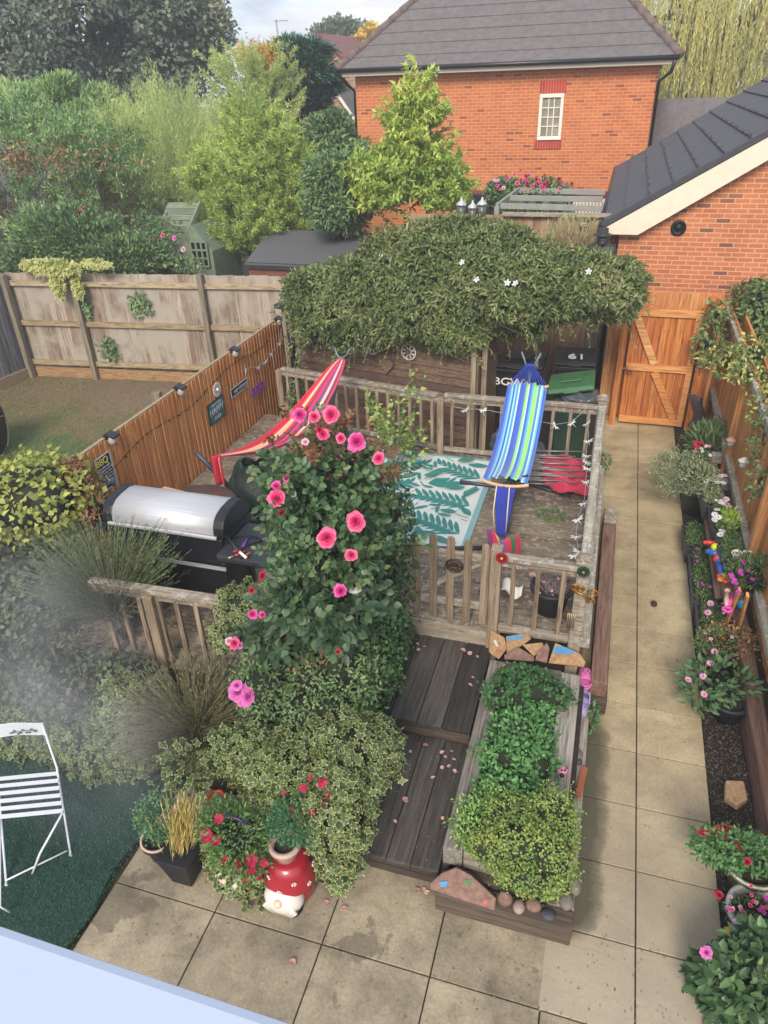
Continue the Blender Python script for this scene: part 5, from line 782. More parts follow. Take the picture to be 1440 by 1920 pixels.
M['lf_tam'] = leafmat('feathery_leaf', ['#70885a', '#8ba068', '#a3b276', '#b6be84'], k=1.0, big=.6, trans=.35); M['lf_bam'] = leafmat('willowleaf', ['#5c7640', '#76904c', '#98ac60', '#b8c478'], k=1.1, big=.9, trans=.35)
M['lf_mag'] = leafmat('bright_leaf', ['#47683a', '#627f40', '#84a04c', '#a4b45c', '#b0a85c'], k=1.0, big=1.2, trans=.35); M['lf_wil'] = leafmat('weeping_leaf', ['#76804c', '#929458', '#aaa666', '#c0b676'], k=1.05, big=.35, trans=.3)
M['lf_dark'] = leafmat('dark_shrub_leaf', ['#38543e', '#4a6648', '#607c54', '#7c9462'], k=1.0, big=1.5, trans=.2); M['lf_dead'] = leafmat('dead_leafage', ['#54422f', '#6d5238', '#8c6a50', '#a0785e'], k=.9, trans=.1)
M['lf_jas'] = leafmat('jasmine_leaf', ['#2c3b26', '#415432', '#586a40', '#707a50', '#8d8468'], k=1.0, big=1.7, trans=.2, rough=.4); M['twigleaf'] = leafmat('dry_twig', ['#4c4238', '#665748', '#806e58'], trans=0)
M['grnoff'] = plain('inner_shade', '#2a3021', .95, var=.4)  # dark colour stands for the shade deep between the leaves
def crown_tree(name, label, cat, c, r, base, nc, cr, n, L, W, mat, kind='quad', r0=.2, shell=.5, up=.1, grp=None, dirz=0, rand=.7, top=False, tone=True):
    t = thing(name, label, cat, base, grp); P, Nn, tn, cc = clumps(c, r, nc, cr, n, shell, top=top); rnd = .5*tn+.5*rng.random(len(P)) if tone else None
    trunk(t, base, cc, r0, 12); leaves('crown', P, spread(Nn, up=dirz, rand=rand), unit(Nn+rs(n)*.6+np.array((0, 0, .5))), rng.uniform(.7, 1.2, n)*L, W, mat, t, kind, rnd); return t
def eprm(u, v, y, wu, hv, dep): e = ell(u, v, y, wu, hv, dep); return e[:3], e[3:]
# big dark tree
c, r = eprm(140, 50, 27, 500, 400, 4.5); crown_tree('broadleaf_tree', 'very large dark blue-green broadleaf tree filling the top left corner', 'tree', c, r, (c[0], 27, 0), 150, 1.15, 90000, .20, .13, M['lf_oak'], 'leaf', .5, .55)
# cedar
c, r = eprm(553, 145, 23, 140, 160, 1.4); t = thing('cedar_tree', 'dark blue-green conifer between the feathery tree and the distant tan house', 'tree', (c[0], 23, 0)); P, Nn, tn, cc = clumps(c, r, 60, .5, 26000, .35, zsq=.3); trunk(t, (c[0], 23, 0), cc, .2); leaves('crown', P, spread(Nn*np.array((1, 1, .3)), rand=.4), rs(len(P))*.4+np.array((0, 0, 1)), .22, .05, M['lf_cedar'], t, 'quad', .5*tn+.5*rng.random(len(P)))
c, r = eprm(640, 80, 50, 90, 60, 1.5); crown_tree('distant_tree', 'small distant grey-green tree behind the tan house roof', 'tree', c, r, (c[0], 50, 0), 30, .8, 8000, .22, .16, M['lf_oak'], r0=.2)
c, r = eprm(690, 78, 44, 40, 34, .8); crown_tree('yellow_tree', 'small distant yellow-leaved tree at the left eaves of the brick house', 'tree', c, r, (c[0], 44, 0), 14, .5, 3000, .2, .15, leafmat('yellow_leaf', ['#a08c30', '#c4a83c', '#c89a38'], k=.9), r0=.12)
# weeping willow
c = AY(1310, 95, 34); t = thing('weeping_willow', 'weeping willow with long hanging yellow-green strands behind the garage, top right', 'tree', (c.x, 34, 0)); cc = np.array([[c.x+rng.uniform(-4.5, 6), 34+rng.uniform(-2, 2), c.z+rng.uniform(0, 3)] for _ in range(30)]); trunk(t, (c.x+1, 34, 0), cc, .5, 20)
n = 2600; top = np.c_[c.x+rng.uniform(-5.6, 7, n), 34+rng.uniform(-2.8, 2.5, n), c.z+rng.uniform(-2.2, 3.6, n)]; gp = rng.integers(0, 60, n); gx = rng.uniform(-4.6, 6, 60); top[:, 0] = c.x+gx[gp]+rng.normal(size=n)*.32
P, D, Q, tn, cv = shoots(top, np.c_[rng.normal(size=n)*.12, rng.normal(size=n)*.1, -np.ones(n)], rng.uniform(1.6, 3.6, n), 55, droop=.05, side=.35, t0=.0, wob=.03); tn = .6*rng.random(60)[gp].repeat(55)+.4*rng.random(len(P)); leaves('crown', P, D+np.array((0, 0, -.5)), Q, .17, .032, M['lf_wil'], t, 'quad', tn)
# conifer hedge left with dead patches
t = thing('conifer_hedge', 'dark overgrown conifer with a brown dead underside at the left edge above the fence', 'conifer', (-13, 15.5, 0)); E_ = [ell(60, 340, 15.5, 280, 190, 1.4), ell(190, 350, 15.8, 110, 190, 1.0), ell(20, 260, 16, 160, 90, 1.0)]
B0, Nn = ell_surf(E_, 900, .16); k = (B0[:, 2] > 2.5)|(rng.random(len(B0)) < .3); B0, Nn = B0[k], Nn[k]; P, D, Q, tn, cv = shoots(B0, Nn+np.array((0, 0, .35))+rs(len(B0))*.3, rng.uniform(.3, .8, len(B0)), 50, droop=.15, side=.65, t0=0, wob=.1); P += rng.normal(size=P.shape)*(.05, .05, .02); leaves('crown', P, D, rs(len(P))*.5+np.array((0, 0, 1.)), rng.uniform(.08, .16, len(P)), .03, M['lf_con'], t, 'quad', .6*tn+.4*rng.random(len(P)))
P, Nn = ell_surf([(e[0], e[1], e[2]-.2, e[3]*.93, e[4]*.9, e[5]*.98) for e in E_], 26000, .05); k = P[:, 2] < 3.1; P, Nn = P[k], Nn[k]; leaves('dead_branches', P, spread(Nn, up=-.1, rand=.9), rs(len(P)), .22, .012, M['twigleaf'], t, 'quad')
c_ = AY(60, 300, 14); n = 1400; P = np.c_[c_.x+rng.normal(size=n)*1.1, 13.9+rng.uniform(-.4, .4, n), c_.z+rng.normal(size=n)*.16]; k = np.sin(P[:, 0]*6) > .1; P = P[k]; leaves('dead_sprays', P, rs(len(P))+np.array((0, 0, .5)), rs(len(P)), .13, .035, M['lf_dead'], t, 'leaf')
b = MB(); b.tube([(-13, 15.5, 0), (-13, 15.5, 3)], [.2, .08], 8); b.build('trunk', M['bark'], t)
c, r = eprm(120, 215, 19, 260, 110, 1.5); n = 260; t = thing('bay_hedge', 'light green leafy hedge top behind the dark conifer on the left', 'hedge', (c[0], 19, 0)); P, Nn, tn, cc = clumps(c, r, 50, .4, 16000, .4); leaves('foliage', P, spread(Nn, up=.6, rand=.6), rs(len(P)), .22, .06, M['lf_con'], t, 'leaf', .4+.6*rng.random(len(P))); trunk(t, (c[0], 19, 0), cc, .15)
# feathery tamarisk
t = thing('feathery_tree', 'tall feathery pale green tamarisk with upright plumes above the playhouse', 'tree', (-10.5, 19, 0)); c, r = eprm(330, 260, 19, 250, 300, 1.6); n = 1000
th = rng.uniform(0, 2*PI, n); rad = rng.random(n)**.5; base = np.c_[c[0]+r[0]*rad*np.cos(th)*1.0, c[1]+r[1]*rad*np.sin(th)-.6, c[2]-r[2]*.95+rng.random(n)*r[2]*1.35*(1-rad*.4)]; dirs = np.c_[np.cos(th)*rad*.55, np.sin(th)*rad*.4, np.ones(n)]
P, D, Q, tn, cv = shoots(base, dirs, rng.uniform(.7, 1.5, n), 95, droop=.12, side=.5, t0=.1); P += rng.normal(size=P.shape)*.05; leaves('crown', P, D+np.array((0, 0, .4)), Q, .11, .012, M['lf_tam'], t, 'quad', .5*tn+.5*rng.random(len(P))); trunk(t, (-10.5, 19, 0), base[:20], .18)
c, r = eprm(480, 170, 21, 130, 160, 1.0); t = thing('golden_tipped_tree', 'wispy tree with an orange-gold patch at its top, left of the dark cedar', 'tree', (c[0], 21, 0)); n = 300; th = rng.uniform(0, 2*PI, n); rad = rng.random(n)**.5; base = np.c_[c[0]+r[0]*rad*np.cos(th), c[1]+rad*np.sin(th), c[2]-r[2]+rng.random(n)*r[2]*1.5]; P, D, Q, tn, cv = shoots(base, np.c_[np.cos(th)*rad*.6, np.sin(th)*rad*.5, np.ones(n)], rng.uniform(.5, 1.0, n), 80, side=.5); leaves('crown', P, D, Q, .12, .018, M['lf_tam'], t, 'quad'); trunk(t, (c[0], 21, 0), base[:10], .12); q = AY(480, 105, 20.8); n = 900; P = np.array(q)+rng.normal(size=(n, 3))*(.32, .2, .16); leaves('golden_tip', P, rs(n)+np.array((0, 0, .5)), rs(n), .11, .03, leafmat('gold_leaf', ['#b08a30', '#c8983c', '#c07c34'], k=.9), t, 'leaf')
# bamboo-like bright shrub
t = thing('willow_leaved_shrub', 'tall bright yellow-green shrub with narrow leaves behind the felt-roofed shed', 'shrub', (-8.3, 15.6, 0)); E_ = [ell(480, 360, 15.6, 130, 210, 1.0), ell(450, 430, 15.0, 130, 110, .9), ell(545, 370, 15.8, 70, 180, .7), ell(470, 250, 15.8, 60, 90, .5), ell(395, 340, 15.4, 60, 80, .5), ell(510, 290, 15.6, 60, 100, .5)]
n = 1500; B0, Nn = ell_surf([(e[0], e[1], e[2], e[3]*.85, e[4]*.85, e[5]*.85) for e in E_], n, .12); n = len(B0); P, D, Q, tn, cv = shoots(B0, Nn*.6+np.array((0, 0, .9))+rs(n)*.2, rng.uniform(.3, .8, n), 44, droop=.35, side=.5, t0=.0); leaves('foliage', P, D, Q, rng.uniform(.07, .14, len(P)), .022, M['lf_bam'], t, 'leaf', .1+.5*tn+.5*rng.random(len(P))); trunk(t, (-8.3, 15.6, 0), B0[:30], .09, 20)
# shrubs between
c, r = eprm(622, 305, 17.5, 85, 150, .8); crown_tree('dark_tree', 'dark green leafy tree close to the left corner of the brick house', 'tree', c, r, (c[0], 17.5, 0), 60, .32, 22000, .13, .06, M['lf_dark'], 'leaf', .1, .2)
c, r = eprm(640, 350, 14.5, 110, 150, .8); crown_tree('background_shrub', 'shaded shrub under the left side of the bright green tree', 'shrub', c, r, (c[0], 14.5, 0), 40, .3, 14000, .10, .05, M['lf_dark'], 'leaf', .05, .2)
# the bright green tree in front of the brick house
t = thing('young_tree', 'bright green pointed young tree standing in front of the brick house wall', 'tree', (-3.4, 14.2, 0)); E_ = [ell(775, 330, 14.2, 150, 140, .8), ell(775, 250, 14.3, 95, 140, .6), ell(785, 185, 14.3, 40, 80, .3), ell(715, 370, 14.0, 110, 90, .6), ell(830, 375, 14.0, 75, 90, .5), ell(690, 330, 14.2, 50, 50, .3)]
n = 520; B0, Nn = ell_surf([(e[0], e[1], e[2], e[3]*.62, e[4]*.6, e[5]*.62) for e in E_], n, .25); n = len(B0); P, D, Q, tn, cv = shoots(B0, Nn*.7+np.array((0, 0, .9))+rs(n)*.3, rng.uniform(.3, .65, n), 30, droop=.25, side=.6, t0=.0)
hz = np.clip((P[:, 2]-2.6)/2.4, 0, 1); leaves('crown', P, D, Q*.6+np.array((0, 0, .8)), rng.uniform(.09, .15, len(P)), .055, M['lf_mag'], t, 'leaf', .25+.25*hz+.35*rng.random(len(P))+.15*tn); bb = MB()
for i in range(60): bb.tube([Vector(x) for x in cv(i*len(B0)//60)], .008, 4, cap=False)
bb.tube([(-3.5, 14.2, 0), (-3.5, 14.2, 3), (-3.45, 14.25, 4.6)], [.06, .04, .01], 7); bb.build('trunk', M['bark'], t)
# planting on the far side of the grey fence
P, Nn = ell_surf([ell(130, 450, 12.9, 200, 110, .7), ell(210, 480, 12.8, 180, 80, .6), ell(60, 490, 12.6, 120, 60, .5)], 16000, .12); t = thing('rose_thicket', 'dark green thicket topping the grey fence in front of the dead conifer', 'shrub', (-10.8, 12.9, 0)); n = len(P); leaves('foliage', P, spread(Nn, up=.3), rs(n), .10, .05, M['lf_dark'], t, 'leaf'); b = MB(); 
for k in range(14): b.tube([(-11.2+k*.13, 12.8, .2), (-11.3+k*.17, 12.8, 1.6), (-11.5+k*.2, 12.7, 2.3)], .01, 4)
b.build('stems', M['twig'], t)
FLW = {}
def rose_mesh(name, r, mat, npet=30, open_=1.):
    """a ruffled double bloom: rings of cupped petals with uneven rims"""
    V = []; F = []; Rn = []; rn = random.Random(len(name)*7+3)
    for k in range(npet):
        ring = (k+.5)/npet; a = k*2.399+rn.uniform(-.3, .3); til = (.1+1.15*ring)*rn.uniform(.85, 1.12); w_ = r*(.20+.30*ring)*rn.uniform(.8, 1.2); L = r*(.38+.5*ring)*rn.uniform(.85, 1.12); base = len(V); tn = min(1, rn.random()*.5+.55*ring); ph = rn.uniform(0, 6)
        for i in range(6):
            for j in range(4):
                s = (i/5-.5)*2; t_ = j/3; ws = w_*(.35+.9*math.sin(PI*min(1, t_*.6+.12)))*s; ruf = .07*r*t_*math.sin(s*5+ph)
                x = .05*r+L*t_*math.sin(til*(.55+.45*t_))-ws*s*.35+ruf; z = L*t_*math.cos(til*(.55+.45*t_))*.8+.1*r*(1-ring)+ruf*.5; V.append((x*math.cos(a)-ws*math.sin(a), x*math.sin(a)+ws*math.cos(a), z)); Rn.append(tn)
        for i in range(5):
            for j in range(3): q = base+i*4+j; F.append((q, q+4, q+5, q+1))
    me = bpy.data.meshes.new(name); me.from_pydata(V, [], F); addattr(me, 'rnd', Rn); addattr(me, 'edge', [0]*len(V)); me.polygons.foreach_set('use_smooth', [True]*len(F)); me.materials.append(mat); return me
M['pkrose'] = leafmat('pink_rose_petal', ['#c82c64', '#dc3f78', '#e85a8c', '#f088aa'], trans=.3, raw=True); M['hotrose'] = leafmat('magenta_rose_petal', ['#c02070', '#d43a8c', '#e055a0', '#ea80ba'], trans=.3, raw=True); M['ppkrose'] = leafmat('orchid_pink_petal', ['#c850a4', '#da66b6', '#e480c4', '#eca4d6'], trans=.3, raw=True); M['redrose'] = leafmat('crimson_petal', ['#8c1230', '#a81c3e', '#bc3454'], trans=.2, raw=True); M['palerose'] = leafmat('pale_pink_petal', ['#d89ab0', '#e4b4c2', '#ecccd2'], trans=.3, raw=True)
FLW = {k: rose_mesh('rose_'+k, 1.0, M[m_]) for k, m_ in (('pink', 'pkrose'), ('hot', 'hotrose'), ('orchid', 'ppkrose'), ('red', 'redrose'), ('pale', 'palerose'))}
def simple_flower_mesh(name, npet, mats, w_=.42, cup=.15, cr=.2):
    b = MB()
    for k in range(npet):
        a = 2*PI*k/npet; P = []
        for (t_, s) in ((.1, -.3), (.5, -1), (.9, -.8), (1.02, 0), (.9, .8), (.5, 1), (.1, .3)): x, y = t_, s*w_; P.append((x*math.cos(a)-y*math.sin(a), x*math.sin(a)+y*math.cos(a), cup*t_*t_))
        b.add(P, [tuple(range(7))], r=random.random())
    b.sphere((0, 0, .03), (cr, cr, cr*.6), 10, 6, mi=1); me_o = b.build(name, mats); me = me_o.data; bpy.data.objects.remove(me_o); return me
M['dcent'] = plain('dark_centre', '#3a2040', .7); M['wpet'] = leafmat('white_petal', ['#c9c8c8', '#dcdcda', '#e4e2e0'], trans=.15, raw=True); M['magpet'] = leafmat('magenta_petal', ['#a02090', '#b83ca8', '#c850b8'], trans=.2, raw=True); M['lpink'] = leafmat('light_pink_petal', ['#cf8cae', '#dca0bc', '#e4b4c8'], trans=.2, raw=True)
FLW['daisy'] = simple_flower_mesh('daisy_white', 9, [M['wpet'], M['dcent']], .26, .08); FLW['pdaisy'] = simple_flower_mesh('daisy_pink', 9, [M['lpink'], M['dcent']], .26, .08); FLW['petunia'] = simple_flower_mesh('petunia_red', 5, [M['redrose'], M['dcent']], .46, .38, .13); FLW['geran'] = simple_flower_mesh('pelargonium_magenta', 6, [M['magpet'], M['magpet']], .5, .2, .3); FLW['hotpet'] = simple_flower_mesh('petunia_pink', 5, [M['pkrose'], M['yel']], .6, .2, .12); FLW['star'] = simple_flower_mesh('star_white', 5, [M['wpet'], M['ppkrose']], .28, .1, .15)
def flower(parent, kind, p, r, up=(0, -.5, 1)):
    o = bpy.data.objects.new('flower', FLW[kind]); C.objects.link(o); o.parent = parent; u_ = (Vector(up)+Vector((random.uniform(-.35, .35), random.uniform(-.35, .35), 0))).normalized()
    o.matrix_local = Matrix.Translation(Vector(p)-WL[parent.name]) @ (u_.to_track_quat('Z', 'Y').to_matrix().to_4x4()) @ Matrix.Rotation(random.uniform(0, 6), 4, 'Z') @ Matrix.Scale(r, 4); WL[o.name] = Vector(p); return o
for (u, v, k) in ((158, 392, 'hot'), (150, 400, 'red')): flower(t, k, AY(u, v, 12.3), .07)
# variegated ivy hanging over the fence
M['lf_var'] = leafmat('variegated_ivy', ['#33492f', '#3f5a37', '#4e6a42', '#5c7448'], edge='#c6c98c', k=.72, trans=.2); M['lf_var2'] = leafmat('pale_variegated_ivy', ['#6f7f46', '#8a9455', '#a3a864'], edge='#d0cf90', k=.9, trans=.25); M['lf_ivy'] = leafmat('green_ivy', ['#1f3520', '#2b4729', '#385833', '#4a6a3e'], edge=None, trans=.15, rough=.35); M['lf_yg'] = leafmat('yellow_green_leaf', ['#55682f', '#748238', '#969f48', '#aeb25a'], k=.85, trans=.25, big=2.)
t = thing('fence_ivy', 'pale variegated ivy draped over the grey fence near its left post', 'ivy', AY(110, 500, 11.3)); E_ = [ell(100, 502, 11.25, 90, 26, .1), ell(106, 530, 11.2, 22, 50, .05), ell(60, 498, 11.3, 40, 16, .08), ell(145, 538, 11.3, 14, 40, .04), ell(180, 495, 11.3, 50, 12, .05)]; P, Nn = ell_surf(E_, 1500, .15); leaves('foliage', P, spread(Nn, up=-.6), Nn*.5+np.array((.1, -1, .3)), .07, .07, M['lf_var2'], t, 'ivy')
for (u, v, w_, h_, lab) in ((262, 570, 40, 40, 'small green creeper growing through the middle of the grey fence'), (204, 655, 34, 40, 'low green creeper near the foot of the grey fence'), (163, 575, 12, 40, 'thin creeper climbing beside the left fence post')):
    fy = 11.36+(AY(u, v, 11.4).x+11.05)*.1-.06; t = thing('fence_creeper', lab, 'creeper', AY(u, v, fy)); P, Nn = ell_surf([ell(u, v, fy, w_, h_, .05)], 170, .2); leaves('foliage', P, rs(len(P))+np.array((0, -.5, 0)), np.array([(0, -1, .3)]*len(P))+rs(len(P))*.4, .07, .05, M['lf_dark'], t, 'leaf')
# ---------------------------------------------------------------- playhouse, felt shed, airer
M['phg'] = plain('sage_paint', '#6f7d66', .8, var=.2, scale=12); M['phr'] = wood('sage_roof_board', ['#5c6a56', '#6f7c66', '#838d76'], 'x', rough=.85); p0 = AY(350, 480, 13.6)
ph = thing('playhouse', 'small sage green wooden playhouse with a lattice window, behind the grey fence', 'playhouse', (p0.x, 13.6, 0)); x0, x1 = AY(283, 470, 13.6).x, AY(398, 470, 13.6).x; xm = AY(335, 470, 13.6).x; zr, ze = AY(345, 412, 13.9).z, AY(345, 470, 13.6).z
b = MB(); b.prism([(xm, 13.6, 0), (x1, 13.6, 0), (x1, 13.6, ze), ((xm+x1)/2, 13.6, ze+.5), (xm, 13.6, ze)], (0, 1.2, 0)); b.box(((x0+xm)/2, 13.9, ze/2-.1), (xm-x0-.1, .9, ze-.2)); b.build('wall', M['phg'], ph)
b = MB()
for k in range(9): t0, t1 = k/9, (k+1)/9-.01; A, B = Vector((x0-.06, 13.45, ze-.12)), Vector((x0+.12, 14.4, zr+.25)); a_, b_ = A.lerp(B, t0), A.lerp(B, t1); w_ = xm-x0+.05; b.prism([a_, a_+Vector((w_, 0, 0)), b_+Vector((w_, 0, 0)), b_], (0, -.01, .02))
b.build('roof', M['phr'], ph); b = MB(); b.beam((xm+.03, 13.42, ze-.14), (xm+.22, 14.4, zr+.27), .05, .08); b.build('bargeboard', M['phg'], ph)
wx, wz = AY(374, 472, 13.55).x, ze-.05; b = MB(); ww, wh = .36, .48
for k in range(4): b.box((wx-ww/2+ww*k/3, 13.55, wz), (.035, .03, wh)); b.box((wx, 13.555, wz-wh/2+wh*k/3), (ww, .03, .035))
fr = b.build('window', M['phg'], ph); b = MB(); b.box((wx, 13.58, wz), (ww, .02, wh)); b.build('pane', M['blackp'], fr)
q = [G(458, 493, 2.0), G(505, 430, 2.25), G(700, 436, 2.25), G(640, 500, 2.0)]; fs = thing('felt_roof_shed', 'low shed with a plain grey felt roof behind the fence and beside the climber', 'shed', (q[0]+q[3])/2*1.0)
b = MB(); b.prism(q, (0, 0, -.04)); b.build('roof', M['felt'], fs, bevel=.01); b = MB(); b.beam(q[0]+Vector((0, .02, -.05)), q[3]+Vector((0, .02, -.05)), .03, .12); b.build('fascia', M['darkfelt'], fs); b = MB(); i_ = [p+Vector((0, 0, -.15)) for p in q]; cen = sum(i_, Vector())/4; i_ = [cen+(p-cen)*.95 for p in i_]; b.prism([Vector((p.x, p.y, 1.88)) for p in i_], (0, 0, -1.86)); b.build('wall', wood('red_shed_board', ['#6a3a30', '#7d4a3c'], 'x'), fs)
a_ = thing('rotary_airer', 'green rotary washing line showing just above the felt shed roof', 'washing line', AY(640, 425, 15.5)); b = MB()
for k in range(7): p, q2 = AY(592, 420+k*2.4, 15.4), AY(698, 419+k*2.4, 15.4); b.tube([p, p.lerp(q2, .5)+Vector((0, 0, -.03)), q2], .006, 4)
b.build('lines', plain('green_line', '#3f8f6a', .6), a_); b = MB(); p = AY(690, 416, 15.4); b.tube([AY(648, 440, 15.5), p], .015, 6); b.tube([AY(648, 440, 15.5), AY(600, 418, 15.5)], .015, 6); b.tube([AY(648, 440, 15.5), (AY(648, 440, 15.5).x, 15.5, 0)], .02, 6); b.build('arms', M['zinc'], a_)
# ---------------------------------------------------------------- big climber over the shed
t = thing('climbing_jasmine', 'huge dark green climber with a few white star flowers smothering the shed and bin area', 'climber', (-2.1, 10.4, 1.5))
E_ = [ell(860, 530, 10.2, 400, 190, .95), ell(650, 560, 10.1, 190, 130, .8), ell(1075, 532, 10.2, 220, 112, .8), ell(760, 560, 9.6, 250, 150, .45), ell(940, 535, 9.6, 240, 130, .5), ell(1090, 542, 9.8, 150, 80, .4), ell(575, 560, 9.9, 80, 90, .35), ell(860, 460, 10.5, 230, 90, .8), ell(700, 600, 9.45, 130, 80, .2), ell(850, 625, 9.35, 120, 60, .2), ell(1160, 550, 10.0, 75, 95, .4), ell(570, 615, 9.8, 40, 50, .15)]
P, Nn = ell_surf(E_, 95000, .06); n = len(P); gap = np.sin(P[:, 0]*11+P[:, 2]*6)*np.sin(P[:, 2]*13-P[:, 0]*5+P[:, 1]*7) < .62; P, Nn = P[gap], Nn[gap]; n = len(P); cl_ = np.sin(P[:, 0]*5+P[:, 2]*3)*np.cos(P[:, 1]*4-P[:, 2]*5); leaves('foliage', P, spread(Nn, up=-.05, out=.7, rand=1.1), unit(Nn+rs(n)*.7+np.array((0, 0, .4))), rng.uniform(.055, .115, n), .032, M['lf_jas'], t, 'leaf', .45+.2*cl_+.45*(rng.random(n)-.4)*1.3)
n = 420; B0, Nn = ell_surf(E_, n, .03); P, D, Q, tn, cv = shoots(B0, Nn+rs(len(B0))*.5+np.array((0, 0, .2)), rng.uniform(.12, .35, len(B0)), 12, droop=.6, side=.6); leaves('shoot_leaves', P, D, Q, .07, .024, M['lf_jas'], t, 'leaf'); bb = MB()
for i in range(len(B0)): bb.tube([Vector(x) for x in cv(i, 4)], .004, 3, cap=False)
for i in range(150): a = B0[rng.integers(len(B0))]; bb.tube([Vector(a), Vector(a)+Vector((random.uniform(-.2, .2), -.05, -.25)), Vector(a)+Vector((random.uniform(-.3, .3), -.05, -.1))], .004, 3, cap=False)
bb.build('stems', M['twig'], t)
n = 150; uu = rng.uniform(560, 890, n); B0 = np.array([AY(u_, 618+14*math.sin(u_*.031)+8*math.sin(u_*.11), 9.45 if u_ < 900 else 9.6) for u_ in uu]); P, D, Q, tn, cv = shoots(B0, np.c_[rng.normal(size=n)*.5, -np.abs(rng.normal(size=n))*.3, -rng.uniform(.3, 1, n)], rng.uniform(.08, .3, n), 14, droop=.1, side=.7, t0=0); leaves('trailing_leaves', P, D, Q, .08, .03, M['lf_jas'], t, 'leaf'); b = MB()
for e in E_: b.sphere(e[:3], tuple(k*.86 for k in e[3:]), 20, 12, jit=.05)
b.build('shade_hull', M['grnoff'], t)  # solid hull whose dark colour fills the leaf gaps with shade
for (u, v) in ((715, 482), (866, 492), (952, 530), (966, 531), (1103, 509), (1082, 620), (893, 524)):
    best = None; d = ray(u, v); 
    for e in E_:
        o_ = Vector((0, 0, CH))-Vector(e[:3]); S = Vector([1/k for k in e[3:]]); A_ = Vector([o_[i]*S[i] for i in range(3)]); B_ = Vector([d[i]*S[i] for i in range(3)]); a2, b2, c2 = B_.dot(B_), 2*A_.dot(B_), A_.dot(A_)-1.1; dd_ = b2*b2-4*a2*c2
        if dd_ > 0: tt = (-b2-math.sqrt(dd_))/(2*a2); best = tt if best is None else min(best, tt)
    if best:
        p = Vector((0, 0, CH))+d*(best*.985); flower(t, 'star', p, .042, (0, -1, .6)); 
t_ = None
# plants in front of the brick house: rose bushes, pergola, lanterns, gorilla
def bush(name, label, cat, E_, n, L, W, mat, kind='leaf', up=.2, jit=.1, stems=8, rand=.7, hull=True, zmin=None, tone=None):
    P, Nn = ell_surf(E_, n, jit, zmin); x, y = np.mean([e[0] for e in E_]), np.mean([e[1] for e in E_]); zb = min(e[2]-e[5] for e in E_); t = thing(name, label, cat, (x, y, max(0, zb))); m_ = len(P)
    leaves('foliage', P, spread(Nn, up=up, rand=rand), unit(Nn+rs(m_)*.5+np.array((0, 0, .4))), rng.uniform(.7, 1.2, m_)*L, W, mat, t, kind); b = MB()
    for k in range(stems): e = random.choice(E_); b.tube([(x+random.uniform(-.05, .05), y, max(0, zb-.1)), (e[0]+random.uniform(-.5, .5)*e[3], e[1], e[2]), (e[0]+random.uniform(-.7, .7)*e[3], e[1]+random.uniform(-.5, .5)*e[4], e[2]+e[5]*.8)], [.012, .008, .003], 5)
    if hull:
        for e in E_: b.sphere(e[:3], tuple(k*.7 for k in e[3:]), 14, 8, jit=.08)  # solid dark hull, shade between the leaves put in as colour
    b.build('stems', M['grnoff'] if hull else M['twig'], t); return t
t = bush('rose_bush', 'larger rose bush with cerise blooms behind the grey pergola in front of the brick house', 'rose bush', [ell(1010, 370, 15, 110, 60, .5), ell(1000, 410, 14.4, 120, 60, .5)], 7000, .07, .045, M['lf_dark'])
for k in range(26): flower(t, random.choice(['hot', 'pink', 'red']), AY(random.gauss(1005, 26), random.gauss(345, 9), 14.6), random.uniform(.035, .055), (0, -1, .5))
t = bush('rose_bush', 'smaller rose bush with cerise blooms left of the grey pergola', 'rose bush', [ell(945, 365, 15, 60, 50, .4)], 3500, .07, .045, M['lf_dark'])
for k in range(10): flower(t, random.choice(['hot', 'pink', 'pale']), AY(random.gauss(942, 16), random.gauss(345, 8), 14.6), random.uniform(.03, .05), (0, -1, .5))
M['pgrey'] = plain('grey_painted_timber', '#8b8c86', .7, var=.12); pg_ = thing('pergola', 'grey painted pergola beams spanning from a post to the garage', 'pergola', AY(932, 400, 13.2)); 
for k, (ua, va, ub, vb, y) in enumerate(((938, 386, 1130, 391, 13.2), (955, 371, 1130, 374, 13.9), (975, 357, 1135, 361, 14.6))): A, B = AY(ua, va, y), AY(ub, vb, y); b = MB(); b.beam(A, B, .05, .09); b.build('beam', M['pgrey'], pg_, bevel=.005)
A, B = AY(932, 387, 13.1), AY(974, 355, 14.7); b = MB(); b.beam(A, B, .05, .09); b.build('side_beam', M['pgrey'], pg_, bevel=.005); b = MB(); b.beam(A, (A.x, A.y, 0), .08, .08, up=(0, 1, 0)); b.build('post', M['pgrey'], pg_)
A = AY(1045, 405, 12.9); B = AY(1132, 408, 12.9); bf = thing('rear_garden_fence', 'weathered pale fence behind the climber with a small slate plaque', 'fence', (A.x, 12.9, 0)); b = MB(); board_fence(b, (A.x-2.5, 12.95, 0), (B.x, 12.95, 0), .1, A.z, .12); b.build('board_panel', wood('pale_fence', ['#927055', '#a8866a', '#b0957c'], 'z', rough=.9), bf); b = MB(); b.box(((A.x+B.x)/2-.3, 12.9, A.z+.02), (B.x-A.x+1.2, .12, .05)); b.build('capping', M['rail'], bf); q = AY(1095, 421, 12.88); b = MB(); b.box(q, (.16, .02, .12)); pl = b.build('plaque', M['binblk'], bf); b = MB(); b.box(q+Vector((0, -.012, .02)), (.09, .004, .014)); b.box(q+Vector((0, -.012, -.01)), (.11, .004, .012)); b.build('plaque_lettering', M['letter'], pl)
A, B = AY(1045, 372, 17), AY(1140, 374, 17); b = MB()
for k in range(16): x = A.x+(B.x-A.x)*k/15; b.box((x, 17, A.z-.25), (.05, .03, .5))
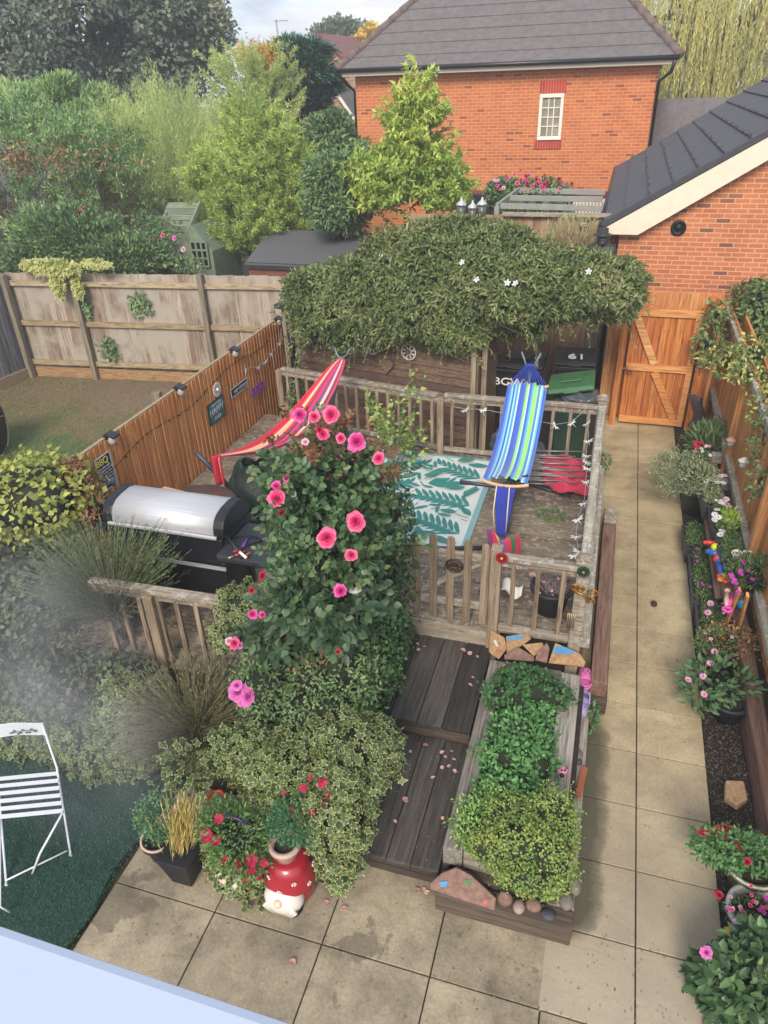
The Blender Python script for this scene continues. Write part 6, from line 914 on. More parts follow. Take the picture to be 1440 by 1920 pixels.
b.box(((A.x+B.x)/2, 17.02, A.z-.05), (B.x-A.x, .03, .06)); b.box(((A.x+B.x)/2, 17.02, A.z-.4), (B.x-A.x, .03, .06)); tag(b.build('white_trellis', M['cream']), 'short white picket trellis seen through the pergola beams', 'trellis')
A = AY(895, 362, 19); b = MB(); b.box((A.x+2.0, 19.3, 1.2), (5.4, .5, 2.55)); tag(b.build('red_fence', plain('maroon_stain', '#7a3030', .8, var=.2)), 'maroon stained panel along the foot of the brick house', 'fence panel')
b = MB(); b.box((AY(905, 358, 18).x, 18, 1.3), (.9, .3, 2.6)); tag(b.build('dark_canopy', M['binblk']), 'dark flat canopy at the foot of the brick house beside the young tree', 'canopy')
for k, (u, v, lab) in enumerate(((865, 385, 'left'), (886, 390, 'middle'), (904, 384, 'right'))):
    p = AY(u, v, 12.2); t = thing('garden_lantern', lab+' one of three silver-topped lanterns standing above the climber', 'lantern', p+Vector((0, 0, -.45)), 'lanterns above the climber'); b = MB(); b.lathe([(.09, 0), (.075, .03), (.025, .07), (.012, .11), (.001, .12)], p, 14); b.build('roof', plain('silver_cap', '#c4c6c6', .3, .5), t); b = MB(); b.lathe([(.06, -.22), (.075, -.01)], p, 12); b.build('glass_body', plain('lantern_glass', '#55564f', .3), t); b = MB(); b.tube([p+Vector((0, 0, -.22)), p+Vector((0, 0, -1.6))], .03, 8); b.build('pole', M['blackp'], t)
p = AY(1128, 466, 11.9); M['ape'] = plain('black_resin', '#2b2c2e', .5, var=.3, scale=20, bmp=.4); t = thing('gorilla_statue', 'dark gorilla bust statue wearing a hat, in front of the garage downpipe', 'statue', p+Vector((0, 0, -.25))); b = MB(); b.sphere(p+Vector((0, 0, -.05)), (.20, .13, .17), 16, 10); b.sphere(p+Vector((-.15, 0, -.08)), (.09, .1, .15)); b.sphere(p+Vector((.15, 0, -.08)), (.09, .1, .15)); b.sphere(p+Vector((0, -.05, .13)), (.085, .09, .11)); b.sphere(p+Vector((0, -.12, .10)), (.055, .05, .045)); b.build('body', M['ape'], t); b = MB(); b.lathe([(.14, 0), (.14, .012), (.08, .02), (.07, .1), (.001, .11)], p+Vector((0, -.04, .2)), 16); b.build('hat', M['ape'], t); b = MB(); b.tube([p+Vector((-.06, -.14, -.16)), p+Vector((.05, -.15, -.1))], .012, 6); b.build('banana', plain('cream_banana', '#b8a888', .6), t); b = MB(); b.box((p.x, p.y+.05, p.z-1.2), (.2, .2, 2.1)); b.build('plinth', M['bal'], t)
t = bush('silver_shrub', 'thin pale grass-like shrub in front of the slate plaque', 'shrub', [ell(1075, 460, 12.4, 110, 90, .3)], 1800, .12, .012, leafmat('pale_straw', ['#7a7a5c', '#949070', '#a8a080']), 'quad', up=1.2, hull=False)

t = bush('rambling_rose', 'straggly rose half covering the roof and left side of the playhouse', 'rose bush', [ell(285, 470, 13.1, 60, 60, .25), ell(310, 430, 13.4, 50, 40, .12), ell(345, 495, 13.0, 60, 24, .12), ell(272, 430, 13.5, 40, 50, .2)], 1900, .075, .04, M['lf_dark'], hull=False, jit=.25)
for (u, v, k) in ((290, 450, 'red'), (328, 447, 'orchid'), (344, 468, 'pale'), (306, 442, 'pink')): flower(t, k, AY(u, v, 12.95), .06, (0, -1, .5))
# ================================================================== VEGETATION, NEAR
def ivy_mass(name, label, cat, E_, n, L, mat, up=-.35, jit=.10, kind='ivy', W=None, hull=.72, zmin=.02, rand=.5, k=.5):
    P, Nn = ell_surf(E_, n, jit, zmin); gp = np.sin(P[:, 0]*21+P[:, 2]*13+1)*np.sin(P[:, 1]*19-P[:, 2]*17+P[:, 0]*6)*np.cos(P[:, 0]*9-P[:, 1]*11) < .34; P, Nn = P[gp], Nn[gp]; x, y = np.mean([e[0] for e in E_]), np.mean([e[1] for e in E_]); t = thing(name, label, cat, (x, y, 0)); m_ = len(P)
    leaves('foliage', P, spread(Nn*.4, up=up, rand=.9), unit(Nn+rs(m_)*k+np.array((0, -.2, .5))), rng.uniform(.6, 1.2, m_)*L, rng.uniform(.6, 1.2, m_)*(W or L), mat, t, kind); b = MB()
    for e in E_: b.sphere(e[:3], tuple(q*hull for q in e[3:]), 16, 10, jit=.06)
    b.build('shade_core', M['grnoff'], t); return t  # solid core coloured dark as the shade behind leaf gaps
def broom(name, label, base, tip_c, spreadr, n, mat, ln, L=.035, kk=34, up=.9, core=None, W=.006, outw=.6):
    """a broom: a sheaf of thin green twigs fanning from the base"""
    t = thing(name, label, 'shrub', base); th = rng.uniform(0, 2*PI, n); rad = rng.random(n)**.5; bb = np.array(base)+np.array([0, 0, core or .25])+np.c_[np.cos(th)*rad*spreadr*.5, np.sin(th)*rad*spreadr*.45, rng.random(n)*spreadr*.6]
    dirs = np.c_[np.cos(th)*rad*outw, np.sin(th)*rad*outw, np.full(n, up)]+rng.normal(size=(n, 3))*.12+np.array(tip_c); P, D, Q, tn, cv = shoots(bb, dirs, rng.uniform(.6, 1.1, n)*ln, kk, droop=.12, side=.22, t0=.05); leaves('foliage', P, D, Q, L, W, mat, t, 'quad', .6*tn+.4*rng.random(len(P)))
    b = MB()
    for i in range(0, n, 3): b.tube([Vector(base)+Vector((random.uniform(-.03, .03), random.uniform(-.03, .03), 0)), Vector(bb[i])]+[Vector(x) for x in cv(i, 5)], [.009, .005, .004, .003, .003, .002, .001], 4, cap=False)
    b.build('twigs', M['twig'], t); return t
M['lf_broom'] = leafmat('broom_green', ['#344430', '#46573c', '#5a6a4a', '#6e785a'], trans=.15); M['lf_olive'] = leafmat('olive_needle', ['#3c402e', '#50543c', '#66664a', '#767056'], trans=.1); M['lf_grey'] = leafmat('grey_twig', ['#5f5a54', '#7c766c', '#928a7c'], trans=0)
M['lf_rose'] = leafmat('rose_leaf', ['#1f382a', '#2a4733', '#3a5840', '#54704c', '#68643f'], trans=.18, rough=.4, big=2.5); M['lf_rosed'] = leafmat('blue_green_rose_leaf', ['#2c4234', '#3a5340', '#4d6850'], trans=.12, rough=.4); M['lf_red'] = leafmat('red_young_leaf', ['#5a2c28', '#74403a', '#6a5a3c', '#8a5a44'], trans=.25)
M['lf_herb'] = leafmat('herb_green', ['#2f5c38', '#3f7044', '#568656', '#6f9c64'], trans=.3, big=3.); M['lf_gold'] = leafmat('golden_small_leaf', ['#3c5a34', '#52703a', '#6c8a42', '#7c9048', '#a09a50'], trans=.25, big=4.)
# --- left hedge and dead twiggy shrubs
t = ivy_mass('laurel_hedge', 'yellow-green rounded leafy hedge at the left edge below the neighbouring lawn', 'hedge', [ell(60, 930, 4.9, 220, 150, .55), ell(-30, 1000, 4.6, 200, 230, .6), ell(110, 960, 5.0, 110, 120, .35)], 5200, .075, M['lf_yg'], up=.1, kind='leaf', W=.055)
t = ivy_mass('photinia', 'reddish-brown leaved twiggy shrub between the hedge and the orange fence', 'shrub', [ell(150, 915, 5.15, 70, 90, .2), ell(175, 955, 4.95, 40, 60, .15), ell(130, 880, 5.2, 50, 40, .15)], 1300, .055, leafmat('russet_leaf', ['#5a3028', '#7a4638', '#8a6848', '#6a5a38'], trans=.2), kind='leaf', W=.03, up=.3)
t = ivy_mass('dark_hedge', 'dull grey-green leafy mass at the lower left, below the yellow-green hedge', 'hedge', [ell(70, 1090, 4.4, 260, 170, .5), ell(30, 1200, 4.0, 240, 200, .5), ell(110, 1260, 3.8, 200, 140, .4), ell(230, 1270, 3.7, 120, 80, .3)], 10000, .06, leafmat('dull_leaf', ['#283324', '#38432e', '#4a543a', '#5f6648'], trans=.15, big=2.), kind='leaf', W=.045, up=.2)
n = 300; b0 = np.array(G(250, 1180, .5)); t = thing('dead_twiggy_shrub', 'bare grey-brown twiggy shrub arching in front of the dark hedge on the left', 'shrub', b0*np.array((1, 1, 0))); th = rng.uniform(0, 2*PI, n); bb = b0+rng.normal(size=(n, 3))*(.12, .1, .1); dirs = np.c_[rng.normal(size=n)*.55-.55, rng.normal(size=n)*.4, rng.uniform(-.1, .9, n)]; P, D, Q, tn, cv = shoots(bb, dirs, rng.uniform(.5, 1.3, n), 34, droop=.35, side=.45, t0=.25); leaves('twiglets', P, D, Q, .06, .004, M['lf_grey'], t, 'quad'); b = MB()
for i in range(0, n, 2): b.tube([Vector(x) for x in cv(i, 6)], [.007, .005, .004, .003, .002, .001], 4, cap=False)
b.build('branches', M['twig'], t)
broom('broom_bush', 'upright grey-green broom growing in front of the barbecue', tuple(np.array(G(215, 1150, .9))*np.array((1, 1, 0))+np.array((0, 0, .6))), (0, 0, .1), .40, 900, M['lf_broom'], .72, up=.85, core=.3, outw=.95, W=.007)
# --- variegated ivy
ivy_mass('variegated_ivy', 'cream-edged variegated ivy spilling over the dark balustrade right of the barbecue', 'ivy', [ell(460, 1135, 4.05, 110, 80, .2), ell(430, 1185, 3.95, 80, 60, .18), ell(500, 1170, 4.0, 90, 90, .2)], 1500, .055, M['lf_var'])
ivy_mass('variegated_ivy', 'wide bank of white-edged variegated ivy behind the white chair, lower left', 'ivy', [ell(180, 1390, 3.35, 240, 120, .3), ell(60, 1370, 3.4, 200, 130, .3), ell(250, 1320, 3.5, 130, 110, .25)], 4200, .062, M['lf_var'])
ivy_mass('variegated_ivy', 'large mound of variegated ivy at the centre, cascading beside the dark steps onto the patio', 'ivy', [ell(560, 1450, 3.0, 220, 150, .3), ell(660, 1420, 3.15, 150, 150, .25), ell(630, 1530, 2.8, 120, 180, .2), ell(480, 1420, 3.1, 170, 110, .25), ell(700, 1375, 3.35, 90, 70, .15), ell(635, 1620, 2.68, 70, 90, .12)], 6200, .062, M['lf_var'])
ivy_mass('variegated_ivy', 'trailing variegated ivy hanging around the gnome planters onto the patio', 'ivy', [ell(445, 1640, 2.62, 110, 120, .12), ell(410, 1590, 2.7, 60, 80, .1), ell(470, 1700, 2.5, 70, 40, .08)], 900, .055, M['lf_var'], hull=.4)
# --- green ivy column by the gate
ivy_mass('green_ivy', 'dense dark green ivy covering the left gate post and hanging down beside the steps', 'ivy', [ell(715, 980, 5.15, 110, 160, .22), ell(700, 1080, 5.1, 130, 180, .25), ell(700, 1190, 4.85, 130, 160, .25), ell(735, 1220, 4.6, 50, 70, .15), ell(680, 1000, 4.9, 100, 160, .2), ell(690, 1280, 4.3, 110, 100, .22)], 11000, .042, M['lf_ivy'], up=-.45)
ivy_mass('low_ivy', 'small-leaved brighter green ivy at the foot of the ivy column beside the upper step', 'ivy', [ell(720, 1150, 4.7, 70, 90, .15), ell(690, 1240, 4.35, 110, 110, .2), ell(640, 1300, 3.9, 120, 100, .2)], 3200, .03, leafmat('bright_ivy', ['#2f5a28', '#3f7034', '#568640'], trans=.25))
ivy_mass('wispy_shrub', 'soft dull green shrub filling the space under the rose bush', 'shrub', [ell(590, 1250, 3.7, 240, 170, .3), ell(500, 1290, 3.5, 120, 120, .25), ell(600, 1340, 3.4, 200, 110, .25)], 6500, .045, M['lf_dark'], up=.2, kind='leaf', W=.02)
broom('olive_broom', 'low dome of fine olive-brown broom twigs left of the rose stems', tuple(np.array(G(385, 1440, .15))), (0, 0, .1), .42, 900, M['lf_olive'], .52, L=.045, kk=30, up=.55, core=.32, outw=1.2)
broom('olive_broom', 'feathery green broom twigs between the ivy column and the rose stems', tuple(np.array(G(650, 1350, .2))), (0, 0, .1), .2, 260, M['lf_broom'], .45, L=.035, kk=30, up=.6, core=.2, outw=1.0)
# --- THE ROSE BUSH
t = thing('rose_bush', 'tall rose bush with large bright pink blooms in the centre of the photo', 'rose bush', (-1.95, 3.7, 0)); RE = [ell(595, 890, 4.1, 150, 120, .35), ell(625, 1000, 4.0, 140, 150, .35), ell(590, 1120, 3.8, 120, 130, .3), ell(630, 1120, 3.75, 120, 160, .3), ell(665, 905, 4.2, 60, 80, .2), ell(555, 960, 4.1, 60, 110, .2), ell(520, 1195, 3.6, 90, 60, .18)]
P, Nn = ell_surf(RE, 760, .28); cg = np.sin(P[:, 0]*9+P[:, 2]*7)*np.cos(P[:, 1]*8-P[:, 2]*9) > -.28; B0, Nn = P[cg], Nn[cg]; n = len(B0); 
def compound(B0, D0, L, W, k=5):
    """rose leaves: five leaflets on a stalk"""
    D0 = unit(D0); Q = unit(np.cross(D0, rs(len(B0)))); Z = np.cross(D0, Q); PP = []; DD = []; NN = []
    for (a, s) in ((.35, 1), (.35, -1), (.75, 1), (.75, -1), (1.0, 0)):
        PP.append(B0+D0*a*L*1.6); DD.append(D0*(.45 if s else 1)+Q*s*.9); NN.append(Z)
    return np.concatenate(PP), np.concatenate(DD), np.concatenate(NN)
B1, N1 = ell_surf([(e[0], e[1], e[2], e[3]*.75, e[4]*.75, e[5]*.75) for e in RE], 800, .35); Bx = np.concatenate([B0, B1]); Nx = np.concatenate([Nn, N1]); PP, DD, NN = compound(Bx, spread(Nx, up=-.15, rand=.8), .055, .04); NN = NN+np.array((0, -.3, 1.))*1.3
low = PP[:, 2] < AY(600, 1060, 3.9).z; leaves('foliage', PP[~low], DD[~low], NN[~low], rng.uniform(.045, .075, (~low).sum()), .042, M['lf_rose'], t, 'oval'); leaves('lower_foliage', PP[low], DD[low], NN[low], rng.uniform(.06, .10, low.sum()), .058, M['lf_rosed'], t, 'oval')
B2, N2 = ell_surf([ell(600, 815, 4.1, 130, 50, .25), ell(690, 870, 4.3, 70, 50, .2)], 120, .3); PP, DD, NN = compound(B2, spread(N2, up=.4), .05, .03); leaves('red_young_foliage', PP, DD, NN, .045, .028, M['lf_red'], t, 'leaf'); B3, N3 = ell_surf([ell(560, 1220, 3.55, 90, 90, .12)], 160, .2); leaves('brown_dead_leaves', B3, rs(len(B3)), rs(len(B3)), .06, .03, M['lf_dead'], t, 'leaf')
n = 22; Bc, Nc = ell_surf([(e[0], e[1], e[2], e[3]*.7, e[4]*.7, e[5]*.8) for e in RE[1:2]+RE[4:5]], n, .1); n = len(Bc); Pc, Dc, Qc, tc_, cvc = shoots(Bc, Nc+np.array((0, 0, .7)), rng.uniform(.25, .5, n), 9, droop=.2, side=.75, t0=.4); PP, DD, NN = compound(Pc, Dc, .045, .03); leaves('cane_foliage', PP, DD, NN, .045, .03, M['lf_rose'], t, 'oval'); b = MB()
for i in range(n): b.tube([Vector(x) for x in cvc(i, 6)], [.005, .005, .004, .004, .003, .003], 5)
b.build('canes', M['stem'], t)
b = MB()
for k in range(11): a = Vector((-1.95+random.uniform(-.12, .12), 3.6+random.uniform(-.1, .1), .1)); e = RE[k % len(RE)]; q = Vector(e[:3])+Vector((random.uniform(-.7, .7)*e[3], 0, .6*e[5])); b.tube([a, a.lerp(q, .5)+Vector((random.uniform(-.08, .08), 0, .05)), q], [.011, .008, .004], 6)
b.build('stems', plain('rose_stem', '#4a4030', .8), t)
RS = [(562, 778, 'hot', 20), (590, 782, 'pink', 16), (622, 778, 'pink', 24), (605, 815, 'pink', 17), (640, 822, 'pink', 14), (669, 829, 'hot', 25), (711, 860, 'pink', 17), (573, 829, 'pale', 10), (520, 935, 'pink', 24), (519, 912, 'hot', 14), (529, 963, 'red', 12), (537, 898, 'hot', 9), (669, 978, 'pink', 25), (614, 1009, 'pink', 25), (659, 1041, 'pink', 15), (640, 1108, 'hot', 17), (493, 1080, 'red', 11), (472, 1107, 'red', 8), (474, 1152, 'hot', 12), (493, 1153, 'hot', 9), (441, 1206, 'pink', 14), (430, 1202, 'pale', 9), (447, 1297, 'orchid', 20), (468, 1306, 'orchid', 20), (458, 1312, 'orchid', 16), (445, 1285, 'orchid', 12), (634, 1222, 'red', 6), (599, 806, 'red', 10), (450, 1210, 'orchid', 8)]
for (u, v, k_, r_) in RS:
    y = 3.9-.42*min(1, abs(v-900)/300) if v > 900 else 3.85
    if v > 1250: y = 2.95
    p = AY(u, v, y-.1); flower(t, k_, p, r_/1350*(CH-p.z+3)*.80, (random.uniform(-.3, .3), -.9, .75))
# climbing shoots of rose on deck (pale shoots, centre)
t = thing('young_climber', 'thin pale green leafy shoots rising from a terracotta pot in front of the back railing', 'climber', (*G(737, 880, DZ).xy, DZ)); c_ = G(737, 895, DZ); b = MB(); potmesh(b, c_, .085, .15); b.build('pot', M['potter'], t); n = 26; bb = np.array(c_)+np.array((0, 0, .12))+rng.normal(size=(n, 3))*.03; tg = np.array([AY(random.uniform(670, 810), random.uniform(700, 860), 8.3) for _ in range(n)]); dv = tg-bb; P, D, Q, tn, cv = shoots(bb, dv, np.linalg.norm(dv, axis=1), 16, droop=.0, side=.9, t0=.45, wob=.06); leaves('foliage', P, D, Q+np.array((0, 0, .8)), rng.uniform(.05, .10, len(P)), .05, leafmat('pale_shoot_leaf', ['#4f7038', '#6a8a48', '#8aa458', '#a8a860'], trans=.35), t, 'leaf'); b = MB()
for i in range(n): b.tube([Vector(x) for x in cv(i, 5)], .004, 4, cap=False)
b.build('stems', M['stem'], t)
t = thing('potted_climber', 'straggly climber in a black pot in the corner between the orange fence and the shed', 'climber', (*G(552, 800, DZ).xy, DZ)); c_ = G(545, 800, DZ); b = MB(); potmesh(b, c_, .14, .3); b.build('pot', M['potdk'], t); n = 14; bb = np.array(c_)+np.array((0, 0, .25))+rng.normal(size=(n, 3))*.04; dv = np.array([AY(random.uniform(535, 575), random.uniform(620, 730), 9.6) for _ in range(n)])-bb; P, D, Q, tn, cv = shoots(bb, dv, np.linalg.norm(dv, axis=1), 26, droop=0, side=.9, t0=.1, wob=.05); leaves('foliage', P, D, Q, .07, .04, M['lf_dark'], t, 'leaf'); b = MB()
for i in range(n): b.tube([Vector(x) for x in cv(i, 5)], .005, 4, cap=False)
b.build('stems', M['twig'], t)
# shed wall ornaments
def wallp(u, v, off=.06):
    n_ = sn; return PL(u, v, S0+sn*off, n_)
for (u, v, lab) in ((697, 650, 'white lacework plate hanging on the shed wall, left one'), (766, 660, 'white lacework plate with a grey centre on the shed wall, right one')):
    p = wallp(u, v); t = thing('wall_plate', lab, 'ornament', p); ux = su; b = MB()
    for k in range(8): a = 2*PI*k/8; c_ = p+(ux*math.cos(a)+Vector((0, 0, 1))*math.sin(a))*.075; b.tube([c_+(ux*math.cos(q)+Vector((0, 0, 1))*math.sin(q))*.035 for q in np.linspace(0, 2*PI, 11)], .006, 5, cap=False)
    b.tube([p+(ux*math.cos(q)+Vector((0, 0, 1))*math.sin(q))*.115 for q in np.linspace(0, 2*PI, 25)], .006, 5, cap=False); b.build('lacework', M['white'], t); b = MB(); b.lathe([(.05, 0), (.001, .004)], p, 16, rot=Matrix.Rotation(PI/2, 3, 'X')); b.build('centre', M['felt'] if u > 700 else M['shed'], t)
p = wallp(725, 685); t = thing('wicker_heart', 'small woven wicker heart hanging on the shed wall between the two plates', 'ornament', p); b = MB()
for q in np.linspace(.25, 1, 5): b.tube([p+su*(.1*q*16*math.sin(a)**3/16)+Vector((0, -.01, .1*q*(13*math.cos(a)-5*math.cos(2*a)-2*math.cos(3*a)-math.cos(4*a))/14)) for a in np.linspace(0, 2*PI, 25)], .011, 5, cap=False)
b.build('wicker', plain('wicker', '#7a6450', .9, var=.4, scale=40), t)
# --- herbs in raised bed
def carpet(name, label, x0, x1, y0, y1, z0, h, n, L, mat, hn=5, seed=1):
    t = thing(name, label, 'plant', ((x0+x1)/2, (y0+y1)/2, z0)); xs_, ys_ = rng.uniform(0, 1, n), rng.uniform(0, 1, n); ed = np.minimum(1, 7*np.minimum(np.minimum(xs_, 1-xs_), np.minimum(ys_, 1-ys_)))**.5
    x, y = x0+(x1-x0)*xs_, y0+(y1-y0)*ys_; hh = h*ed*(.75+.25*np.sin(x*hn*4+seed)*np.cos(y*hn*3+seed*2))*(1-.45*rng.random(n)**2); P = np.c_[x, y, z0+hh]; N_ = unit(rs(n)*.55+np.array((0, -.2, 1.))); leaves('foliage', P, unit(np.cross(N_, rs(n))), N_, rng.uniform(.6, 1.3, n)*L, L*.7, mat, t, 'leaf'); b = MB()
    for k in range(40): a = Vector((random.uniform(x0, x1), random.uniform(y0, y1), z0-.02)); b.tube([a, a+Vector((random.uniform(-.05, .05), random.uniform(-.05, .05), h*.75))], .003, 4, cap=False)
    b.build('stems', M['stem'], t); return t
ivy_mass('parsley', 'dark green round-leaved herb at the back of the raised bed', 'plant', [egz(985, 1275, 0.5, 100, 50, .15), egz(1010, 1300, 0.5, 110, 60, .18), egz(955, 1310, 0.5, 90, 60, .15)], 2600, .034, leafmat('dark_herb', ['#2a5030', '#37663d', '#4e8250'], trans=.3, big=3.), up=.4, kind='oval', W=.028, zmin=.3, rand=.9, hull=.8, jit=.14)
ivy_mass('mint', 'bright mid-green mint filling the middle of the raised bed', 'plant', [egz(975, 1375, 0.46, 105, 80, .2), egz(950, 1430, 0.46, 105, 80, .2), egz(1000, 1440, 0.48, 80, 70, .18), egz(945, 1490, 0.46, 105, 70, .2), egz(1010, 1350, 0.46, 50, 60, .15), egz(1010, 1400, 0.45, 50, 60, .15)], 5200, .038, leafmat('mint_green', ['#2f5f38', '#417848', '#5a9058', '#74a868'], trans=.3, big=3.), up=.5, kind='oval', W=.026, zmin=.3, hull=.8, jit=.16)
ivy_mass('feverfew', 'lighter green ferny herb at the front left of the bed', 'plant', [egz(905, 1530, 0.5, 90, 70, .15), egz(880, 1560, 0.5, 60, 50, .12), egz(935, 1500, 0.5, 80, 60, .15), egz(910, 1590, 0.5, 70, 40, .1)], 2800, .036, leafmat('light_herb', ['#44703f', '#5f8c4c', '#84ac60', '#9cbc6c'], trans=.3), up=.5, kind='leaf', W=.018, zmin=.3, hull=.75, jit=.18)
ivy_mass('golden_shrub', 'rounded golden-flecked small-leaved shrub overhanging the front of the raised bed', 'shrub', [egz(975, 1600, 0.6, 140, 120, .25), egz(1030, 1540, 0.6, 90, 120, .22), egz(960, 1540, 0.6, 110, 80, .2), egz(1030, 1620, 0.6, 90, 110, .15), egz(1050, 1570, 0.6, 60, 90, .15), egz(920, 1590, 0.6, 80, 60, .15), egz(990, 1650, 0.6, 90, 60, .12)], 14000, .021, M['lf_gold'], up=.3, kind='leaf', W=.017, zmin=.2, hull=.8, jit=.14)
t = thing('strap_leaved_plant', 'long arching strap leaves sprouting from the golden shrub', 'plant', G(1010, 1530, .6)); n = 9; b0 = np.array(G(1005, 1530, .58)); dirs = np.array([(.3, -.7, .5), (.5, -1, .3), (.7, -1.2, .2), (-.1, .1, 1), (.05, .2, 1), (-.4, -.3, .5), (.2, .4, .8), (-.2, -.6, .6), (.9, -.8, .3)], float); leaves('strap_leaves', np.tile(b0, (n, 1)), dirs, np.array([(0, -.3, 1)]*n), np.array([.35, .3, .38, .2, .22, .18, .2, .2, .3]), .022, leafmat('strap', ['#5a8a3c', '#7aa44c', '#98b858'], trans=.3), t, 'blade')
p = G(1055, 1443, .5); t = thing('ladybird_ornament', 'pink ladybird garden ornament perched on the right edge of the raised bed', 'ornament', p); b = MB(); b.sphere(p, (.045, .05, .03), 14, 8); b.build('body', plain('ladybird_pink', '#c87a98', .5), t); b = MB()
for k in range(7): a = k*.9; b.sphere(p+Vector((.025*math.cos(a), .028*math.sin(a), .022)), .009, 8, 5)
b.sphere(p+Vector((0, -.055, 0)), .018, 8, 6); b.build('spots', M['blackp'], t)
t = bush('weed_tuft', 'small green weed tuft growing at the back end of the path beside the deck', 'weed', [ell(1131, 865, 8.9, 22, 26, .08)], 200, .05, .02, M['lf_dark'], hull=False, stems=4); t = bush('weed_tuft', 'small green weed growing between the bed and the path below the clogs', 'weed', [ell(1108, 1345, 4.75, 16, 50, .08)], 160, .05, .02, M['lf_herb'], hull=False, stems=4); t = bush('weed_tuft', 'sprawling green weed growing through the deck boards near the pink folded chairs', 'weed', [ell(1035, 965, 7.3, 50, 14, .1)], 240, .05, .014, M['lf_dark'], hull=False, stems=4)
# --- patio pots, gnomes
def foliage_on(t, E_, n, L, W, mat, kind='leaf', up=.3, name='foliage', jit=.15, rand=.8): P, Nn = ell_surf(E_, n, jit); m_ = len(P); return leaves(name, P, spread(Nn, up=up, rand=rand), unit(Nn+rs(m_)*.6+np.array((0, 0, .5))), rng.uniform(.7, 1.3, m_)*L, W, mat, t, kind)
p = G(305, 1605); t = pot('potted_sedum', 'dark pot with a pale rim and a rounded dark green sedum, leftmost on the patio', (p.x, p.y, .02), .11, .2, M['potdk']); b = MB(); b.tube([Vector((p.x+.115*math.cos(a), p.y+.115*math.sin(a), .22)) for a in np.linspace(0, 2*PI, 25)], .010, 6, cap=False); b.build('rim', M['potcrm'], t); foliage_on(t, [ell(298, 1535, 2.64, 85, 75, .13)], 1500, .022, .018, leafmat('sedum', ['#2f5238', '#3f6844', '#4f7a50'], trans=.15))
p = G(352, 1640); t = thing('square_planter', 'dark square tapering planter holding dry stems and ivy, between the sedum and the petunias', 'potted plant', (p.x, p.y, 0)); b = MB(); a_, h_ = .13, .30; b.add([(p.x-.08, p.y-.08, 0), (p.x+.08, p.y-.08, 0), (p.x+.08, p.y+.08, 0), (p.x-.08, p.y+.08, 0), (p.x-a_, p.y-a_, h_), (p.x+a_, p.y-a_, h_), (p.x+a_, p.y+a_, h_), (p.x-a_, p.y+a_, h_)], [(3, 2, 1, 0), (0, 1, 5, 4), (1, 2, 6, 5), (2, 3, 7, 6), (3, 0, 4, 7), (4, 5, 6, 7)]); b.build('planter', M['binblk'], t, bevel=.008)
foliage_on(t, [ell(350, 1440, 2.9, 90, 90, .12)], 160, .06, .06, M['lf_var'], 'ivy'); n = 160; bb = np.array((p.x, p.y, .28))+rng.normal(size=(n, 3))*(.04, .04, .01); P, D, Q, tn, cv = shoots(bb, np.c_[rng.normal(size=n)*.15+.1, rng.normal(size=n)*.1+.2, np.ones(n)], rng.uniform(.25, .45, n), 8, droop=.05, side=.1); leaves('dry_stems', P, D, Q, .09, .006, leafmat('straw', ['#8a7848', '#a89458', '#b8a468'], trans=.1), t, 'quad')
M['gnomered'] = plain('gnome_red', '#9c1f2c', .35, var=.15, coat=.4); M['gnomewht'] = plain('gnome_white', '#d8d2c8', .45, var=.06); M['skin'] = plain('gnome_nose', '#d8b8a4', .4)
def gnome(label, p, s, flow=True):
    t = thing('gnome_planter', label, 'gnome', p); q = Vector(p)
    b = MB(); b.lathe([(.10*s, 0), (.135*s, .04*s), (.14*s, .12*s), (.125*s, .2*s), (.10*s, .24*s)], q, 28); b.build('body', M['gnomered'], t)
    b = MB(); b.lathe([(.150*s, .15*s), (.158*s, .165*s), (.15*s, .20*s), (.125*s, .27*s), (.105*s, .33*s), (.08*s, .33*s)], q, 28); h = b.build('hat', M['gnomered'], t); b = MB()
    b.sphere(q+Vector((0, -.11*s, .10*s)), (.12*s, .09*s, .10*s), 18, 12); b.lathe([(.001, -.16*s), (.04*s, -.1*s), (.075*s, -.03*s)], q+Vector((0, -.12*s, .14*s)), 14, sy=.6)
    for k in range(9): x = (k-4)*.022*s; b.tube([q+Vector((x*.6, -.165*s, .13*s)), q+Vector((x*1.1, -.178*s, .08*s)), q+Vector((x*.6, -.165*s, .01*s))], .012*s, 6)
    b.build('beard', M['gnomewht'], t); b = MB(); b.sphere(q+Vector((0, -.185*s, .145*s)), .026*s, 12, 8); b.build('nose', M['skin'], t)
    for x in (-1, 1): b = MB(); b.sphere(q+Vector((x*.06*s, -.11*s, .012*s)), (.045*s, .06*s, .02*s)); b.build('boot', M['blackp'], t)
    b = MB()
    for k in range(9):
        a = -PI/2+(k-4)*.6; zz = (.20+.05*(k % 2))*s; rr__ = (.153 if k % 2 == 0 else .138)*s; c_ = q+Vector((rr__*math.cos(a), rr__*math.sin(a), zz))
        for j in range(5): aa = 2*PI*j/5; ta = Vector((-math.sin(a), math.cos(a), 0)); b.sphere(c_+(ta*math.cos(aa)+Vector((0, 0, 1))*math.sin(aa))*.011*s, .006*s, 6, 4)
    b.build('flower_motifs', M['gnomewht'], h); return t
gp1 = G(540, 1690); gnome('red ceramic gnome planter with a white beard, supporting the cream pot on the patio', (gp1.x, gp1.y+.10, 0), 1.22); gp2 = G(425, 1660); gnome('second red ceramic gnome, mostly hidden behind red petunias and ivy', (gp2.x+.03, gp2.y+.14, 0), 1.0)
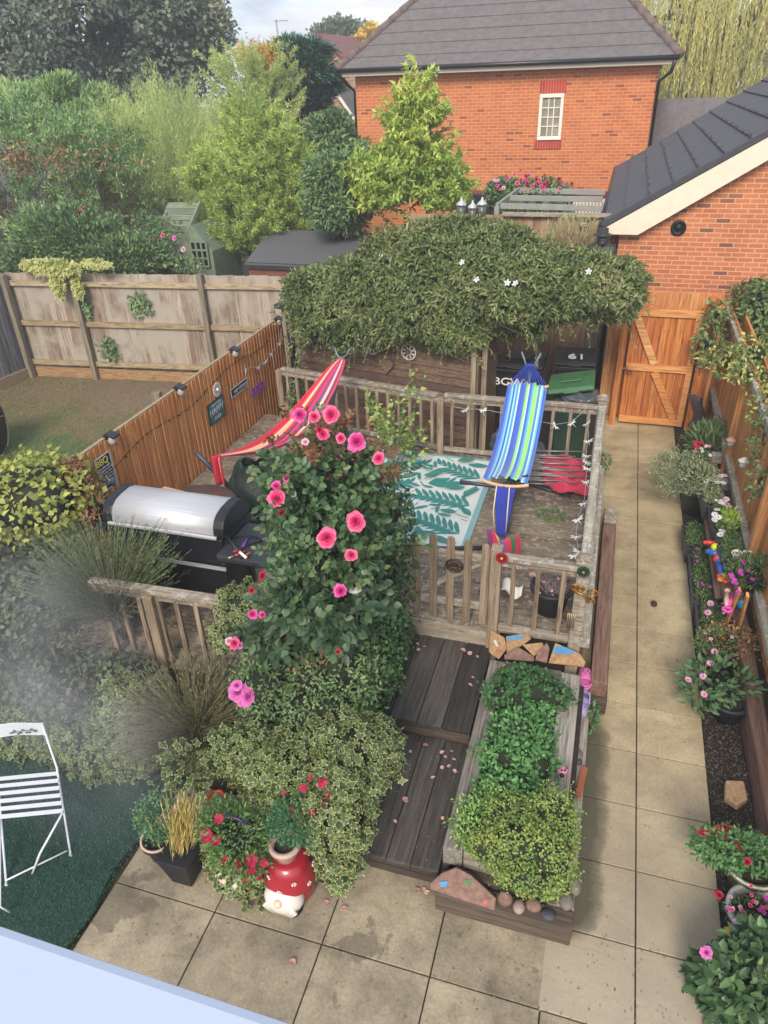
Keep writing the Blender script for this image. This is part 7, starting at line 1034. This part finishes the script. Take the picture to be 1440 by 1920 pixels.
c_ = (gp1.x-.01, gp1.y+.10, .37); t = pot('cream_pot_plant', 'cream glazed pot of dark green ferny leaves resting on the gnome hat', c_, .105, .17, M['potcrm']); foliage_on(t, [ell(558, 1540, gp1.y+.08, 90, 75, .12), ell(535, 1555, gp1.y+.05, 70, 40, .08)], 3400, .022, .010, leafmat('ferny', ['#24503a', '#336448', '#457a54'], trans=.2))
c_ = (gp2.x+.05, gp2.y+.12, .34); t = pot('petunia_pot', 'hanging pot with a purple handle and crimson petunias above the hidden gnome', c_, .15, .15, M['potdk']); b = MB(); b.tube([Vector((c_[0]+.155*math.cos(a), c_[1]+.03, c_[2]+.14+.13*math.sin(a))) for a in np.linspace(0, PI, 15)], .011, 7); b.build('handle', plain('purple_handle', '#5c2e78', .4), t)
foliage_on(t, [ell(435, 1560, 2.62, 120, 110, .14), ell(450, 1610, 2.55, 100, 60, .1), ell(560, 1480, 2.85, 130, 60, .1)], 2600, .035, .016, leafmat('petunia_leaf', ['#34582f', '#4a703c', '#64864c'], trans=.25))
for (u, v, r_) in ((390, 1567, 17), (405, 1575, 12), (411, 1535, 14), (421, 1613, 14), (447, 1620, 16), (473, 1612, 16), (475, 1628, 14), (495, 1618, 13), (459, 1643, 13), (430, 1628, 10), (488, 1643, 10), (569, 1477, 12), (604, 1468, 11), (583, 1459, 9), (588, 1519, 12), (607, 1518, 12), (607, 1506, 8), (546, 1516, 8), (533, 1488, 8), (615, 1490, 7)): p = AY(u, v, 2.5 if v > 1525 else 2.66); flower(t, 'petunia', p, r_/1350*4.3*random.uniform(.7, 1.0), (random.uniform(-.7, .7), -.8, .8))
# toys among the plants
b = MB(); A, B = G(487, 1330, .62), G(562, 1392, .52)
for k in range(9): b.tube([A.lerp(B, k/9), A.lerp(B, (k+1)/9)], .018, 8, mi=k % 2)
tag(b.build('striped_pole', [plain('pole_blue', '#1f4f78', .5), plain('pole_yellow', '#c89a2c', .5)]), 'blue and yellow striped toy pole lying in the ivy below the orchid pink rose', 'toy'); p = G(547, 1302, .7); b = MB(); b.lathe([(.001, .03), (.02, .028), (.025, 0), (.032, -.01)], p, 12); tag(b.build('yellow_bell', plain('bell_yellow', '#c8a85a', .5)), 'small yellow bell-shaped ornament among the rose stems', 'ornament')
M['orange'] = plain('orange_plastic', '#d8481c', .4); b = MB(); q = [G(441, 1437, .5), G(433, 1455, .5), G(432, 1470, .48), G(438, 1480, .46)]; b.tube(q, .010, 8); tag(b.build('orange_tube', M['orange']), 'curved upright orange plastic strip among the ivy', 'toy'); b = MB(); b.tube([G(390, 1498, .45), G(398, 1484, .5), G(412, 1482, .5), G(425, 1492, .46)], .012, 8); tag(b.build('orange_tube', M['orange']), 'small orange plastic arch just above the purple handled pot', 'toy')
b = MB(); A, B = AY(115, 1084, 4.3), AY(205, 1083, 4.3); b.tube([A, B], [.007, .006], 8); rd = b.build('red_rod', plain('rod_red', '#a82030', .5), None); tag(rd, 'thin red rod with a yellow tip sticking out of the twigs at the left', 'rod'); b = MB(); b.tube([A+Vector((-.01, 0, 0)), A+Vector((.02, 0, 0))], .014, 8); b.build('tip', M['yel'], rd)
p = AY(665, 1103, 3.72); t = thing('solar_stake_light', 'white topped solar stake light in front of the ivy column', 'solar light', p+Vector((0, 0, -.5))); b = MB(); b.lathe([(.001, .02), (.03, .018), (.055, 0), (.055, -.006), (.001, -.004)], p, 20); b.build('cap', M['white'], t); b = MB(); b.box(p+Vector((-.008, 0, .021)), (.04, .035, .006)); b.build('solar_panel', M['binblk'], t); b = MB(); b.lathe([(.03, -.12), (.03, -.005)], p, 12); b.build('tube', M['clear'], t); b = MB(); b.tube([p+Vector((0, 0, -.12)), p+Vector((0, 0, -.6))], .008, 6); b.build('stake', M['zinc'], t)
p = G(512, 1065, 1.4); b = MB(); b.box(p, (.07, .07, .03), .5); tag(b.build('green_caddy', plain('lime_plastic', '#4fc048', .5), bevel=.006), 'bright lime green plastic piece on the corner of the barbecue table', 'caddy')
# deck corner pot
p = G(1030, 1170, DZ); t = pot('potted_lavender', 'black pot of fading lavender behind the front balustrade', (p.x-.02, p.y+.22, DZ), .195, .29, M['potdk']); n = 200; bb = np.array((p.x+.02, p.y+.22, DZ+.24))+rng.normal(size=(n, 3))*(.07, .07, .01); P, D, Q, tn, cv = shoots(bb, np.c_[rng.normal(size=(n, 2))*.45, np.ones(n)], rng.uniform(.12, .28, n), 14, droop=.1, side=.3); leaves('foliage', P, D, Q, .025, .006, leafmat('lavender', ['#5a6450', '#7a7a68', '#8a7490', '#a894b0'], trans=.1), t, 'quad')
for (u, v) in ((1005, 1080), (1020, 1092), (1047, 1085), (1060, 1098), (1035, 1108), (1012, 1112)): flower(t, 'pale', AY(u, v, 5.45), .014, (0, -.5, 1))
c_ = G(960, 1108, DZ+.04); b = MB(); b.surf(lambda u, v: c_+Vector((.10*(u-.5)*2, .09*(v-.5)*2, .03*math.sin(u*7)+.03*math.cos(v*6+u*4)+.03)), 14, 12); tag(b.build('white_cloth', M['white'], solid=.012), 'crumpled white cloth on the deck behind the front balustrade', 'cloth')
c_ = G(965, 1058, DZ+.03); b = MB(); b.surf(lambda u, v: c_+Vector((.07*(u-.5)*2, .03*(v-.5)*2, .02*math.sin(u*9)+.02)), 10, 6); tag(b.build('blue_cloth', plain('pale_blue_cloth', '#7a9ac0', .8), solid=.01), 'small pale blue rag on the deck just behind the red metal flower', 'cloth')
c_ = G(1000, 1078, DZ+.03); b = MB(); b.sphere(c_, (.05, .03, .03), 10, 6, jit=.15); tag(b.build('pale_toy', plain('peach_plastic', '#c8a088', .6)), 'small peach and white toy on the deck behind the balustrade', 'toy')
# ================================================================== RIGHT BORDER
LB = 'planters along the right border'
def trough(name, label, quad, z0, z1, mat, taper=.8, cat='trough'):
    """quad: the four rim corners in plan; filled with soil"""
    q = [Vector((p[0], p[1], z1)) for p in quad]; cen = sum(q, Vector())/4; lo = [Vector((cen.x+(p.x-cen.x)*taper, cen.y+(p.y-cen.y)*(1-(1-taper)*.4), z0)) for p in q]; t = thing(name, label, cat, (cen.x, cen.y, z0)); b = MB(); b.add(lo+q, [(3, 2, 1, 0), (0, 1, 5, 4), (1, 2, 6, 5), (2, 3, 7, 6), (3, 0, 4, 7)]); b.build('box', mat, t, solid=.008)
    b = MB()
    for i in range(4): b.beam(q[i]+Vector((0, 0, -.008)), q[(i+1) % 4]+Vector((0, 0, -.008)), .024, .02)
    b.build('rim', mat, t, bevel=.004); b = MB(); b.prism([cen+(p-cen)*.93+Vector((0, 0, -.035)) for p in q], (0, 0, -.02)); b.build('soil', M['soil'], t); return t, cen
def rectq(cx, cy, w_, l_, a=0): return [(cx+(i*w_*math.cos(a)-j*l_*math.sin(a))/2, cy+(i*w_*math.sin(a)+j*l_*math.cos(a))/2) for i, j in ((-1, -1), (1, -1), (1, 1), (-1, 1))]
def fill(t, c, w_, l_, h, n, L, W, mat, kind='leaf', up=1., z=0, a=0):
    x, y = rng.uniform(-.5, .5, n)*w_, rng.uniform(-.5, .5, n)*l_; P = np.c_[c[0]+x*math.cos(a)-y*math.sin(a), c[1]+x*math.sin(a)+y*math.cos(a), c[2]+z+rng.random(n)*h*(1-1.2*(2*x/w_)**4*.3)]; leaves('foliage', P, spread(rs(n), up=up, rand=.7), rs(n)+np.array((0, 0, .8)), rng.uniform(.6, 1.3, n)*L, W, mat, t, kind)
def heads(t, kind, n, c, w_, l_, h, r_, up=(0, -.3, 1)): 
    for k in range(n): flower(t, kind, Vector((c[0]+random.uniform(-.5, .5)*w_, c[1]+random.uniform(-.5, .5)*l_, c[2]+h+random.uniform(-.02, .03))), r_*random.uniform(.8, 1.2), up)
M['trg'] = plain('grey_trough', '#363a40', .55); M['lf_mix'] = leafmat('mixed_green', ['#33492f', '#46603c', '#5c7848', '#748a58'], trans=.25, big=6.); M['lf_lime'] = leafmat('lime_leaf', ['#6a8a34', '#8aa83c', '#a8bc50'], trans=.3); M['lf_wispy'] = leafmat('silver_green', ['#5a6a54', '#74826a', '#8c967c'], trans=.2)
z1 = .66
sh_ = thing('planter_shelf', 'rough timber bracket shelf fixed along the foot of the right-hand fence', 'shelf', (1.62, 8.0, 0)); b = MB(); b.box((1.5, 8.1, .44), (.26, 3.4, .03)); b.build('shelf_board', M['sleepr'], sh_)
for y in (9.5, 8.75, 8.0, 7.3, 6.72): b = MB(); b.box((1.66, y, .50), (.2, .12, .12)); b.build('bracket', M['sleepy'], sh_, bevel=.008)
for k, (u, v, lab, spec) in enumerate(((1313, 868, 'raised trough with red geraniums and white pansies, furthest along the border', 'a'), (1335, 925, 'raised trough of wispy green with a row of white daisies, second from the gate', 'b'), (1355, 973, 'raised trough with peach and white flowers and lime leaves, third from the gate', 'c'), (1370, 1030, 'black raised trough of low green plants with white daisies, nearest on the shelf', 'd'))):
    c = G(u, v, z1); t, cen = trough('flower_trough', lab, rectq(c.x, c.y, .24, (.62, .6, .56, .52)[k], .03), z1-.2, z1, M['trg'])
    fill(t, cen, .19, .5, .11, 1100, .045, .014, {'a': M['lf_mix'], 'b': M['lf_wispy'], 'c': M['lf_mix'], 'd': M['lf_mix']}[spec], 'leaf', .8, -.02)
    if spec == 'a': 
        for j in range(14): flower(t, 'petunia', Vector((c.x-.04+random.gauss(0, .035), c.y+.18+random.gauss(0, .05), z1+.16+random.gauss(0, .015))), .028, (0, -.3, 1))
        heads(t, 'daisy', 5, cen, .2, .5, .12, .024); heads(t, 'hotpet', 2, cen, .2, .5, .12, .025)
    elif spec == 'b':
        for (uu, vv) in ((1325, 903), (1334, 899), (1343, 896), (1351, 893), (1359, 892), (1345, 905), (1356, 906)): flower(t, 'daisy', G(uu, vv, z1+.12), .036, (0, -.3, 1))
    elif spec == 'c':
        heads(t, 'hotpet', 3, cen+Vector((0, .12, 0)), .15, .2, .11, .018); heads(t, 'star', 12, cen+Vector((0, .12, 0)), .18, .25, .11, .022)
        for (uu, vv) in ((1357, 940), (1362, 936), (1345, 956), (1340, 965), (1347, 970), (1339, 975), (1352, 943)): flower(t, 'daisy', G(uu, vv, z1+.12), .036, (0, -.3, 1))
        n = 320; P = np.c_[cen.x+.05+rng.uniform(-.07, .07, n), cen.y-.12+rng.uniform(-.13, .13, n), z1+rng.random(n)*.14]; leaves('lime_foliage', P, spread(rs(n), up=1.2), rs(n), .07, .022, M['lf_lime'], t, 'leaf')
    else:
        for (uu, vv) in ((1372, 981), (1351, 1003), (1354, 996)): flower(t, 'daisy', G(uu, vv, z1+.08), .04, (0, -.3, 1))
for k, (u, v, lab) in enumerate(((1304, 1008, 'low dark trough of sparse green plants on the border, below the big green pot'), (1318, 1062, 'low dark trough of small pink-budded plants beside the path, second from the gate'), (1322, 1108, 'low dark trough with a spreading green plant and mauve buds beside the path'), (1335, 1165, 'low dark trough with two pink daisies, nearest along the path edge'))):
    c = G(u, v, .24); t, cen = trough('low_trough', lab, rectq(c.x, c.y, .26, (.5, .42, .42, .55)[k], .02), .03, .24, M['trg']); fill(t, cen, .21, .42, .13, 900, .036, .013, M['lf_mix'], 'leaf', .6, -.03); 
    if k in (1, 2): heads(t, 'geran', 4, cen, .2, .3, .12, .016)
    if k == 3:
        for (uu, vv) in ((1332, 1132), (1327, 1149)): flower(t, 'pdaisy', G(uu, vv, .36), .036, (0, -.3, 1))
        heads(t, 'star', 3, cen, .2, .4, .1, .014)
p = G(1291, 965); t = pot('green_pot_shrub', 'big dark green pot with a loose grey-green shrub spreading over the path', (p.x+.06, p.y+.12, 0), .215, .34, M['potgrn']); foliage_on(t, [ell(1272, 885, 8.55, 85, 70, .28), ell(1308, 895, 8.3, 55, 50, .2)], 2800, .045, .016, M['lf_wispy'], up=.5); b = MB()
for k in range(20): b.tube([(p.x+.06, p.y+.12, .3), (p.x+.06+random.uniform(-.3, .2), p.y+.12+random.uniform(-.2, .2), .62)], .004, 4, cap=False)
b.build('stems', M['twig'], t)
p = G(1292, 868, .1); t = thing('watering_can', 'pale blue metal watering can at the gate end of the planters', 'watering can', (p.x, p.y, .05)); b = MB(); b.lathe([(.09, 0), (.095, .02), (.06, .3), (.062, .31)], (p.x, p.y+.05, .05), 20); b.build('body', plain('duck_egg', '#8fa9ac', .5, .2), t); b = MB(); b.tube([(p.x, p.y+.1, .33), (p.x+.0, p.y+.13, .5)], .012, 7); b.build('spout', M['white'], t); b = MB(); b.tube([Vector((p.x, p.y+.05+.06*math.cos(a), .36+.07*math.sin(a))) for a in np.linspace(0, PI, 9)], .007, 6); b.build('handle', M['zinc'], t)
t = bush('broadleaf_clump', 'dark green strappy clump in the corner behind the troughs', 'plant', [ell(1345, 828, 10.0, 90, 50, .3)], 900, .16, .03, M['lf_dark'], 'blade', up=.9, hull=False)
p = G(1298, 800, .1); b = MB(); b.surf(lambda u, v: p+Vector((.16*(u-.5)+.05*math.sin(v*5), .10*math.cos(u*4), .52*v)), 10, 10); tag(b.build('grey_bag', M['bag'], solid=.06), 'crumpled grey bag wedged between the gate post and the side fence', 'bag')
for (u, v, c, lab) in ((1371, 826, '#d8a090', 'pink-roofed'), (1395, 865, '#d8d4c8', 'white-roofed')):
    p = AXX(u, v, 1.66); t = thing('house_ornament', lab+' little house ornament standing on the lower rail of the right-hand fence', 'ornament', p+Vector((0, 0, -.06))); b = MB(); b.lathe([(.065, 0), (.06, .012), (.001, .055)], p, 16); b.build('roof', plain('orn_'+lab, c, .6), t); b = MB(); b.lathe([(.045, -.07), (.045, .0)], p, 14); b.build('base', plain('orn_base', '#a8b0a4', .5), t)
# toys hung on the fence rail
tz_ = .62; TY = thing('toy_figure', 'bright plastic toy figure with yellow-green head and blue limbs beside the black trough', 'toy', G(1350, 1045, .5))
M['tblue'] = plain('toy_blue', '#2a62b0', .35); M['tred'] = plain('toy_red', '#d83a34', .35); M['tyel'] = plain('toy_yellow', '#c8c820', .35); M['torg'] = plain('toy_orange', '#e08a1c', .35); M['tpink'] = plain('toy_pink', '#d850a8', .35)
def TG(u, v, z=tz_): return G(u, v, z)
for nm, mt, pts, r_ in (('head', 'tyel', [TG(1341, 1026), TG(1342, 1025)], .045), ('arm', 'tblue', [TG(1328, 1034), TG(1350, 1040)], .028), ('body', 'tblue', [TG(1350, 1036), TG(1350, 1055)], .04), ('leg', 'tblue', [TG(1348, 1055), TG(1352, 1075)], .025), ('leg', 'tblue', [TG(1356, 1052), TG(1361, 1068)], .022), ('cap', 'tred', [TG(1322, 1017), TG(1345, 1018)], .022), ('belt', 'tred', [TG(1345, 1048), TG(1352, 1047)], .042), ('hand', 'tred', [TG(1355, 1028), TG(1358, 1031)], .025)):
    b = MB()
    if nm in ('head', 'belt', 'hand'): b.sphere(pts[0], r_, 14, 9)
    else: b.tube(pts, r_, 10); b.sphere(pts[0], r_, 10, 7); b.sphere(pts[-1], r_, 10, 7)
    b.build(nm, M[mt], TY)
t = thing('toy_windmill', 'orange, red and yellow plastic toy flower below the blue toy figure', 'toy', TG(1355, 1085)); p = TG(1357, 1084); 
for k in range(5): a = 2*PI*k/5; b = MB(); b.sphere(p+Vector((.04*math.cos(a), .05*math.sin(a), .0)), (.034, .034, .02), 10, 6); b.build('petal', M['torg' if k % 2 else 'tred'], t)
b = MB(); b.sphere(p+Vector((0, 0, .02)), .022, 10, 6); b.build('centre', M['tyel'], t)
t = thing('doll', 'small pale plastic doll lying beside a pink toy wand on the fence shelf', 'doll', TG(1365, 1110)); b = MB(); b.sphere(TG(1364, 1108), .03, 12, 8); b.tube([TG(1364, 1112), TG(1362, 1125), TG(1362, 1138)], [.022, .025, .015], 8); b.build('body', M['skin'], t)
t = thing('toy_wand', 'bright pink toy wand with a frilly end on the fence shelf', 'toy', TG(1370, 1125)); b = MB(); b.tube([TG(1375, 1113), TG(1367, 1136)], .018, 8); b.build('handle', M['tpink'], t); b = MB()
for k in range(9): a = 2*PI*k/9; b.sphere(TG(1364, 1143)+Vector((.035*math.cos(a), .035*math.sin(a), 0)), .02, 8, 5)
b.build('frill', M['tpink'], t)
b = MB(); b.sphere(AXX(1390, 1133, 1.62), (.04, .035, .055), 12, 8); tag(b.build('blue_ball', plain('toy_cyan', '#2f9ac8', .35)), 'small bright cyan ball between the two leaning fence battens', 'ball')
p = AXX(1391, 1040, 1.58); t = thing('metal_butterfly', 'white openwork metal butterfly between the black trough and the magenta flowers', 'ornament', p); b = MB()
for s_, dx, dz, rr__ in ((1, .05, .03, .045), (1, .03, -.035, .032), (-1, -.045, .0, .045), (-1, -.04, -.045, .03)): c_ = p+Vector((dx, -.02*s_, dz)); b.tube([c_+Vector((rr__*math.cos(a), 0, rr__*.75*math.sin(a))) for a in np.linspace(0, 2*PI, 13)], .008, 5, cap=False); b.tube([c_+Vector((rr__*.5*math.cos(a), 0, rr__*.4*math.sin(a))) for a in np.linspace(0, 2*PI, 9)], .007, 5, cap=False)
b.build('wings', M['white'], t); b = MB(); b.tube([p+Vector((-.01, -.01, -.06)), p+Vector((.01, -.01, .06))], .007, 6); b.build('body', M['white'], t)
# leaning battens
for (u0, v0, u1, v1, lab) in ((1413, 975, 1440, 900, 'pale timber batten leaning against the fence at the right edge, above the magenta flowers'), (1387, 1105, 1355, 1185, 'left of two pale battens leaning on the fence below the hanging pot'), (1402, 1115, 1380, 1195, 'right of two pale battens leaning on the fence below the hanging pot')):
    A, B = G(u0, v0, .85 if v0 > 1000 else .6), G(u1, v1, .12 if v0 > 1000 else 1.0); b = MB(); b.beam(A, B, .06, .025, up=(1, 0, .3)); tag(b.build('timber_batten', M['gatex'], bevel=.004), lab, 'batten')
p = G(1428, 1085, .72); t = pot('hanging_pot', 'slate coloured hanging pot with magenta flowers at the right edge', (p.x, p.y, .58), .17, .2, M['potdk']); foliage_on(t, [ell(1420, 1075, p.y, 90, 60, .16)], 1500, .05, .014, M['lf_mix'], up=.8)
for (u, v) in ((1392, 1052), (1395, 1058), (1388, 1070), (1390, 1078), (1387, 1074), (1373, 1082), (1377, 1088), (1380, 1094), (1384, 1110), (1410, 1087), (1402, 1070), (1370, 1078), (1375, 1092)): flower(t, 'geran', G(u, v, .86), .022, (0, -.5, 1))
p = G(1345, 1245); t = pot('grey_pot', 'blue-grey pot with a dried brown hydrangea-like plant and a few pink flowers', (p.x+.02, p.y+.05, 0), .20, .27, M['potgry']); foliage_on(t, [ell(1365, 1205, 5.95, 90, 60, .18)], 1300, .035, .02, leafmat('dried_leaf', ['#6a5038', '#8a6c48', '#a8885c'], trans=.15)); foliage_on(t, [ell(1340, 1205, 5.8, 60, 50, .1)], 500, .04, .016, M['lf_mix'], name='green_foliage')
for (u, v) in ((1333, 1198), (1330, 1182), (1372, 1195), (1322, 1187)): flower(t, 'pale', G(u, v, .45), .02)
p = G(1360, 1345); t = pot('black_pot', 'black pot with big-leaved pale pink starry flowers just past the grey pot', (p.x, p.y+.02, 0), .17, .22, M['potdk']); foliage_on(t, [ell(1345, 1275, 5.35, 110, 70, .2), ell(1320, 1300, 5.2, 60, 50, .12)], 430, .08, .035, leafmat('broad_leaf', ['#33503a', '#456848', '#5c7c58'], trans=.2), 'oval', up=.3)
for (u, v) in ((1340, 1222), (1318, 1268), (1332, 1243), (1320, 1302), (1290, 1275)): flower(t, 'pdaisy', G(u, v, .42), .032, (0, -.3, 1))
p = G(1392, 1680); t = pot('olive_pot', 'olive green glazed pot with white rim and crimson roses at the right edge', (p.x+.03, p.y+.1, 0), .175, .24, M['potolv']); b = MB(); b.tube([Vector((p.x+.03+.182*math.cos(a), p.y+.1+.182*math.sin(a), .24)) for a in np.linspace(0, 2*PI, 29)], .011, 6, cap=False); b.build('rim', M['potwht'], t); foliage_on(t, [ell(1360, 1590, 3.55, 110, 70, .16), ell(1420, 1600, 3.5, 80, 60, .12)], 1500, .04, .022, M['lf_herb'])
for (u, v, r_) in ((1318, 1562, .03), (1325, 1560, .025), (1345, 1555, .03), (1360, 1553, .032), (1368, 1556, .028), (1350, 1565, .025), (1388, 1588, .034), (1401, 1616, .03), (1348, 1678, .03), (1360, 1570, .025), (1310, 1560, .02)): flower(t, 'red', G(u, v, .50), r_*1.1, (0, -.4, 1))
p = G(1405, 1765); t = pot('white_pot', 'white bowl-shaped pot of small pink and white flowers at the right edge', (p.x+.02, p.y+.1, 0), .18, .2, M['potwht']); foliage_on(t, [ell(1420, 1715, 3.25, 90, 60, .12)], 1200, .03, .014, M['lf_mix'])
for k in range(22): flower(t, random.choice(['pale', 'geran', 'pink']), G(random.gauss(1405, 22), random.gauss(1700, 14), .34), .015)
b = MB(); b.box(G(1365, 1745, .2), (.035, .04, .03), .4); tag(b.build('yellow_block', M['yel'], bevel=.004), 'small pale yellow block on the soil of the white pot', 'block'); peb('brown rock resting between the white pot and the dahlia', G(1408, 1755, .25), (.09, .07, .06), plain('brown_rock', '#6a5c54', .9, var=.3))
t = ivy_mass('dahlia', 'large dark green dahlia with one magenta bloom in the bottom right corner', 'plant', [ell(1400, 1860, 2.75, 170, 150, .25), ell(1440, 1800, 2.9, 120, 110, .2), ell(1350, 1840, 2.8, 80, 90, .15)], 1500, .10, leafmat('dahlia_leaf', ['#2a4430', '#3a583c', '#4f7048'], trans=.2, rough=.4), kind='oval', W=.055, up=.2, hull=.6)
flower(t, 'orchid', G(1325, 1785, .45), .045, (-.5, -.6, .7)); n = 18; P = np.array(G(1405, 1830, .5))+rng.normal(size=(n, 3))*(.07, .07, .03); leaves('young_foliage', P, spread(rs(n), up=1.5), rs(n), .06, .025, M['lf_mix'], t, 'leaf')
# climbers on the right fence
ivy_mass('fence_honeysuckle', 'yellow-berried variegated climber sprawling over the top of the right-hand fence', 'climber', [ell(1375, 680, 9.6, 110, 60, .2), ell(1420, 660, 9.4, 80, 60, .2), ell(1440, 760, 8.2, 60, 90, .15), ell(1400, 700, 9.0, 60, 40, .15)], 1500, .07, leafmat('yellow_flecked', ['#3f5a34', '#5a7444', '#8a9450', '#c0b46a'], trans=.3), kind='leaf', W=.035, hull=.4, up=.2)
ivy_mass('corner_creeper', 'leafy creeper hanging between the gate post and the corner of the side fence', 'creeper', [ell(1328, 640, 11.2, 50, 80, .1), ell(1345, 590, 11.3, 40, 50, .1)], 420, .09, M['lf_mix'], kind='leaf', W=.05, hull=.3)
ivy_mass('neighbour_shrub', 'green shrubs on the far side of the right-hand fence', 'shrub', [ell(1430, 600, 11.6, 90, 120, .4), ell(1420, 560, 12.0, 80, 60, .4)], 2400, .09, M['lf_mix'], kind='leaf', W=.045, up=.3); p = AY(1410, 548, 11.9); b = MB(); b.box(p, (.3, .1, .04)); b.box(p+Vector((-.14, 0, -.14)), (.04, .1, .3)); b.box(p+Vector((.0, 0, -.2)), (.12, .06, .14)); tag(b.build('red_trellis_frame', plain('maroon_paint', '#8a2a34', .6)), 'dark red painted frame standing against the garage wall beyond the side fence', 'frame')
ivy_mass('lower_creeper', 'thin leafy creeper down the right-hand fence at the photo edge', 'creeper', [ell(1435, 820, 7.8, 50, 110, .1), ell(1425, 900, 7.2, 40, 60, .08)], 420, .06, M['lf_dark'], kind='leaf', W=.03, hull=.2)
# ================================================================== PALE VEIL at the left: thin volume, denser towards its middle
b = MB(); b.sphere((0, 0, 0), 1, 24, 16); st = b.build('veil', M['white'], loc=(0, 0, 0)); st.location = (-2.25, 1.85, 2.7); st.scale = (.62, .5, 1.15); st.rotation_euler = (0, R(-14), 0)
m = bpy.data.materials.new('veil'); m.use_nodes = True; nt = m.node_tree; nt.nodes.remove(nt.nodes['Principled BSDF']); pv = nt.nodes.new('ShaderNodeVolumePrincipled'); pv.inputs['Color'].default_value = (.93, .94, 1, 1); pv.inputs['Anisotropy'].default_value = .1
tcn = nt.nodes.new('ShaderNodeTexCoord'); ln = nt.nodes.new('ShaderNodeVectorMath'); ln.operation = 'LENGTH'; nt.links.new(tcn.outputs['Object'], ln.inputs[0]); mr = nt.nodes.new('ShaderNodeMapRange'); mr.inputs[1].default_value = 1; mr.inputs[2].default_value = .1; mr.inputs[3].default_value = 0; mr.inputs[4].default_value = 1; nt.links.new(ln.outputs['Value'], mr.inputs[0])
nf = noise(nt, 1.7, 4, .55, sc3=(1, 1, 1.4)); rf = ramp(nt, nf, [(0, 0, 0, 1), (1, 1, 1, 1)], pos=[.38, .7]); mm = nt.nodes.new('ShaderNodeMath'); mm.operation = 'MULTIPLY'; nt.links.new(mr.outputs[0], mm.inputs[0]); nt.links.new(rf, mm.inputs[1]); m2 = nt.nodes.new('ShaderNodeMath'); m2.operation = 'MULTIPLY'; m2.inputs[1].default_value = 1.05; nt.links.new(mm.outputs[0], m2.inputs[0]); nt.links.new(m2.outputs[0], pv.inputs['Density']); nt.links.new(pv.outputs[0], nt.nodes['Material Output'].inputs['Volume'])
st.data.materials.clear(); st.data.materials.append(m); tag(st, 'thin pale veil over the ivy and white chair at the lower left', 'veil', kind='stuff')
# --- litter and moss
M['litter'] = leafmat('dry_litter', ['#4a3c2e', '#6a543c', '#8a6e4c', '#3a3028'], trans=0); n = 900
P = np.concatenate([np.c_[rng.uniform(-3.0, 1.2, 420), rng.uniform(2.0, 2.95, 420), np.full(420, .006)], np.c_[rng.uniform(.3, 1.24, 240), rng.uniform(2.4, 11, 240), np.full(240, .006)], np.c_[rng.uniform(-1.4, -.7, 160), rng.uniform(3.0, 4.05, 160), np.full(160, .216)], np.c_[rng.uniform(-3.4, .1, 240), rng.uniform(5.3, 8.6, 240), np.full(240, DZ+.004)]])
k_ = ~((P[:, 0] > -3.1)&(P[:, 0] < -1.17)&(P[:, 1] > 6.4)&(P[:, 2] > .5)); P = P[k_]; m_ = len(P); tag(leaves('leaf_litter', P, rs(m_)*np.array((1, 1, .12)), rs(m_)*.3+np.array((0, 0, 1)), rng.uniform(.006, .022, m_), rng.uniform(.004, .012, m_), M['litter'], kind='leaf'), 'scattered dry leaf litter and grit on the slabs, steps and deck', 'leaf litter', kind='stuff')
pts = []
for n_ in range(17): y0 = 2.375+.555*n_; pts += [(random.uniform(.3, 1.24), y0+random.gauss(0, .004)) for _ in range(26)]
pts += [(.69+random.gauss(0, .004), random.uniform(2.4, 11)) for _ in range(260)]+[(1.245+random.gauss(0, .008), random.uniform(2.4, 11)) for _ in range(400)]+[(random.gauss(.42, .02), random.uniform(2.9, 8.2)) for _ in range(500)]+[(random.uniform(-3, .7), 2.375+random.gauss(0, .005)) for _ in range(120)]
P = np.c_[np.array(pts), np.full(len(pts), -.002)]; kk = np.sin(P[:, 0]*9+P[:, 1]*5)+rng.normal(size=len(P))*.6 > .1; P = P[kk]; m_ = len(P); tag(leaves('joint_moss', P, rs(m_)*.6+np.array((0, 0, .7)), rs(m_), rng.uniform(.008, .022, m_), .006, leafmat('moss_green', ['#3a4428', '#4c5a32', '#66703f'], trans=.1), kind='leaf'), 'moss and tiny weeds in the joints and along the edges of the slabs', 'moss', kind='stuff')
# ================================================================== AIR
b = MB(); b.box((0, 60, 6), (250, 250, 16)); hz_ = b.build('haze', M['white']); m = bpy.data.materials.new('haze'); m.use_nodes = True; nt = m.node_tree; nt.nodes.remove(nt.nodes['Principled BSDF']); pv = nt.nodes.new('ShaderNodeVolumePrincipled'); pv.inputs['Color'].default_value = (.9, .93, 1, 1); pv.inputs['Density'].default_value = .0032; nt.links.new(pv.outputs[0], nt.nodes['Material Output'].inputs['Volume']); hz_.data.materials.clear(); hz_.data.materials.append(m); tag(hz_, 'faint even haze over the whole garden view', 'haze', kind='stuff')
